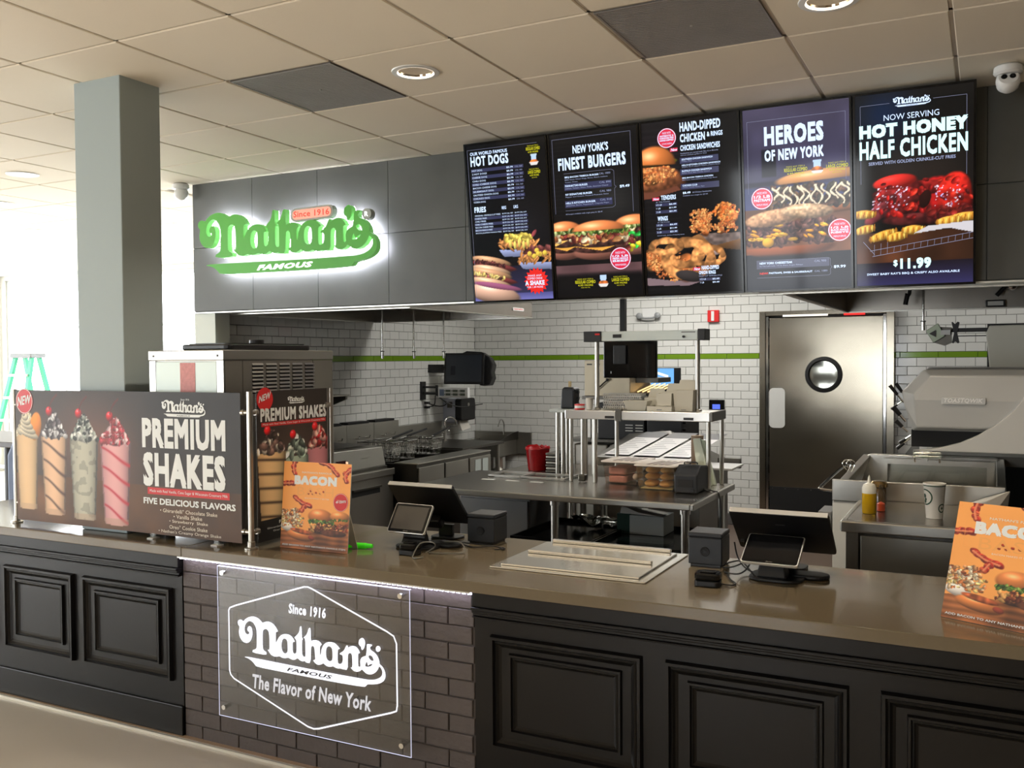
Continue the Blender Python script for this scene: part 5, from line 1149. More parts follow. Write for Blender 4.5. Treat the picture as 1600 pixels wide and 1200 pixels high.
for (x, y) in ((-4.97, 5.3), (-4.23, 5.3), (-4.97, 5.96), (-4.23, 5.96)): MB().cyl((x, y, 0), (x, y, .10), .022, 12).build('leg', steel, ov, smooth=True)
tv, tf, (a, b, c, d) = text_geo('frymaster', .02, .2); mb = MB(); mb.add([(-4.183 - .02 * (y - c) / (d - c) * 0, 5.70 + (x - a) / (b - a) * .10, .868 + (y - c) / (d - c) * .018) for x, y in tv], tf); mb.build('lettering', steel, ov)
MB().box(-4.99, -4.30, 5.36, 5.95, .956, .962).build('griddle_plate', steel_dark, ov)
# fryer bank
for i, (y0, y1) in enumerate(((6.10, 6.50), (6.502, 6.90), (6.902, 7.30))):
    t = thing('deep_fryer', ('deep fryer nearest the oven, with the nearest wire basket', 'middle deep fryer of the bank on the left wall', 'farthest deep fryer of the bank, with white labels on its door')[i], 'deep fryer', (-4.45, (y0 + y1) / 2, 0), 'bank of deep fryers')
    b = MB(); b.box(-4.92, -3.95, y0, y1, .10, .70).box(-4.92, -4.72, y0, y1, .70, .80).box(-4.16, -3.95, y0, y1, .70, .80).box(-4.72, -4.16, y0, y0 + .02, .70, .80).box(-4.72, -4.16, y1 - .02, y1, .70, .80)
    b.build('tank', steel_dark, t); MB().box(-4.72, -4.16, y0 + .02, y1 - .02, .70, .705).build('oil_well', black_gloss, t)
    MB().box(-3.95, -3.935, y0 + .012, y1 - .012, .30, .775).build('door', steel_dull, t, bevel=.004); MB().box(-4.16, -3.94, y0, y1, .80, .81).build('front_ledge', steel, t, bevel=.003)
    MB().box(-5.03, -4.92, y0, y1, .10, 1.055).build('flue_back', steel_dull, t, bevel=.004)
    MB().box(-5.02, -4.93, y0 + .03, y1 - .06, 1.056, 1.075).build('flue_lid', black_matt, t)
    for yy in (y0 + .12, y1 - .12): MB().tube([(-4.92, yy, .93), (-4.885, yy, .935), (-4.875, yy, .955)], .006, 8).build('basket_hook', chrome, t, smooth=True)
    for (x, y) in ((-4.9, y0 + .05), (-4.0, y0 + .05), (-4.9, y1 - .05), (-4.0, y1 - .05)): MB().cyl((x, y, 0), (x, y, .10), .02, 10).build('leg', steel, t, smooth=True)
    if i == 2:
        for yy in (7.0, 7.13): MB().box(-3.935, -3.932, yy, yy + .10, .60, .75).build('label', mat('pale_label', (.66, .69, .67), .5), t)
def wire_basket(x, y, z, w, d, h, label, hand):
    t = thing('fry_basket', label, 'basket', (x, y, z), 'wire fry baskets')
    m = MB(); r = .0022
    for k in range(4):
        zz = z + h * k / 3; s = .86 + .14 * k / 3; rr = r * (2 if k == 3 else 1)
        P_ = [(x - w / 2 * s, y - d / 2 * s, zz), (x + w / 2 * s, y - d / 2 * s, zz), (x + w / 2 * s, y + d / 2 * s, zz), (x - w / 2 * s, y + d / 2 * s, zz)]
        for a, b in zip(P_, P_[1:] + P_[:1]): m.cyl(a, b, rr, 5)
    for side in range(4):
        for k in range(9):
            q = k / 8 - .5
            for (dx, dy) in (((q * w, -d / 2), (q * w, d / 2), (-w / 2, q * d), (w / 2, q * d))[side],): m.cyl((x + dx * .86, y + dy * .86, z), (x + dx, y + dy, z + h), r, 5)
    for k in range(7): q = (k / 6 - .5) * .86; m.cyl((x + q * w, y - d / 2 * .86, z), (x + q * w, y + d / 2 * .86, z), r, 5)
    m.build('wire_cage', chrome, t)
    a = Vector(hand[0]); b = Vector(hand[1]); MB().cyl(a, a + (b - a) * .3, .005, 8).build('handle_rod', chrome, t); MB().tube([a + (b - a) * .25, a + (b - a) * .6, b], .009, 10).build('handle_grip', black, t, smooth=True)
wire_basket(-4.42, 6.28, .80, .34, .15, .15, 'wire fry basket with a black handle, nearest of three over the fryers', [(-4.4, 6.33, .955), (-4.42, 6.76, 1.01)])
wire_basket(-4.42, 6.50, .80, .34, .15, .15, 'wire fry basket with a black handle, middle of three over the fryers', [(-4.4, 6.54, .955), (-4.42, 6.99, 1.008)])
wire_basket(-4.42, 6.90, .80, .34, .18, .14, 'wire fry basket with a black handle, farthest of three over the fryers', [(-4.4, 6.97, .92), (-4.42, 7.40, 1.0)])
# corner drainboard and hand sink
t = thing('corner_table', 'low dark steel drainboard in the far left corner behind the fryers', 'table', (-4.7, 7.8, 0))
MB().box(-5.03, -4.30, 7.42, 8.25, .775, .80).build('top', steel_dark, t, bevel=.004); MB().box(-5.04, -5.03, 7.42, 8.25, .80, .98).build('splashback', steel_dull, t); MB().box(-5.0, -4.34, 7.46, 8.2, .25, .27).build('shelf', steel_dull, t)
for (x, y) in ((-4.99, 7.47), (-4.35, 7.47), (-4.99, 8.2), (-4.35, 8.2)): MB().cyl((x, y, 0), (x, y, .775), .02, 12).build('leg', steel, t, smooth=True)
t = thing('hand_sink', 'small steel hand sink with curved splash guard in the far corner', 'sink', (-4.75, 8.8, .62))
b = MB().box(-4.98, -4.52, 8.52, 8.54, .60, .755).box(-4.98, -4.52, 8.94, 8.96, .60, .80).box(-4.98, -4.96, 8.54, 8.94, .60, .755).box(-4.54, -4.52, 8.54, 8.94, .60, .755).box(-4.96, -4.54, 8.54, 8.94, .60, .615); b.build('basin', steel_dull, t)
prof = [(8.50, .755), (8.98, .755), (8.98, .84), (8.86, .835), (8.72, .81), (8.60, .775), (8.50, .758)]
MB().prism(prof, fYZ, -4.515, -4.505).build('splash_guard', steel_dark, t); MB().box(-5.04, -4.35, 8.965, 8.985, .60, .83).build('back_plate', steel_dull, t)
MB().tube([(-4.66, 8.93, .80), (-4.66, 8.93, .93), (-4.66, 8.86, .97), (-4.66, 8.80, .90)], .008, 8).build('spout', chrome, t, smooth=True)
t = thing('swivel_faucet', 'chrome wall faucet with gooseneck spout below the towel dispenser', 'faucet', (-4.95, 8.15, .80))
MB().tube([(-4.92, 8.13, .80), (-4.92, 8.13, .93), (-4.92, 8.14, 1.0), (-4.90, 8.20, 1.03), (-4.88, 8.27, 1.0), (-4.88, 8.28, .95)], .010, 10).build('gooseneck', chrome, t, smooth=True)
MB().cyl((-4.92, 8.13, .80), (-4.92, 8.13, .90), .018, 12).build('body', chrome, t, smooth=True)
for s in (-1, 1): MB().cyl((-4.92, 8.13, .87), (-4.92, 8.13 + s * .07, .885), .009, 10).ball((-4.92, 8.13 + s * .075, .89), .016, 10, 6).build('tap_handle', chrome, t, smooth=True)
t = thing('steel_canister', 'shiny steel canister below the corner hand sink', 'canister', (-4.60, 8.70, .44))
MB().lathe([(.001, 0), (.065, 0), (.068, .008), (.068, .135), (.001, .135)], (-4.60, 8.70, .452), 24).build('body', chrome, t, smooth=True); MB().box(-4.70, -4.50, 8.58, 8.82, .44, .45).build('bracket_shelf', steel_dull, t)
MB().box(-4.70, -4.69, 8.82, 9.0, .40, .45).build('bracket', steel_dull, t)
# towel dispenser
t = thing('towel_dispenser', 'white and black paper towel dispenser on the left wall near the corner', 'dispenser', (-4.95, 8.45, .96))
MB().prism(rrect(8.30, 8.60, .955, 1.215, .03), fYZ, -5.045, -4.90).build('body', mat('pale_grey_plastic', (.74, .75, .80), .35), t, bevel=.01)
MB().prism(rrect(8.30, 8.60, .985, 1.215, .03), fYZ, -4.899, -4.825).build('front_cover', black, t, bevel=.01); MB().cyl((-4.825, 8.45, 1.15), (-4.820, 8.45, 1.15), .018, 16).build('emblem', steel, t)
MB().box(-4.99, -4.93, 8.296, 8.30, 1.12, 1.18).build('sight_window', steel_dark, t)
MB().hexa([(-4.90, 8.36, .90), (-4.85, 8.36, .88), (-4.85, 8.54, .90), (-4.90, 8.54, .90)], [(-4.90, 8.36, .985), (-4.89, 8.36, .985), (-4.89, 8.54, .985), (-4.90, 8.54, .985)]).build('towel_sheet', paper, t)
# monitor on the left wall
def rot_at(c, rz, rx=0.0): return Matrix.Translation(c) @ Matrix.Rotation(rz, 4, 'Z') @ Matrix.Rotation(rx, 4, 'X')
mt = rot_at((-4.625, 8.0, 1.375), 0.10, -0.10)
t = thing('kitchen_monitor', 'dark kitchen display monitor on the wall beside the corner', 'monitor', mtx=mt)
MB().box(-.215, .215, 0, .035, 0, .31).build('housing', black, t, local=True, bevel=.006); MB().box(-.192, .192, -.003, 0, .022, .288).build('screen', mat('dim_screen', (.19, .205, .23), .18), t, local=True)
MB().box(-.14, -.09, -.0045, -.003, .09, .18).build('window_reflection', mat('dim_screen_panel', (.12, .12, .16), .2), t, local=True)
MB().prism([(-.08, .30), (.0, .335), (.16, .325), (.25, .27), (.29, .20), (.275, .13), (.29, .07), (.26, .0), (.16, -.01), (.10, .05), (.05, .25)], lambda a, b, d: (a, d, b), .05, .16).build('wall_arm_cover', black, t, local=True, bevel=.01)
MB().box(-.435, -.24, .04, .14, .12, .20).build('wall_plate', black, t, local=True)
MB().box(-.26, .02, .04, .12, .14, .18).build('arm', black, t, local=True)
t = thing('kitchen_timer', 'white kitchen timer panel with small displays under the wall monitor', 'timer', (-4.67, 7.9, 1.24))
MB().box(-4.845, -4.505, 7.88, 7.92, 1.243, 1.345).build('body', white_plastic, t, bevel=.004)
for k in range(3):
    for j in range(2): MB().box(-4.755 + k * .082, -4.70 + k * .082, 7.877, 7.88, 1.265 + j * .035, 1.287 + j * .035).build('display', mat('olive_display', (.30, .33, .28), .3), t)
MB().box(-4.825, -4.775, 7.877, 7.88, 1.262, 1.325).build('keypad', mat('blue_grey_keypad', (.42, .47, .56), .4), t)
for k in range(3):
    for j in range(2): MB().cyl((-4.765 + k * .082, 7.879, 1.276 + j * .035), (-4.765 + k * .082, 7.875, 1.276 + j * .035), .005, 8).build('button', black, t)
t = thing('timer_bracket', 'black wall bracket arm holding the white timer panel', 'bracket', (-4.98, 7.9, 1.22))
MB().box(-5.049, -5.02, 7.86, 7.94, 1.22, 1.40).build('wall_plate', black, t, bevel=.003); MB().box(-5.02, -4.86, 7.885, 7.915, 1.335, 1.355).box(-5.02, -4.86, 7.88, 7.92, 1.27, 1.295).build('arms', black, t); MB().cyl((-4.87, 7.9, 1.26), (-4.87, 7.9, 1.365), .014, 12).box(-4.87, -4.85, 7.93, 7.935, 1.28, 1.32).build('knuckle', black, t)
t = thing('power_cords', 'black power cords hanging below the timer bracket to the wall outlet', 'cord', (-4.9, 7.9, 1.10))
MB().tube([(-4.90, 7.92, 1.26), (-4.93, 7.95, 1.17), (-5.0, 7.96, 1.145), (-5.045, 7.96, 1.14)], .005, 6).build('cord', cable_m, t, smooth=True); MB().tube([(-4.86, 7.93, 1.24), (-4.82, 8.0, 1.18), (-4.90, 8.0, 1.15), (-5.045, 7.96, 1.185)], .005, 6).build('cord', cable_m, t, smooth=True)
MB().tube([(-4.88, 7.93, 1.26), (-4.78, 8.02, 1.17), (-4.70, 8.1, 1.14), (-4.64, 8.2, 1.15), (-4.63, 8.4, 1.16)], .005, 6).build('cord', cable_m, t, smooth=True)
for z in (1.14, 1.185): MB().box(-5.048, -5.0, 7.94, 7.98, z - .012, z + .012).build('plug', black, t)
t = thing('wall_shelf', 'short dark steel shelf on the left wall behind the shake machine', 'shelf', (-4.9, 6.1, 1.21))
MB().box(-5.048, -4.78, 5.75, 6.36, 1.318, 1.33).build('board', steel_dull, t); MB().prism([(-5.048, 1.20), (-5.048, 1.318), (-4.80, 1.318), (-4.80, 1.29)], lambda a, b, d: (a, d, b), 6.33, 6.355).build('bracket', steel_dark, t)
MB().prism([(-5.048, 1.20), (-5.048, 1.318), (-4.80, 1.318), (-4.80, 1.29)], lambda a, b, d: (a, d, b), 5.80, 5.825).build('bracket', steel_dark, t)
# ================================================================ BACK WALL FIXTURES
t = thing('emergency_light', 'twin-head emergency light with curved bar high on the back wall', 'emergency light', (-3.03, 8.96, 2.0))
MB().tube([(-3.12, 8.955, 2.055), (-3.09, 8.95, 2.025), (-3.03, 8.95, 2.018), (-2.97, 8.95, 2.025), (-2.94, 8.955, 2.055)], .010, 10).build('curved_bar', mat('grey_plastic', (.55, .56, .56), .4), t, smooth=True)
for s in (-3.125, -2.935): MB().lathe([(.001, -.02), (.024, -.02), (.030, -.008), (.030, .012), (.012, .022), (.001, .022)], (s, 8.955, 2.045), 20, M=Matrix.Rotation(PI / 2, 3, 'X')).build('lamp_head', MATS['grey_plastic'], t, smooth=True)
MB().box(-3.10, -2.96, 8.975, 8.993, 2.03, 2.12).build('back_plate', white_plastic, t)
t = thing('fire_alarm_pull', 'red fire alarm pull station on the white tiled back wall', 'fire alarm', (-2.375, 8.96, 1.965))
MB().box(-2.43, -2.32, 8.955, 8.993, 1.965, 2.08).build('box', red_p, t, bevel=.004); MB().box(-2.392, -2.362, 8.948, 8.955, 1.975, 2.07).build('white_handle', white_plastic, t, bevel=.002)
t = thing('thermostat', 'small black thermostat with a blue display on the back wall', 'thermostat', (-2.345, 8.97, 1.115))
MB().box(-2.42, -2.27, 8.97, 8.993, 1.115, 1.21).build('body', black_gloss, t, bevel=.004); MB().box(-2.385, -2.31, 8.968, 8.97, 1.118, 1.165).build('blue_display', emis('blue_display', (.35, .45, .95), 1.0), t)
# ================================================================ CENTRAL PREP TABLE
pt = thing('prep_table', 'long steel prep table with undershelf behind the middle of the counter', 'table', (-2.1, 4.85, 0))
top = MB(); wx0, wx1, wy0, wy1 = -2.72, -2.20, 4.99, 5.20
top.box(-2.93, -1.29, 4.45, wy0, .888, .90).box(-2.93, wx0, wy0, 5.26, .888, .90).box(wx1, -1.29, wy0, 5.26, .888, .90).box(wx0, wx1, wy1, 5.26, .888, .90)
top.build('top', steel_h, pt)
MB().box(-2.93, -1.29, 4.43, 4.45, .868, .9005).build('front_edge', steel, pt, bevel=.005); MB().box(-1.29, -1.272, 4.43, 5.27, .868, .9005).build('side_edge', steel, pt, bevel=.004)
MB().box(wx0, wx1, wy0, wy1, .78, .79).build('well_floor', steel_dark, pt)
for (x, y) in ((-2.045, 4.50), (-1.335, 4.50), (-1.335, 5.21), (-2.045, 5.21), (-2.88, 4.50), (-2.88, 5.21)):
    MB().cyl((x, y, 0.02), (x, y, .87), .021, 16).cyl((x, y, .84), (x, y, .866), .027, 16).lathe([(.001, 0), (.018, 0), (.024, .02), (.021, .03)], (x, y, 0), 14).build('leg', steel, pt, smooth=True)
MB().box(-2.36, -1.34, 4.48, 5.23, .60, .615).build('undershelf', steel_dark, pt); MB().box(-2.36, -1.34, 4.46, 4.48, .595, .622).build('undershelf_edge', steel, pt)
u = thing('undercounter_fridge', 'grey steel undercounter cabinet below the left half of the prep table', 'fridge', (-2.65, 5.0, 0))
MB().box(-2.85, -2.375, 4.88, 5.42, .06, .795).build('body', galv, u, bevel=.004); MB().box(-2.84, -2.385, 4.862, 4.88, .10, .785).build('door', galv, u, bevel=.003)
for x in (-2.8, -2.43):
    for y in (4.93, 5.37): MB().cyl((x, y, 0), (x, y, .06), .02, 10).build('foot', rubber, u)
for i, (x0, x1) in enumerate(((wx0 + .004, -2.50), (-2.496, wx1 - .004))):
    t = thing('pan_lid', ('clear lid tray set in the prep table, left of two', 'clear lid tray set in the prep table, right of two beside the shelf posts')[i], 'lid', ((x0 + x1) / 2, 5.09, .90), 'clear pan lids in the prep table')
    MB().box(x0, x1, wy0 + .003, wy1 - .003, .901, .905).build('clear_sheet', acrylic, t); f = MB(); f.box(x0, x1, wy0 + .003, wy0 + .012, .9052, .914).box(x0, x1, wy1 - .012, wy1 - .003, .9052, .914).box(x0, x0 + .009, wy0 + .012, wy1 - .012, .9052, .914).box(x1 - .009, x1, wy0 + .012, wy1 - .012, .9052, .914); f.build('rim', silver_edge, t)
for i, x in enumerate((-2.69, -2.53, -2.37)):
    tag(MB().box(x, x + .085, 4.86, 4.885, .9006, .902).build('table_label', white_plastic), ('small white strip label on the prep table edge, leftmost of three', 'small white strip label on the prep table edge, middle of three', 'small white strip label on the prep table edge, rightmost of three')[i], 'label', 'strip labels on the prep table')
# overshelf
sh = thing('overshelf', 'steel pass shelf on posts standing on the prep table', 'shelf', (-1.75, 5.1, .90))
MB().box(-2.19, -1.335, 4.985, 5.24, 1.305, 1.318).build('board', steel, sh); MB().box(-2.19, -1.335, 4.965, 4.985, 1.268, 1.319).build('front_edge', silver_edge, sh, bevel=.004); MB().box(-1.335, -1.318, 4.965, 5.25, 1.270, 1.322).build('side_edge', steel_dark, sh, bevel=.004)
for (x, y) in ((-2.165, 5.0), (-1.352, 5.0), (-2.165, 5.22), (-1.337, 5.225), (-2.092, 5.0), (-2.015, 5.0), (-1.965, 5.22)):
    MB().cyl((x, y, .902), (x, y, 1.304), .0125, 14).build('post', steel, sh, smooth=True)
for x in (-1.94, -1.48): MB().box(x, x + .055, 4.961, 4.965, 1.276, 1.290).build('name_tag', black, sh)
MB().box(-1.875, -1.84, 4.955, 4.99, 1.262, 1.328).build('ticket_clip', steel_dark, sh)
MB().box(-2.115, -2.07, 4.975, 5.025, .905, .945).build('post_clamp', steel_dark, sh, bevel=.008)
# heat lamp
hp = thing('heat_lamp', 'pale grey infrared heat lamp bar on two posts over the pass shelf', 'heat lamp', (-1.75, 5.1, 1.318))
MB().box(-1.998, -1.428, 5.06, 5.16, 1.716, 1.772).build('housing', mat('pale_aluminium', (.80, .83, .81), .35, .3), hp, bevel=.003); MB().box(-2.108, -1.999, 5.055, 5.16, 1.714, 1.775).build('end_box', charcoal, hp, bevel=.003); MB().box(-1.427, -1.385, 5.055, 5.16, 1.714, 1.778).build('end_cap', charcoal, hp, bevel=.003)
MB().box(-2.035, -2.005, 5.052, 5.055, 1.752, 1.762).build('red_label', red_p, hp); MB().box(-1.925, -1.875, 5.054, 5.06, 1.735, 1.755).build('rating_label', black, hp); MB().box(-1.52, -1.44, 5.058, 5.06, 1.758, 1.763).build('maker_text', steel_dark, hp); MB().cyl((-1.505, 5.06, 1.735), (-1.505, 5.045, 1.735), .007, 10).build('toggle', black, hp)
for x in (-1.90 - .145, -1.442): MB().cyl((x, 5.11, 1.319), (x, 5.11, 1.715), .0135, 16).lathe([(.001, 0), (.024, 0), (.022, .008), (.014, .012)], (x, 5.11, 1.3185), 16).build('post', steel, hp, smooth=True)
# hanging monitor
t = thing('hanging_monitor', 'black monitor seen from the back, hanging on a ceiling pole behind the heat lamp', 'monitor', (-2.0, 5.6, 1.49))
MB().box(-2.092, -2.058, 5.62, 5.655, 1.70, CEIL - .025).build('pole', black, t); MB().box(-2.19, -1.838, 5.58, 5.615, 1.492, 1.728).build('housing', black_gloss, t, bevel=.006); MB().box(-2.115, -2.03, 5.56, 5.58, 1.58, 1.70).build('vesa_plate', black, t, bevel=.003)
MB().box(-2.14, -2.135, 5.578, 5.58, 1.52, 1.535).build('status_label', white_plastic, t)
# ---- on the pass shelf
sz_ = 1.3195
t = thing('paper_cup', 'plain white paper cup beside the left post of the heat lamp', 'cup', (-2.057, 5.03, sz_)); MB().lathe([(.001, 0), (.018, 0), (.0225, .066), (.0235, .068), (.0215, .066), (.017, .003)], (-2.063, 5.035, sz_), 20).build('body', paper, t, smooth=True); MB().lathe([(.001, .061), (.0215, .061)], (-2.063, 5.035, sz_), 16).build('lid', white_plastic, t)
t = thing('tape_roll', 'red and white label tape roll at the left end of the pass shelf', 'tape', (-2.12, 5.03, sz_)); MB().lathe([(.014, 0), (.030, 0), (.030, .032), (.014, .032), (.014, 0)], (-2.125, 5.035, sz_), 24).build('roll', red_p, t, smooth=True); MB().lathe([(.0302, .008), (.0306, .009), (.0306, .022), (.0302, .023)], (-2.125, 5.035, sz_), 24).build('white_print', white_plastic, t)
t = thing('basket_tray_stack', 'stack of perforated metal trays on the left of the pass shelf', 'trays', (-1.93, 5.13, sz_))
for k in range(6):
    m = MB(); x0, x1, y0, y1 = -2.02 + .004 * (k % 2), -1.775 - .006 * (k % 3), 5.14, 5.23; z = sz_ + .001 + k * .0155
    m.box(x0, x1, y0, y1, z, z + .002)
    for i in range(18): x = x0 + i * (x1 - x0) / 18; m.box(x, x + .007, y0 - .002, y0, z, z + .013); 
    m.box(x0, x1, y0 - .004, y0 - .002, z + .011, z + .015).box(x0, x1, y1, y1 + .002, z, z + .013)
    m.build('tray', steel_dull if k % 2 else steel, t)
card_m = mat('cream_carton', (.80, .78, .72), .7, noise=.03)
def carton(x0, x1, y0, y1, z, h, label, lid=None, tilt=.12, print_=None):
    t = thing('food_carton', label, 'carton', ((x0 + x1) / 2, (y0 + y1) / 2, z), 'white food cartons on the pass shelf'); s = tilt * h; w = .002
    m = MB(); b = [(x0 + s, y0 + s, z), (x1 - s, y0 + s, z), (x1 - s, y1 - s, z), (x0 + s, y1 - s, z)]; tt = [(x0, y0, z + h), (x1, y0, z + h), (x1, y1, z + h), (x0, y1, z + h)]
    bi = [(x0 + s + w, y0 + s + w, z + w), (x1 - s - w, y0 + s + w, z + w), (x1 - s - w, y1 - s - w, z + w), (x0 + s + w, y1 - s - w, z + w)]; ti = [(x0 + w, y0 + w, z + h), (x1 - w, y0 + w, z + h), (x1 - w, y1 - w, z + h), (x0 + w, y1 - w, z + h)]
    fs = [(3, 2, 1, 0)] + [(i, (i + 1) % 4, 4 + (i + 1) % 4, 4 + i) for i in range(4)] + [(8, 9, 10, 11)] + [(8 + (i + 1) % 4, 8 + i, 12 + i, 12 + (i + 1) % 4) for i in range(4)] + [(4 + i, 4 + (i + 1) % 4, 12 + (i + 1) % 4, 12 + i) for i in range(4)]
    m.add(b + tt + bi + ti, fs); m.build('tray', card_m, t)
    if lid: MB().hexa([(x0, y1, z + h), (x1, y1, z + h), (x1, y1 + .002, z + h), (x0, y1 + .002, z + h)], [(x0 + .01, y1 + lid * .25, z + h + lid), (x1 - .01, y1 + lid * .25, z + h + lid), (x1 - .01, y1 + lid * .25 + .002, z + h + lid), (x0 + .01, y1 + lid * .25 + .002, z + h + lid)]).build('lid_flap', card_m, t)
    if print_: MB().box((x0 + x1) / 2 - .015, (x0 + x1) / 2 + .015, y0 + s - .0006, y0 + s + .0, z + .006, z + .012).build('print', mat('grey_ink', (.5, .5, .5), .6), t)
carton(-1.845, -1.70, 5.0, 5.09, sz_, .056, 'wide open carton tray at the front left of the carton pile', None, .35, True)
carton(-1.765, -1.66, 5.14, 5.21, sz_, .070, 'open carton with raised flap behind the wide carton tray', .05, .1)
carton(-1.655, -1.565, 5.02, 5.10, sz_ + .03, .070, 'upright carton standing on the flat carton box in the middle of the pile', .0, .06)
carton(-1.70, -1.555, 4.99, 5.14, sz_, .028, 'low flat carton box lying at the front of the pile', .0, .05, True)
carton(-1.56, -1.445, 5.03, 5.12, sz_, .118, 'tall carton at the right end of the pile beside the heat lamp post', .055, .06, True)
carton(-1.655, -1.56, 5.14, 5.21, sz_, .105, 'tall back carton with raised flap behind the flat box', .045, .06)
# ---- on the prep table
clear_poly = glass_thin('milky_polycarbonate', (.95, .94, .93), .12)
def food_bin(x0, x1, y0, y1, h, label, kind):
    z = .901; t = thing('food_bin', label, 'food container', ((x0 + x1) / 2, (y0 + y1) / 2, z), 'plastic food bins on the prep table'); w = .003; s = .012
    m = MB(); m.hexa([(x0 + s, y0 + s, z), (x1 - s, y0 + s, z), (x1 - s, y0 + s + w, z), (x0 + s, y0 + s + w, z)], [(x0, y0, z + h), (x1, y0, z + h), (x1, y0 + w, z + h), (x0, y0 + w, z + h)])
    m.hexa([(x0 + s, y1 - s - w, z), (x1 - s, y1 - s - w, z), (x1 - s, y1 - s, z), (x0 + s, y1 - s, z)], [(x0, y1 - w, z + h), (x1, y1 - w, z + h), (x1, y1, z + h), (x0, y1, z + h)])
    m.hexa([(x0 + s, y0 + s, z), (x0 + s + w, y0 + s, z), (x0 + s + w, y1 - s, z), (x0 + s, y1 - s, z)], [(x0, y0, z + h), (x0 + w, y0, z + h), (x0 + w, y1, z + h), (x0, y1, z + h)])
    m.hexa([(x1 - s - w, y0 + s, z), (x1 - s, y0 + s, z), (x1 - s, y1 - s, z), (x1 - s - w, y1 - s, z)], [(x1 - w, y0, z + h), (x1, y0, z + h), (x1, y1, z + h), (x1 - w, y1, z + h)]); m.box(x0 + s, x1 - s, y0 + s, y1 - s, z, z + w)
    m.build('tub', clear_poly, t)
    frost = mat('frosted_lid', (.90, .86, .82), .4, alpha=.9)
    MB().prism(rrect(x0 - .012, x1 + .012, y0 - .012, y1 + .012, .02), fXY, z + h, z + h + .008).build('lid', frost, t, bevel=.002)
    for k in range(4): q = x0 + .05 + k * .035; MB().hexa([(q, y0 + .03, z + h + .008), (q + .018, y0 + .03, z + h + .008), (q + .018 + .03, y1 - .05, z + h + .008), (q + .03, y1 - .05, z + h + .008)], [(q, y0 + .03, z + h + .0095), (q + .018, y0 + .03, z + h + .0095), (q + .018 + .03, y1 - .05, z + h + .0095), (q + .03, y1 - .05, z + h + .0095)]).build('lid_slot', mat('lid_slot_dark', (.45, .38, .35), .5), t)
    rr = random.Random(int(abs(x0) * 100)); m = MB()
    if kind == 'patty':
        pm = mat('pink_food_packs', (.84, .55, .47), .55, noise=.12, nscale=30)
        for k in range(2): MB().prism(rrect(x0 + .02, x0 + .13, y0 + .03, y1 - .03, .02), fXY, z + .006 + k * .046, z + .045 + k * .046).build('wrapped_food', pm, t, bevel=.008)
        for k in range(7): MB().ball((x0 + .16 + rr.random() * .045, y0 + .04 + rr.random() * (y1 - y0 - .08), z + .03 + rr.random() * .07), .022, 10, 7, (1, 1.3, .9)).build('wrapped_food', mat('pale_food', (.87, .76, .66), .5, noise=.1, nscale=25), t, smooth=True)
    else:
        pm = mat('golden_rolls', (.84, .62, .33), .6, noise=.2, nscale=28, bump=.2, bscale=60)
        for k in range(3):
            for j in range(2): MB().ball((x0 + .06 + j * .085, (y0 + y1) / 2 - .03 + .01 * k, z + .026 + k * .036), .042, 14, 9, (1.0, 1.6, .46)).build('bread_roll', pm, t, smooth=True)
        MB().box(x0 + .02, x1 - .02, y0 + .02, y1 - .02, z + .004, z + .008).build('liner', mat('greasy_paper', (.75, .66, .42), .5), t)
food_bin(-1.955, -1.735, 4.965, 5.215, .125, 'clear lidded bin of pink wrapped food, left of two on the prep table', 'patty')
food_bin(-1.708, -1.49, 4.83, 5.10, .128, 'clear lidded bin of golden bread rolls, right of two on the prep table', 'rolls')
pr_ = thing('receipt_printer', 'dark grey receipt printer at the right end of the prep table', 'printer', (-1.42, 4.9, .901))
MB().prism([(4.78, .902), (5.0, .902), (5.0, 1.03), (4.86, 1.045), (4.775, 1.0)], fYZ, -1.478, -1.352).build('body', charcoal, pr_, bevel=.008)
MB().box(-1.455, -1.375, 4.773, 4.777, .935, .975).build('paper_slot', black_matt, pr_); MB().box(-1.392, -1.368, 4.772, 4.777, .912, .926).build('power_switch', black, pr_); MB().tube([(-1.45, 4.88, 1.046), (-1.445, 4.88, 1.056), (-1.385, 4.88, 1.056), (-1.38, 4.88, 1.046)], .004, 6).build('top_lever', black, pr_, smooth=True)
MB().tube([(-1.352, 4.9, .92), (-1.33, 4.9, .905), (-1.30, 4.9, .905), (-1.262, 4.9, .86), (-1.262, 4.9, .55), (-1.30, 4.95, .3)], .005, 6).build('cord', cable_m, pr_, smooth=True)
t = thing('paper_roll', 'tall brown paper towel roll beside the right posts of the pass shelf', 'paper roll', (-1.49, 5.36, .90)); MB().lathe([(.012, 0), (.036, 0), (.036, .175), (.012, .175), (.012, 0)], (-1.515, 5.36, .985), 24).build('paper', mat('kraft_paper', (.70, .60, .50), .8), t, smooth=True); MB().cyl((-1.515, 5.36, .951), (-1.515, 5.36, .985), .03, 16).build('core', paper, t)
t = thing('wax_paper_bag', 'leaning white waxed paper sleeves behind the right shelf post', 'paper', (-1.39, 5.15, .90))
wp = mat('waxed_paper', (.84, .87, .80), .5); MB().hexa([(-1.44, 5.12, .902), (-1.37, 5.12, .902), (-1.37, 5.16, .902), (-1.44, 5.16, .902)], [(-1.475, 5.13, 1.16), (-1.435, 5.13, 1.165), (-1.435, 5.15, 1.165), (-1.475, 5.15, 1.16)]).build('sleeve', wp, t); MB().hexa([(-1.425, 5.16, .902), (-1.355, 5.16, .902), (-1.355, 5.19, .902), (-1.425, 5.19, .902)], [(-1.45, 5.17, 1.155), (-1.42, 5.17, 1.15), (-1.42, 5.19, 1.15), (-1.45, 5.19, 1.155)]).build('sleeve', wp, t)
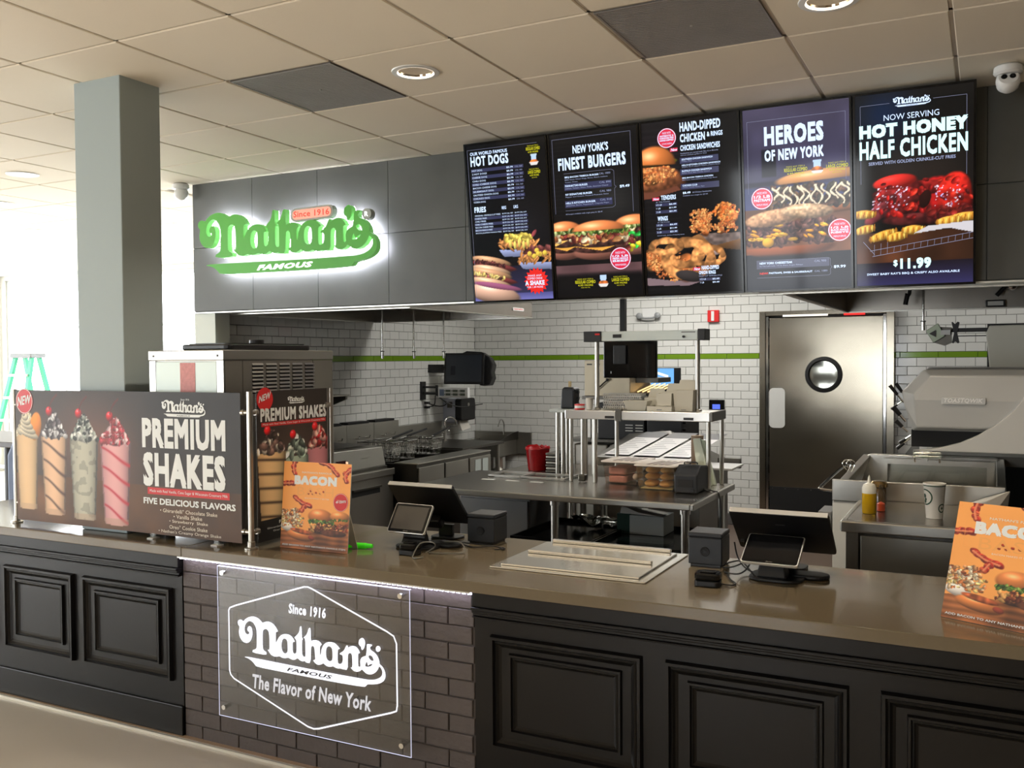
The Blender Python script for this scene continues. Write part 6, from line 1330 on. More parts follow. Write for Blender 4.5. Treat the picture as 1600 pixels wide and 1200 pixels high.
# ---- things on the undershelf
t = thing('oven_tray', 'black sheet tray with foil on the left of the undershelf', 'tray', (-2.1, 4.85, .616)); MB().box(-2.34, -1.87, 4.55, 5.20, .6165, .622).build('tray', black_gloss, t); f = MB().box(-2.34, -2.33, 4.55, 5.20, .622, .645).box(-1.88, -1.87, 4.55, 5.20, .622, .645).box(-2.33, -1.88, 5.19, 5.20, .622, .645).box(-2.33, -1.88, 4.55, 4.56, .622, .645); f.build('rim', black_gloss, t)
t2 = thing('oven_tray', 'black sheet tray with a clear sheet on the right of the undershelf', 'tray', (-1.6, 4.85, .616)); MB().box(-1.86, -1.37, 4.55, 5.20, .6165, .622).build('tray', black_gloss, t2); f = MB().box(-1.86, -1.85, 4.55, 5.20, .622, .645).box(-1.38, -1.37, 4.55, 5.20, .622, .645).box(-1.85, -1.38, 5.19, 5.20, .622, .645).box(-1.85, -1.38, 4.55, 4.56, .622, .645); f.build('rim', black_gloss, t2); MB().prism(rrect(-1.80, -1.50, 4.72, 4.90, .05), fXY, .623, .632).build('clear_sheet', acrylic, t2)
rr = random.Random(5); fm = mat('crumpled_foil', (.75, .76, .74), .25, 1.0, bump=.5, bscale=40)
for i, (x, y) in enumerate(((-2.10, 5.10), (-1.95, 5.08))):
    m = MB(); vs = []; N_ = 9; M2 = 6; 
    for a in range(N_):
        for b in range(M2): vs.append((x - .10 + .2 * a / (N_ - 1) + rr.uniform(-.01, .01), y - .05 + .10 * b / (M2 - 1) + rr.uniform(-.01, .01), .63 + rr.random() * .05 + .03 * math.exp(-((a - 2) ** 2) / 3)))
    m.add(vs, [(a * M2 + b, (a + 1) * M2 + b, (a + 1) * M2 + b + 1, a * M2 + b + 1) for a in range(N_ - 1) for b in range(M2 - 1)]); tag(m.build('foil_sheet', fm), ('crumpled sheet of foil at the back left of the undershelf', 'crumpled sheet of foil next to the white carton on the undershelf')[i], 'foil', 'crumpled foil on the undershelf')
t = thing('supply_carton', 'open white supply carton with a dark green end on the undershelf', 'box', (-1.72, 5.05, .623)); MB().box(-1.80, -1.60, 4.98, 5.17, .6235, .73).build('carton', mat('white_carton', (.72, .74, .73), .7), t, bevel=.002); MB().box(-1.875, -1.801, 4.98, 5.17, .6235, .735).build('green_end', mat('dark_green_print', (.04, .20, .16), .5), t); MB().hexa([(-1.86, 4.99, .736), (-1.62, 4.99, .731), (-1.62, 5.15, .731), (-1.86, 5.15, .736)], [(-1.85, 4.99, .78), (-1.75, 4.99, .745), (-1.75, 5.15, .745), (-1.85, 5.15, .80)]).build('plastic_liner', paper, t)
tag(MB().tube([(-2.0, 5.12, .66), (-1.93, 5.1, .67), (-1.88, 5.1, .72), (-1.84, 5.12, .80), (-1.80, 5.2, .86)], .006, 7).build('loose_cable', cable_m, smooth=True), 'black cable rising from the undershelf behind the foil', 'cable')
# ================================================================ SECOND LINE BEHIND (sandwich unit, conveyor, oven)
b2 = thing('rear_table', 'steel work table behind the prep table carrying the red bucket', 'table', (-2.85, 5.9, 0))
MB().box(-2.94, -2.25, 5.45, 6.15, .845, .86).build('top', steel_h, b2, bevel=.003); MB().box(-2.94, -2.25, 5.43, 5.45, .83, .861).build('front_edge', steel, b2)
for (x, y) in ((-2.90, 5.5), (-2.3, 5.5), (-2.90, 6.1), (-2.3, 6.1)): MB().cyl((x, y, 0), (x, y, .845), .02, 12).build('leg', steel, b2, smooth=True)
MB().box(-2.9, -2.35, 5.5, 6.1, .30, .315).build('shelf', steel_dull, b2)
t = thing('bucket', 'clear bucket lined with a red plastic bag on the rear table', 'bucket', (-2.72, 5.7, .861)); MB().lathe([(.001, 0), (.066, 0), (.083, .150), (.086, .152), (.080, .150), (.062, .004)], (-2.725, 5.72, .862), 24).build('pail', mat('deep_red_plastic', (.55, .06, .08), .25, noise=.25, nscale=30), t, smooth=True)
vs = []; N_ = 30
for k in range(N_):
    a = 2 * PI * k / N_
    for (r_, z_) in ((.078, .13), (.082, .155 + .014 * rr.random()), (.086, .140 + .012 * rr.random())): vs.append((-2.725 + r_ * math.cos(a), 5.72 + r_ * math.sin(a), .862 + z_))
MB().add(vs, [(k * 3 + j, ((k + 1) % N_) * 3 + j, ((k + 1) % N_) * 3 + j + 1, k * 3 + j + 1) for k in range(N_) for j in range(2)]).add([(-2.725 + .07 * math.cos(2 * PI * k / N_), 5.72 + .07 * math.sin(2 * PI * k / N_), .862 + .13 + .02 * rr.random()) for k in range(N_)], [tuple(range(N_))]).build('bag', mat('red_bag', (.72, .10, .13), .35), t)
t = thing('sheet_pan_stack', 'stack of grey sheet pans right of the red bucket', 'pans', (-2.58, 5.75, .861))
for k in range(7): MB().prism(rrect(-2.625 + .003 * (k % 2), -2.52, 5.62, 5.85, .012), fXY, .862 + k * .019, .862 + k * .019 + .014).build('sheet_pan', steel_dull if k % 2 else steel_dark, t, bevel=.003)
# second pass shelf with black speaker
t = thing('side_shelf', 'narrow white-edged side shelf on steel posts left of the pass shelf', 'shelf', (-2.42, 5.5, .86))
MB().box(-2.52, -2.25, 5.46, 5.70, 1.272, 1.292).build('board', mat('pale_shelf', (.80, .82, .80), .4), t, bevel=.005)
for (x, y) in ((-2.478, 5.50), (-2.44, 5.50), (-2.478, 5.66), (-2.29, 5.66)): MB().cyl((x, y, .861), (x, y, 1.272), .014, 14).build('post', steel, t, smooth=True)
t = thing('portable_radio', 'black radio speaker standing on the narrow side shelf', 'radio', (-2.42, 5.57, 1.293)); MB().prism([(-2.475, 1.2935), (-2.375, 1.2935), (-2.37, 1.42), (-2.385, 1.432), (-2.45, 1.432), (-2.465, 1.42)], lambda a, b, d: (a, d, b), 5.54, 5.62).build('body', black, t, bevel=.008); MB().box(-2.46, -2.385, 5.535, 5.54, 1.31, 1.41).build('grille', charcoal, t); MB().box(-2.43, -2.415, 5.57, 5.585, 1.433, 1.47).build('key_tag', mat('wood_tag', (.75, .66, .48), .6), t)
for z in (1.32, 1.36, 1.40): MB().cyl((-2.37, 5.58, z), (-2.36, 5.58, z), .012, 10).build('knob', charcoal, t)
# refrigerated sandwich unit with menu build charts
su = thing('sandwich_unit', 'sandwich prep unit with printed build charts on its sloping lid', 'prep unit', (-1.9, 5.9, 0))
MB().box(-2.20, -1.52, 5.42, 6.10, .10, .95).build('cabinet', steel_dull, su, bevel=.004)
MB().hexa([(-2.20, 5.42, .951), (-1.52, 5.42, .951), (-1.52, 6.10, .951), (-2.20, 6.10, .951)], [(-2.20, 5.44, 1.0), (-1.56, 5.44, 1.0), (-1.90, 6.06, 1.13), (-2.19, 6.06, 1.10)]).build('sloped_lid', steel_dark, su, bevel=.003)
chart = mat('chart_grey', (.80, .79, .78), .3); chartk = mat('chart_black', (.10, .10, .10), .3)
L0 = Vector((-2.17, 5.455, 1.006)); LU = Vector((.60, 0, 0)); LV = Vector((.12, .56, .118))
for k in range(3):
    a0, a1 = .02 + k * .32, .30 + k * .32
    def Q(a, b, h): return tuple(L0 + LU * a + LV * b + Vector((0, 0, h)))
    m = MB().add([Q(a0, .05, .004), Q(a1, .05, .004), Q(a1, .72, .004), Q(a0, .72, .004)], [(0, 1, 2, 3)]); m.build('build_chart', chart, su)
    m = MB().add([Q(a0, .72, .0042), Q(a1, .72, .0042), Q(a1, .95, .0042), Q(a0, .95, .0042)], [(0, 1, 2, 3)]); m.build('chart_header', chartk, su)
    m = MB()
    for j in range(9): b = .12 + j * .065; m.add([Q(a0 + .03, b, .005), Q(a1 - .04 - .05 * (j % 3), b, .005), Q(a1 - .04 - .05 * (j % 3), b + .015, .005), Q(a0 + .03, b + .015, .005)], [(0, 1, 2, 3)])
    tag(m.build('print_lines', mat('chart_ink', (.45, .45, .45), .4), su), kind='stuff')
for x in (-2.1, -1.62):
    for y in (5.5, 6.0): MB().cyl((x, y, 0), (x, y, .10), .03, 12).build('caster', rubber, su)
t = thing('cutting_board', 'white cutting board shelf projecting at the right of the sandwich unit', 'cutting board', (-1.5, 5.7, .95)); MB().box(-1.60, -1.335, 5.45, 5.75, .951, .963).build('board', mat('white_board', (.90, .90, .89), .4), t, bevel=.002); MB().box(-1.50, -1.36, 5.76, 5.80, .93, .99).build('rail', steel_dark, t)
t = thing('spice_jar', 'clear jar with a red lid behind the sandwich unit', 'jar', (-2.0, 6.35, 1.03)); MB().lathe([(.001, 0), (.038, 0), (.042, .01), (.042, .075), (.032, .095)], (-2.02, 6.30, 1.041), 20).build('glass', clear_poly, t, smooth=True); MB().lathe([(.001, .13), (.030, .13), (.033, .125), (.033, .096), (.001, .096)][::-1], (-2.02, 6.30, 1.041), 20).build('lid', red_p, t, smooth=True); MB().cyl((-2.02, 6.30, 1.043), (-2.02, 6.30, 1.09), .036, 18).build('spice', mat('brown_spice', (.42, .22, .13), .8), t)
# conveyor oven with warm rods
co = thing('conveyor_toaster', 'tan steel conveyor toaster with glowing rods behind the hanging monitor', 'toaster', (-2.4, 6.5, 1.03))
MB().box(-2.62, -2.27, 6.30, 6.75, 1.345, 1.605).build('housing', mat('tan_steel', (.66, .62, .54), .35, .7), co, bevel=.004); MB().box(-2.267, -2.10, 6.42, 6.72, 1.44, 1.475).build('canopy', steel_dark, co)
MB().box(-2.265, -2.08, 6.40, 6.72, 1.345, 1.36).build('belt_bed', black_matt, co); MB().box(-2.64, -2.06, 6.3, 6.76, 1.32, 1.344).build('base_frame', steel_dark, co)
for k in range(5): MB().cyl((-2.25 + k * .038, 6.41, 1.375 + .0), (-2.215 + k * .038, 6.70, 1.425), .005, 8).build('rod', emis('warm_rod', (1, .82, .55), 1.6), co)
for k in range(2): MB().box(-2.60 + k * .06, -2.56 + k * .06, 6.297, 6.30, 1.57, 1.58).build('vent_slot', black, co)
MB().cyl((-2.44, 6.28, 1.46), (-2.52, 6.28, 1.39), .005, 8).ball((-2.435, 6.28, 1.465), .012, 10, 6).build('lever', black, co, smooth=True)
for (x, y) in ((-2.6, 6.34), (-2.1, 6.34), (-2.6, 6.72), (-2.1, 6.72)): MB().box(x - .015, x + .015, y - .015, y + .015, 1.04, 1.32).build('leg', steel, co)
rk = thing('equipment_stand', 'dark equipment stand and louvred cabinet behind the sandwich unit', 'stand', (-2.35, 6.6, 0))
MB().box(-2.72, -1.88, 6.20, 6.78, 1.02, 1.039).build('top', steel_dark, rk); MB().box(-2.68, -2.42, 6.24, 6.74, .45, 1.0).build('grey_bin_panel', steel_dull, rk, bevel=.01)
MB().box(-2.40, -2.12, 6.24, 6.74, .60, 1.0).build('louvred_panel', steel_dark, rk); 
MB().box(-1.99, -1.885, 6.24, 6.74, .60, 1.0).build('dark_panel', black, rk)
for (x, y) in ((-2.70, 6.22), (-1.90, 6.22), (-2.70, 6.76), (-1.90, 6.76)): MB().cyl((x, y, 0), (x, y, 1.02), .018, 12).build('leg', steel, rk, smooth=True)
t = thing('holding_cabinet', 'black holding cabinet with louvres on the stand, below the pass shelf level', 'cabinet', (-2.3, 6.5, 1.04)); MB().box(-2.50, -2.15, 6.26, 6.70, 1.0405, 1.30).build('body', black, t, bevel=.004); MB().box(-2.13, -1.88, 6.26, 6.70, 1.0405, 1.22).build('control_side', charcoal, t, bevel=.004)
for k in range(2):
    for j in range(3): MB().box(-2.29 + k * .075, -2.235 + k * .075, 6.255, 6.26, 1.10 + j * .02, 1.106 + j * .02).build('louvre', steel, t)
for z in (1.07, 1.12, 1.17): MB().cyl((-1.88, 6.3, z), (-1.86, 6.3, z), .013, 12).build('knob', black, t)
t = thing('order_display', 'blue lit order display screen behind the hanging monitor', 'display', (-2.28, 7.2, 1.39)); MB().box(-2.42, -2.175, 7.2, 7.23, 1.385, 1.54).build('housing', charcoal, t, bevel=.004); MB().box(-2.415, -2.225, 7.197, 7.2, 1.395, 1.535).build('screen', emis('sky_blue_screen', (.45, .70, .95), 1.0), t); MB().box(-2.31, -2.28, 7.205, 7.225, .0, 1.385).build('pole', black, t)
MB().hexa([(-2.40, 7.193, 1.50), (-2.27, 7.193, 1.46), (-2.27, 7.196, 1.46), (-2.40, 7.196, 1.50)], [(-2.40, 7.193, 1.52), (-2.27, 7.193, 1.48), (-2.27, 7.196, 1.48), (-2.40, 7.196, 1.52)]).build('lit_banner', emis('screen_bar', (.95, .95, .9), 1.2), t)
# ================================================================ RIGHT GRILL LINE
rt = thing('front_prep_counter', 'shiny steel prep counter holding sauce bottles and a paper cup, behind the right till', 'counter', (.2, 4.6, 0))
MB().box(-.545, 1.4, 4.30, 4.93, .885, .90).build('top', steel_h, rt); MB().box(-.57, 1.4, 4.262, 4.30, .852, .9005).build('front_edge', steel, rt, bevel=.006); MB().box(-.57, -.545, 4.30, 4.93, .852, .9005).build('side_edge', steel, rt, bevel=.005)
MB().box(-.55, 1.38, 4.31, 4.92, .10, .845).build('cabinet', steel_dark, rt); MB().box(-.49, 1.38, 4.296, 4.31, .15, .835).build('door', steel_dull, rt, bevel=.003); MB().box(-.55, -.50, 4.296, 4.31, .10, .845).build('corner_stile', steel, rt)
for (x, y) in ((-.5, 4.35), (1.3, 4.35), (-.5, 4.88), (1.3, 4.88)): MB().cyl((x, y, 0), (x, y, .10), .02, 10).build('leg', steel, rt)
cu = thing('chilled_rail', 'steel chilled topping rail with sloping hinged glass lid', 'prep unit', (-.3, 5.4, 0))
MB().box(-.70, .08, 4.955, 5.75, .10, .885).build('cabinet', mat('white_side_panel', (.86, .87, .86), .4), cu, bevel=.004)
MB().box(-.70, .08, 4.945, 4.965, .886, .995).build('front_rail', steel, cu, bevel=.004)
MB().hexa([(-.70, 4.965, .886), (-.655, 4.965, .886), (-.655, 5.80, .886), (-.70, 5.80, .886)], [(-.70, 4.965, .955), (-.655, 4.965, .955), (-.60, 5.80, 1.045), (-.645, 5.80, 1.045)]).build('left_cheek', steel, cu, bevel=.004)
MB().hexa([(.045, 4.965, .886), (.085, 4.965, .886), (.085, 5.80, .886), (.045, 5.80, .886)], [(.045, 4.965, .955), (.085, 4.965, .955), (.085, 5.80, 1.045), (.045, 5.80, 1.045)]).build('right_cheek', steel, cu, bevel=.004)
MB().prism(rrect(-.64, .085, .886, 1.052, .05), lambda a, b, d: (a, d, b), 5.765, 5.80).build('rear_hood', steel, cu, bevel=.004)
f = MB(); f.box(-.53, .04, 5.70, 5.72, 1.005, 1.035).box(-.53, -.505, 5.70, 5.72, .90, 1.005).box(.0, .035, 5.70, 5.72, .90, 1.005); f.build('glass_frame', steel, cu); MB().box(-.505, 0, 5.708, 5.712, .90, 1.005).build('glass', acrylic, cu)
MB().box(-.655, .045, 4.965, 5.765, .80, .81).build('well_floor', steel_dark, cu)
for k in range(4): x = -.63 + k * .17; m = MB().box(x, x + .15, 5.02, 5.025, .82, .90).box(x, x + .15, 5.60, 5.605, .82, .90).box(x, x + .005, 5.025, 5.60, .82, .90).box(x + .145, x + .15, 5.025, 5.60, .82, .90).box(x, x + .15, 5.02, 5.605, .815, .82); m.build('insert_pan', (steel, steel_dark, steel_dull, steel)[k], cu)
for (x, y) in ((-.66, 5.0), (.04, 5.0), (-.66, 5.7), (.04, 5.7)): MB().cyl((x, y, 0), (x, y, .10), .02, 10).build('leg', steel, cu)
MB().tube([(-.70, 5.0, .93), (-.76, 5.0, .935), (-.765, 5.05, .945), (-.705, 5.42, 1.01), (-.66, 5.45, 1.01)], .008, 8).build('towel_rail', chrome, cu, smooth=True)
MB().box(-.775, -.71, 4.99, 5.2, .70, .82).build('side_box', galv, cu, bevel=.003)
t = thing('wire_tongs', 'looped wire tongs hooked on the left rail of the topping unit', 'tongs', (-.66, 5.3, 1.0))
for dx in (0, .02): MB().tube([(-.67 + dx, 5.25, 1.01), (-.69 + dx, 5.25, 1.04), (-.675 + dx, 5.25, 1.065), (-.65 + dx, 5.25, 1.055), (-.65 + dx, 5.25, 1.03), (-.665 + dx, 5.25, 1.0)], .003, 6).build('loop', chrome, t, smooth=True)
# bottles, cup on the front prep counter
t = thing('sauce_bottle', 'squeeze bottle of yellow oil with a frosted cap on the right prep counter', 'bottle', (-.476, 4.52, .901)); MB().lathe([(.001, 0), (.029, 0), (.031, .004), (.031, .092)], (-.478, 4.52, .901), 24).build('oil_body', mat('yellow_oil', (.86, .68, .10), .15, trans=.25), t, smooth=True); MB().lathe([(.031, .092), (.031, .115), (.024, .132), (.008, .140), (.005, .165), (.001, .175)], (-.478, 4.52, .901), 24).build('frosted_cap', mat('frosted_plastic', (.84, .83, .78), .4), t, smooth=True)
t = thing('sauce_bottle', 'small clear bottle with a little orange sauce beside the yellow oil bottle', 'bottle', (-.43, 4.60, .901)); MB().lathe([(.001, 0), (.020, 0), (.021, .004), (.021, .075), (.012, .095), (.006, .12), (.001, .125)], (-.435, 4.60, .901), 20).build('clear_body', clear_poly, t, smooth=True); MB().lathe([(.001, .002), (.018, .002), (.018, .035), (.001, .045)], (-.435, 4.60, .901), 16).build('sauce', mat('orange_sauce', (.78, .30, .15), .4), t, smooth=True)
t = thing('glass_jar', 'round brown glass jar with a shiny lid behind the two sauce bottles', 'jar', (-.46, 4.78, .901)); MB().lathe([(.001, 0), (.030, 0), (.034, .01), (.034, .085)], (-.462, 4.78, .901), 20).build('body', mat('brown_glass', (.36, .28, .16), .2), t, smooth=True); MB().lathe([(.034, .085), (.041, .092), (.041, .105), (.030, .117), (.001, .12)], (-.462, 4.78, .901), 24).build('lid', mat('bronze_lid', (.62, .52, .34), .2, .9), t, smooth=True)
t = thing('coffee_cup', 'white paper cup with a dark green round logo on the right prep counter', 'cup', (-.205, 4.50, .901)); MB().lathe([(.001, 0), (.034, 0), (.046, .148), (.0478, .150), (.0478, .155), (.045, .155), (.033, .004)], (-.205, 4.50, .901), 32).build('paper_wall', paper, t, smooth=True); MB().lathe([(.0455, .143), (.0462, .1435), (.0465, .147), (.0462, .1475)], (-.205, 4.50, .901), 32).build('green_line', mat('dark_green_ink', (.12, .24, .17), .5), t, smooth=True)
def on_cone(ang, z):
    r_ = .034 + .012 * z / .148 + .0006; return (-.205 + r_ * math.sin(ang), 4.50 - r_ * math.cos(ang), .901 + z)
m = MB()
for (c0, cz, R1, R2, lo, hi) in ((-.98, .095, .036, .030, -1.9, 1.9), (.92, .048, .020, .015, 0, 6.28)):
    n = 22; vs = []
    for k in range(n + 1):
        a = lo + (hi - lo) * k / n
        for R_ in (R1, R2): vs.append(on_cone(c0 + math.cos(a) * R_ / .042, cz + math.sin(a) * R_))
    m.add(vs, [(2 * k, 2 * k + 2, 2 * k + 3, 2 * k + 1) for k in range(n)])
for (c0, cz, r_) in ((-1.08, .10, .010), (-.95, .085, .007), (-1.05, .075, .008), (.92, .048, .006)): m.add([on_cone(c0 + math.cos(a) * r_ / .042, cz + math.sin(a) * r_) for a in [k * PI / 4 for k in range(8)]], [tuple(range(8))])
m.build('round_emblem', MATS['dark_green_ink'], t)
t = thing('paper_sheet_pile', 'crumpled white wrapping paper at the right of the prep counter', 'paper', (.0, 4.85, .901))
MB().hexa([(-.08, 4.80, .901), (.04, 4.80, .901), (.09, 4.93, .901), (-.02, 4.93, .901)], [(-.09, 4.80, .925), (.0, 4.78, .95), (.10, 4.92, .985), (-.01, 4.92, .945)]).build('sheet', paper, t, bevel=.004)
# big open toaster / press
ts = thing('bun_toaster', 'large light grey bun toaster with a faceted hood and raised lettering', 'toaster', (.1, 5.6, 1.05))
grey_ts = mat('satin_grey_metal', (.76, .755, .735), .38, .2, noise=.05, nscale=3)
YF_, YB_ = 5.30, 5.95
o_ = [(-.405, 1.43), (-.395, 1.37), (-.352, 1.225), (.30, 1.225), (.30, 1.545), (-.30, 1.545)]
i_ = [(-.345, 1.42), (-.345, 1.392), (-.33, 1.245), (.27, 1.245), (.27, 1.515), (-.265, 1.515)]
vs = [(a, YF_ + .05, b) for a, b in o_] + [(a, YF_, b + .0) for a, b in i_] + [(a, YB_, b) for a, b in o_]
fs = [(i, (i + 1) % 6, 6 + (i + 1) % 6, 6 + i) for i in range(6)] + [(12 + i, 12 + (i + 1) % 6, (i + 1) % 6, i) for i in range(6)] + [tuple(range(12, 18))]
m = MB(); mid = [(-.335, YF_ - .018, 1.385), (.28, YF_ - .018, 1.385)]
vs += mid; fs += [(11, 6, 18), (6, 7, 18), (7, 8, 18), (8, 9, 19, 18), (9, 10, 19), (10, 11, 18, 19)]
m.add(vs, fs); m.build('faceted_hood', grey_ts, ts, bevel=.008)
MB().box(-.36, .30, YF_ + .10, YB_, 1.135, 1.224).build('dark_throat', black_matt, ts)
arc = [(-.345, 1.128), (-.28, 1.135), (-.20, 1.150), (-.12, 1.175), (-.04, 1.215), (.04, 1.270), (.12, 1.345), (.17, 1.42), (.30, 1.50), (.30, 1.128)]
MB().prism(arc, lambda a, b, d: (a, d, b), YF_ - .06, YF_ - .01).build('curved_side_panel', mat('pale_satin_panel', (.80, .79, .76), .4, .15), ts, bevel=.005)
MB().prism(rrect(-.21, -.005, 1.368, 1.405, .006), lambda a, b, d: (a, d, b), YF_ - .030, YF_ - .012).build('name_plate', grey_ts, ts, bevel=.003)
tv, tf, (a, b, c, d) = text_geo('TOASTQWIK', .03, .25); mb = MB(); mb.add([(-.198 + (x - a) / (b - a) * .18, YF_ - .0312, 1.374 + (y - c) / (d - c) * .026) for x, y in tv], tf); mb.build('lettering', mat('bright_emboss', (.93, .92, .90), .3, .1), ts)
for (x, y) in ((-.30, 5.42), (-.30, 5.85), (.26, 5.42), (.26, 5.85)): MB().box(x - .02, x + .02, y - .02, y + .02, 1.056, 1.135).build('foot', steel, ts)
stb = thing('toaster_stand', 'steel stand with dark shelf under the big bun toaster', 'stand', (0, 5.9, 0)); MB().box(-.42, .35, 5.83, 6.4, 1.0, 1.055).build('top', steel_dark, stb)
for (x, y) in ((-.38, 5.86), (.30, 5.86), (-.38, 6.35), (.30, 6.35)): MB().cyl((x, y, 0), (x, y, 1.0), .018, 12).build('leg', steel, stb, smooth=True)
MB().box(-.40, .33, 5.86, 6.38, .45, .47).build('shelf', steel_dull, stb)
def knife(p0, p1, w, label, blade=None):
    t = thing('kitchen_utensil', label, 'utensil', p1, 'black-handled tools on the side of the toaster'); a, b = Vector(p0), Vector(p1); MB().cyl(a, a + (b - a) * .55, w, 8, r2=w * .8).build('grip', black, t, smooth=True); MB().cyl(a + (b - a) * .55, b, w * .45, 8).build('blade', chrome, t)
knife((-.465, 5.36, 1.462), (-.395, 5.36, 1.37), .010, 'black-handled utensil, topmost left on the toaster side'); knife((-.435, 5.36, 1.472), (-.378, 5.36, 1.39), .010, 'black-handled utensil, topmost right on the toaster side')
knife((-.458, 5.36, 1.335), (-.40, 5.36, 1.38), .006, 'thin curved wire utensil below the topmost pair'); knife((-.447, 5.36, 1.345), (-.385, 5.36, 1.27), .014, 'wide black scraper on the toaster side, upper one'); knife((-.435, 5.36, 1.272), (-.375, 5.36, 1.215), .013, 'wide black scraper on the toaster side, lower one')
knife((-.415, 5.36, 1.155), (-.36, 5.36, 1.195), .010, 'short black handle at the bottom of the toaster side'); knife((-.428, 5.36, 1.125), (-.365, 5.36, 1.18), .010, 'lowest black handle on the toaster side')
t = thing('steel_rack', 'small chrome rack holding dark pans under the toaster', 'rack', (-.27, 5.42, 1.08)); f = MB()
for z in (1.085, 1.105): 
    P4 = [(-.345, 5.33, z), (-.215, 5.33, z), (-.215, 5.39, z), (-.345, 5.39, z)]
    for a, b in zip(P4, P4[1:] + P4[:1]): f.cyl(a, b, .005, 8)
f.build('wire', chrome, t)
for x in (-.34, -.22): MB().box(x - .004, x + .004, 5.355, 5.365, 1.056, 1.085).build('stay', chrome, t)
# monitor with white back and its ticket printer arm
t = thing('swivel_monitor', 'white-backed monitor on a black arm under the right hood', 'monitor', (.1, 6.4, 1.53)); MB().prism([(.012, 1.53), (.34, 1.53), (.36, 1.76), (.33, 1.805), (.01, 1.80), (-.008, 1.755)], lambda a, b, d: (a, d, b), 6.36, 6.41).build('back_shell', mat('white_shell', (.85, .84, .78), .4), t, bevel=.006); MB().box(-.002, .36, 6.41, 6.425, 1.53, 1.812).build('screen_bezel', black, t); MB().box(.06, .14, 6.357, 6.36, 1.545, 1.549).build('vent_line', steel_dark, t)
MB().box(-.165, .0, 6.42, 6.45, 1.765, 1.790).build('arm', black, t); MB().box(-.165, .0, 6.42, 6.44, 1.738, 1.744).build('arm_rod', black, t)
MB().prism([(-.195, 1.83), (-.18, 1.815), (-.165, 1.83), (-.155, 1.825), (-.168, 1.76), (-.155, 1.70), (-.165, 1.695), (-.178, 1.71), (-.19, 1.695), (-.198, 1.70), (-.185, 1.76), (-.20, 1.825)], lambda a, b, d: (a, d, b), 6.40, 6.46).build('joint_clamp', black, t)
MB().cyl((.50, 6.45, 1.70), (.50, 6.45, 2.59), .016, 10).build('drop_pole', steel_dark, t); MB().box(.30, .50, 6.43, 6.46, 1.72, 1.75).build('arm', black, t)
t = thing('ticket_printer', 'angular grey ticket printer hanging left of the white-backed monitor', 'printer', (-.27, 6.4, 1.70)); MB().prism([(-.345, 1.775), (-.275, 1.822), (-.235, 1.74), (-.30, 1.70)], lambda a, b, d: (a, d, b), 6.36, 6.40).build('face_plate', mat('olive_grey_plate', (.62, .66, .58), .35, .4), t, bevel=.003); MB().prism([(-.275, 1.80), (-.20, 1.795), (-.20, 1.70), (-.24, 1.682), (-.295, 1.70)], lambda a, b, d: (a, d, b), 6.401, 6.50).build('body', steel_dark, t); MB().box(-.258, -.205, 6.352, 6.360, 1.748, 1.778).build('label', white_plastic, t); MB().prism([(-.325, 1.757), (-.285, 1.78), (-.285, 1.735)], lambda a, b, d: (a, d, b), 6.352, 6.359).build('black_arrow', black, t); MB().box(-.20, -.165, 6.42, 6.45, 1.765, 1.79).build('arm', black, t)
# dark tall equipment at the right edge behind the topping unit
t = thing('griddle_cabinet', 'dark equipment cabinet at the right edge of the view behind the topping unit', 'cabinet', (.5, 6.6, 0)); MB().box(.10, 1.4, 6.46, 7.4, .10, 1.13).build('body', black_matt, t, bevel=.006); MB().box(.08, .10, 6.5, 7.35, .15, 1.10).build('side_panel', steel_dark, t)
for (x, y) in ((.15, 6.52), (1.35, 6.52), (.15, 7.35), (1.35, 7.35)): MB().cyl((x, y, 0), (x, y, .10), .03, 10).build('leg', steel, t)
# ================================================================ SHAKE MACHINE
sm = thing('shake_machine', 'boxy steel shake machine with louvred side behind the milkshake posters', 'shake machine', (-3.14, 3.37, CT))
mx0, mx1, my0, my1, mzt = -3.365, -2.921, 3.0, 3.60, 1.665
MB().box(mx0 + .006, mx1 - .006, my0 + .006, my1 - .006, CT + .03, mzt - .045).build('carcass', steel_dull, sm)
MB().box(mx0 - .004, mx1 + .004, my0 - .004, my1 + .15, mzt - .045, mzt).build('top_pan', steel, sm, bevel=.004)
MB().box(mx0 + .04, mx1 - .04, my0, my0 + .0055, CT + .04, mzt - .05).build('front_panel', mat('bright_front_panel', (.80, .84, .81), .45, .2), sm, bevel=.002)
MB().box(mx0, mx0 + .038, my0, my0 + .0055, CT + .03, mzt - .047).build('left_stile', steel, sm); MB().box(mx1 - .038, mx1, my0, my0 + .0055, CT + .03, mzt - .047).build('right_stile', steel, sm)
MB().box(mx1 - .006, mx1, my0 + .01, my0 + .115, CT + .03, mzt - .047).build('side_stile', steel_dull, sm)
MB().box(mx1 - .006, mx1, my0 + .118, my1 - .006, CT + .03, mzt - .047).build('side_panel', steel_dull, sm)
MB().box(mx1 - .03, mx1 + .002, my1 - .005, my1 + .145, CT + .03, mzt - .047).build('rear_corner', steel_dull, sm)
lv = 0
for c in range(5):
    for r_ in range(8):
        y0 = 3.175 + c * .090; z0 = 1.475 + r_ * .0172
        MB().prism([(0, 0), (.006, .002), (.0, .010)], lambda a, b, d, z0=z0: (mx1 + a, d, z0 + b), y0, y0 + .070).build('louvre', steel, sm); MB().box(mx1 - .001, mx1 + .0008, y0, y0 + .070, z0 - .006, z0 - .0005).build('louvre_gap', black_matt, sm)
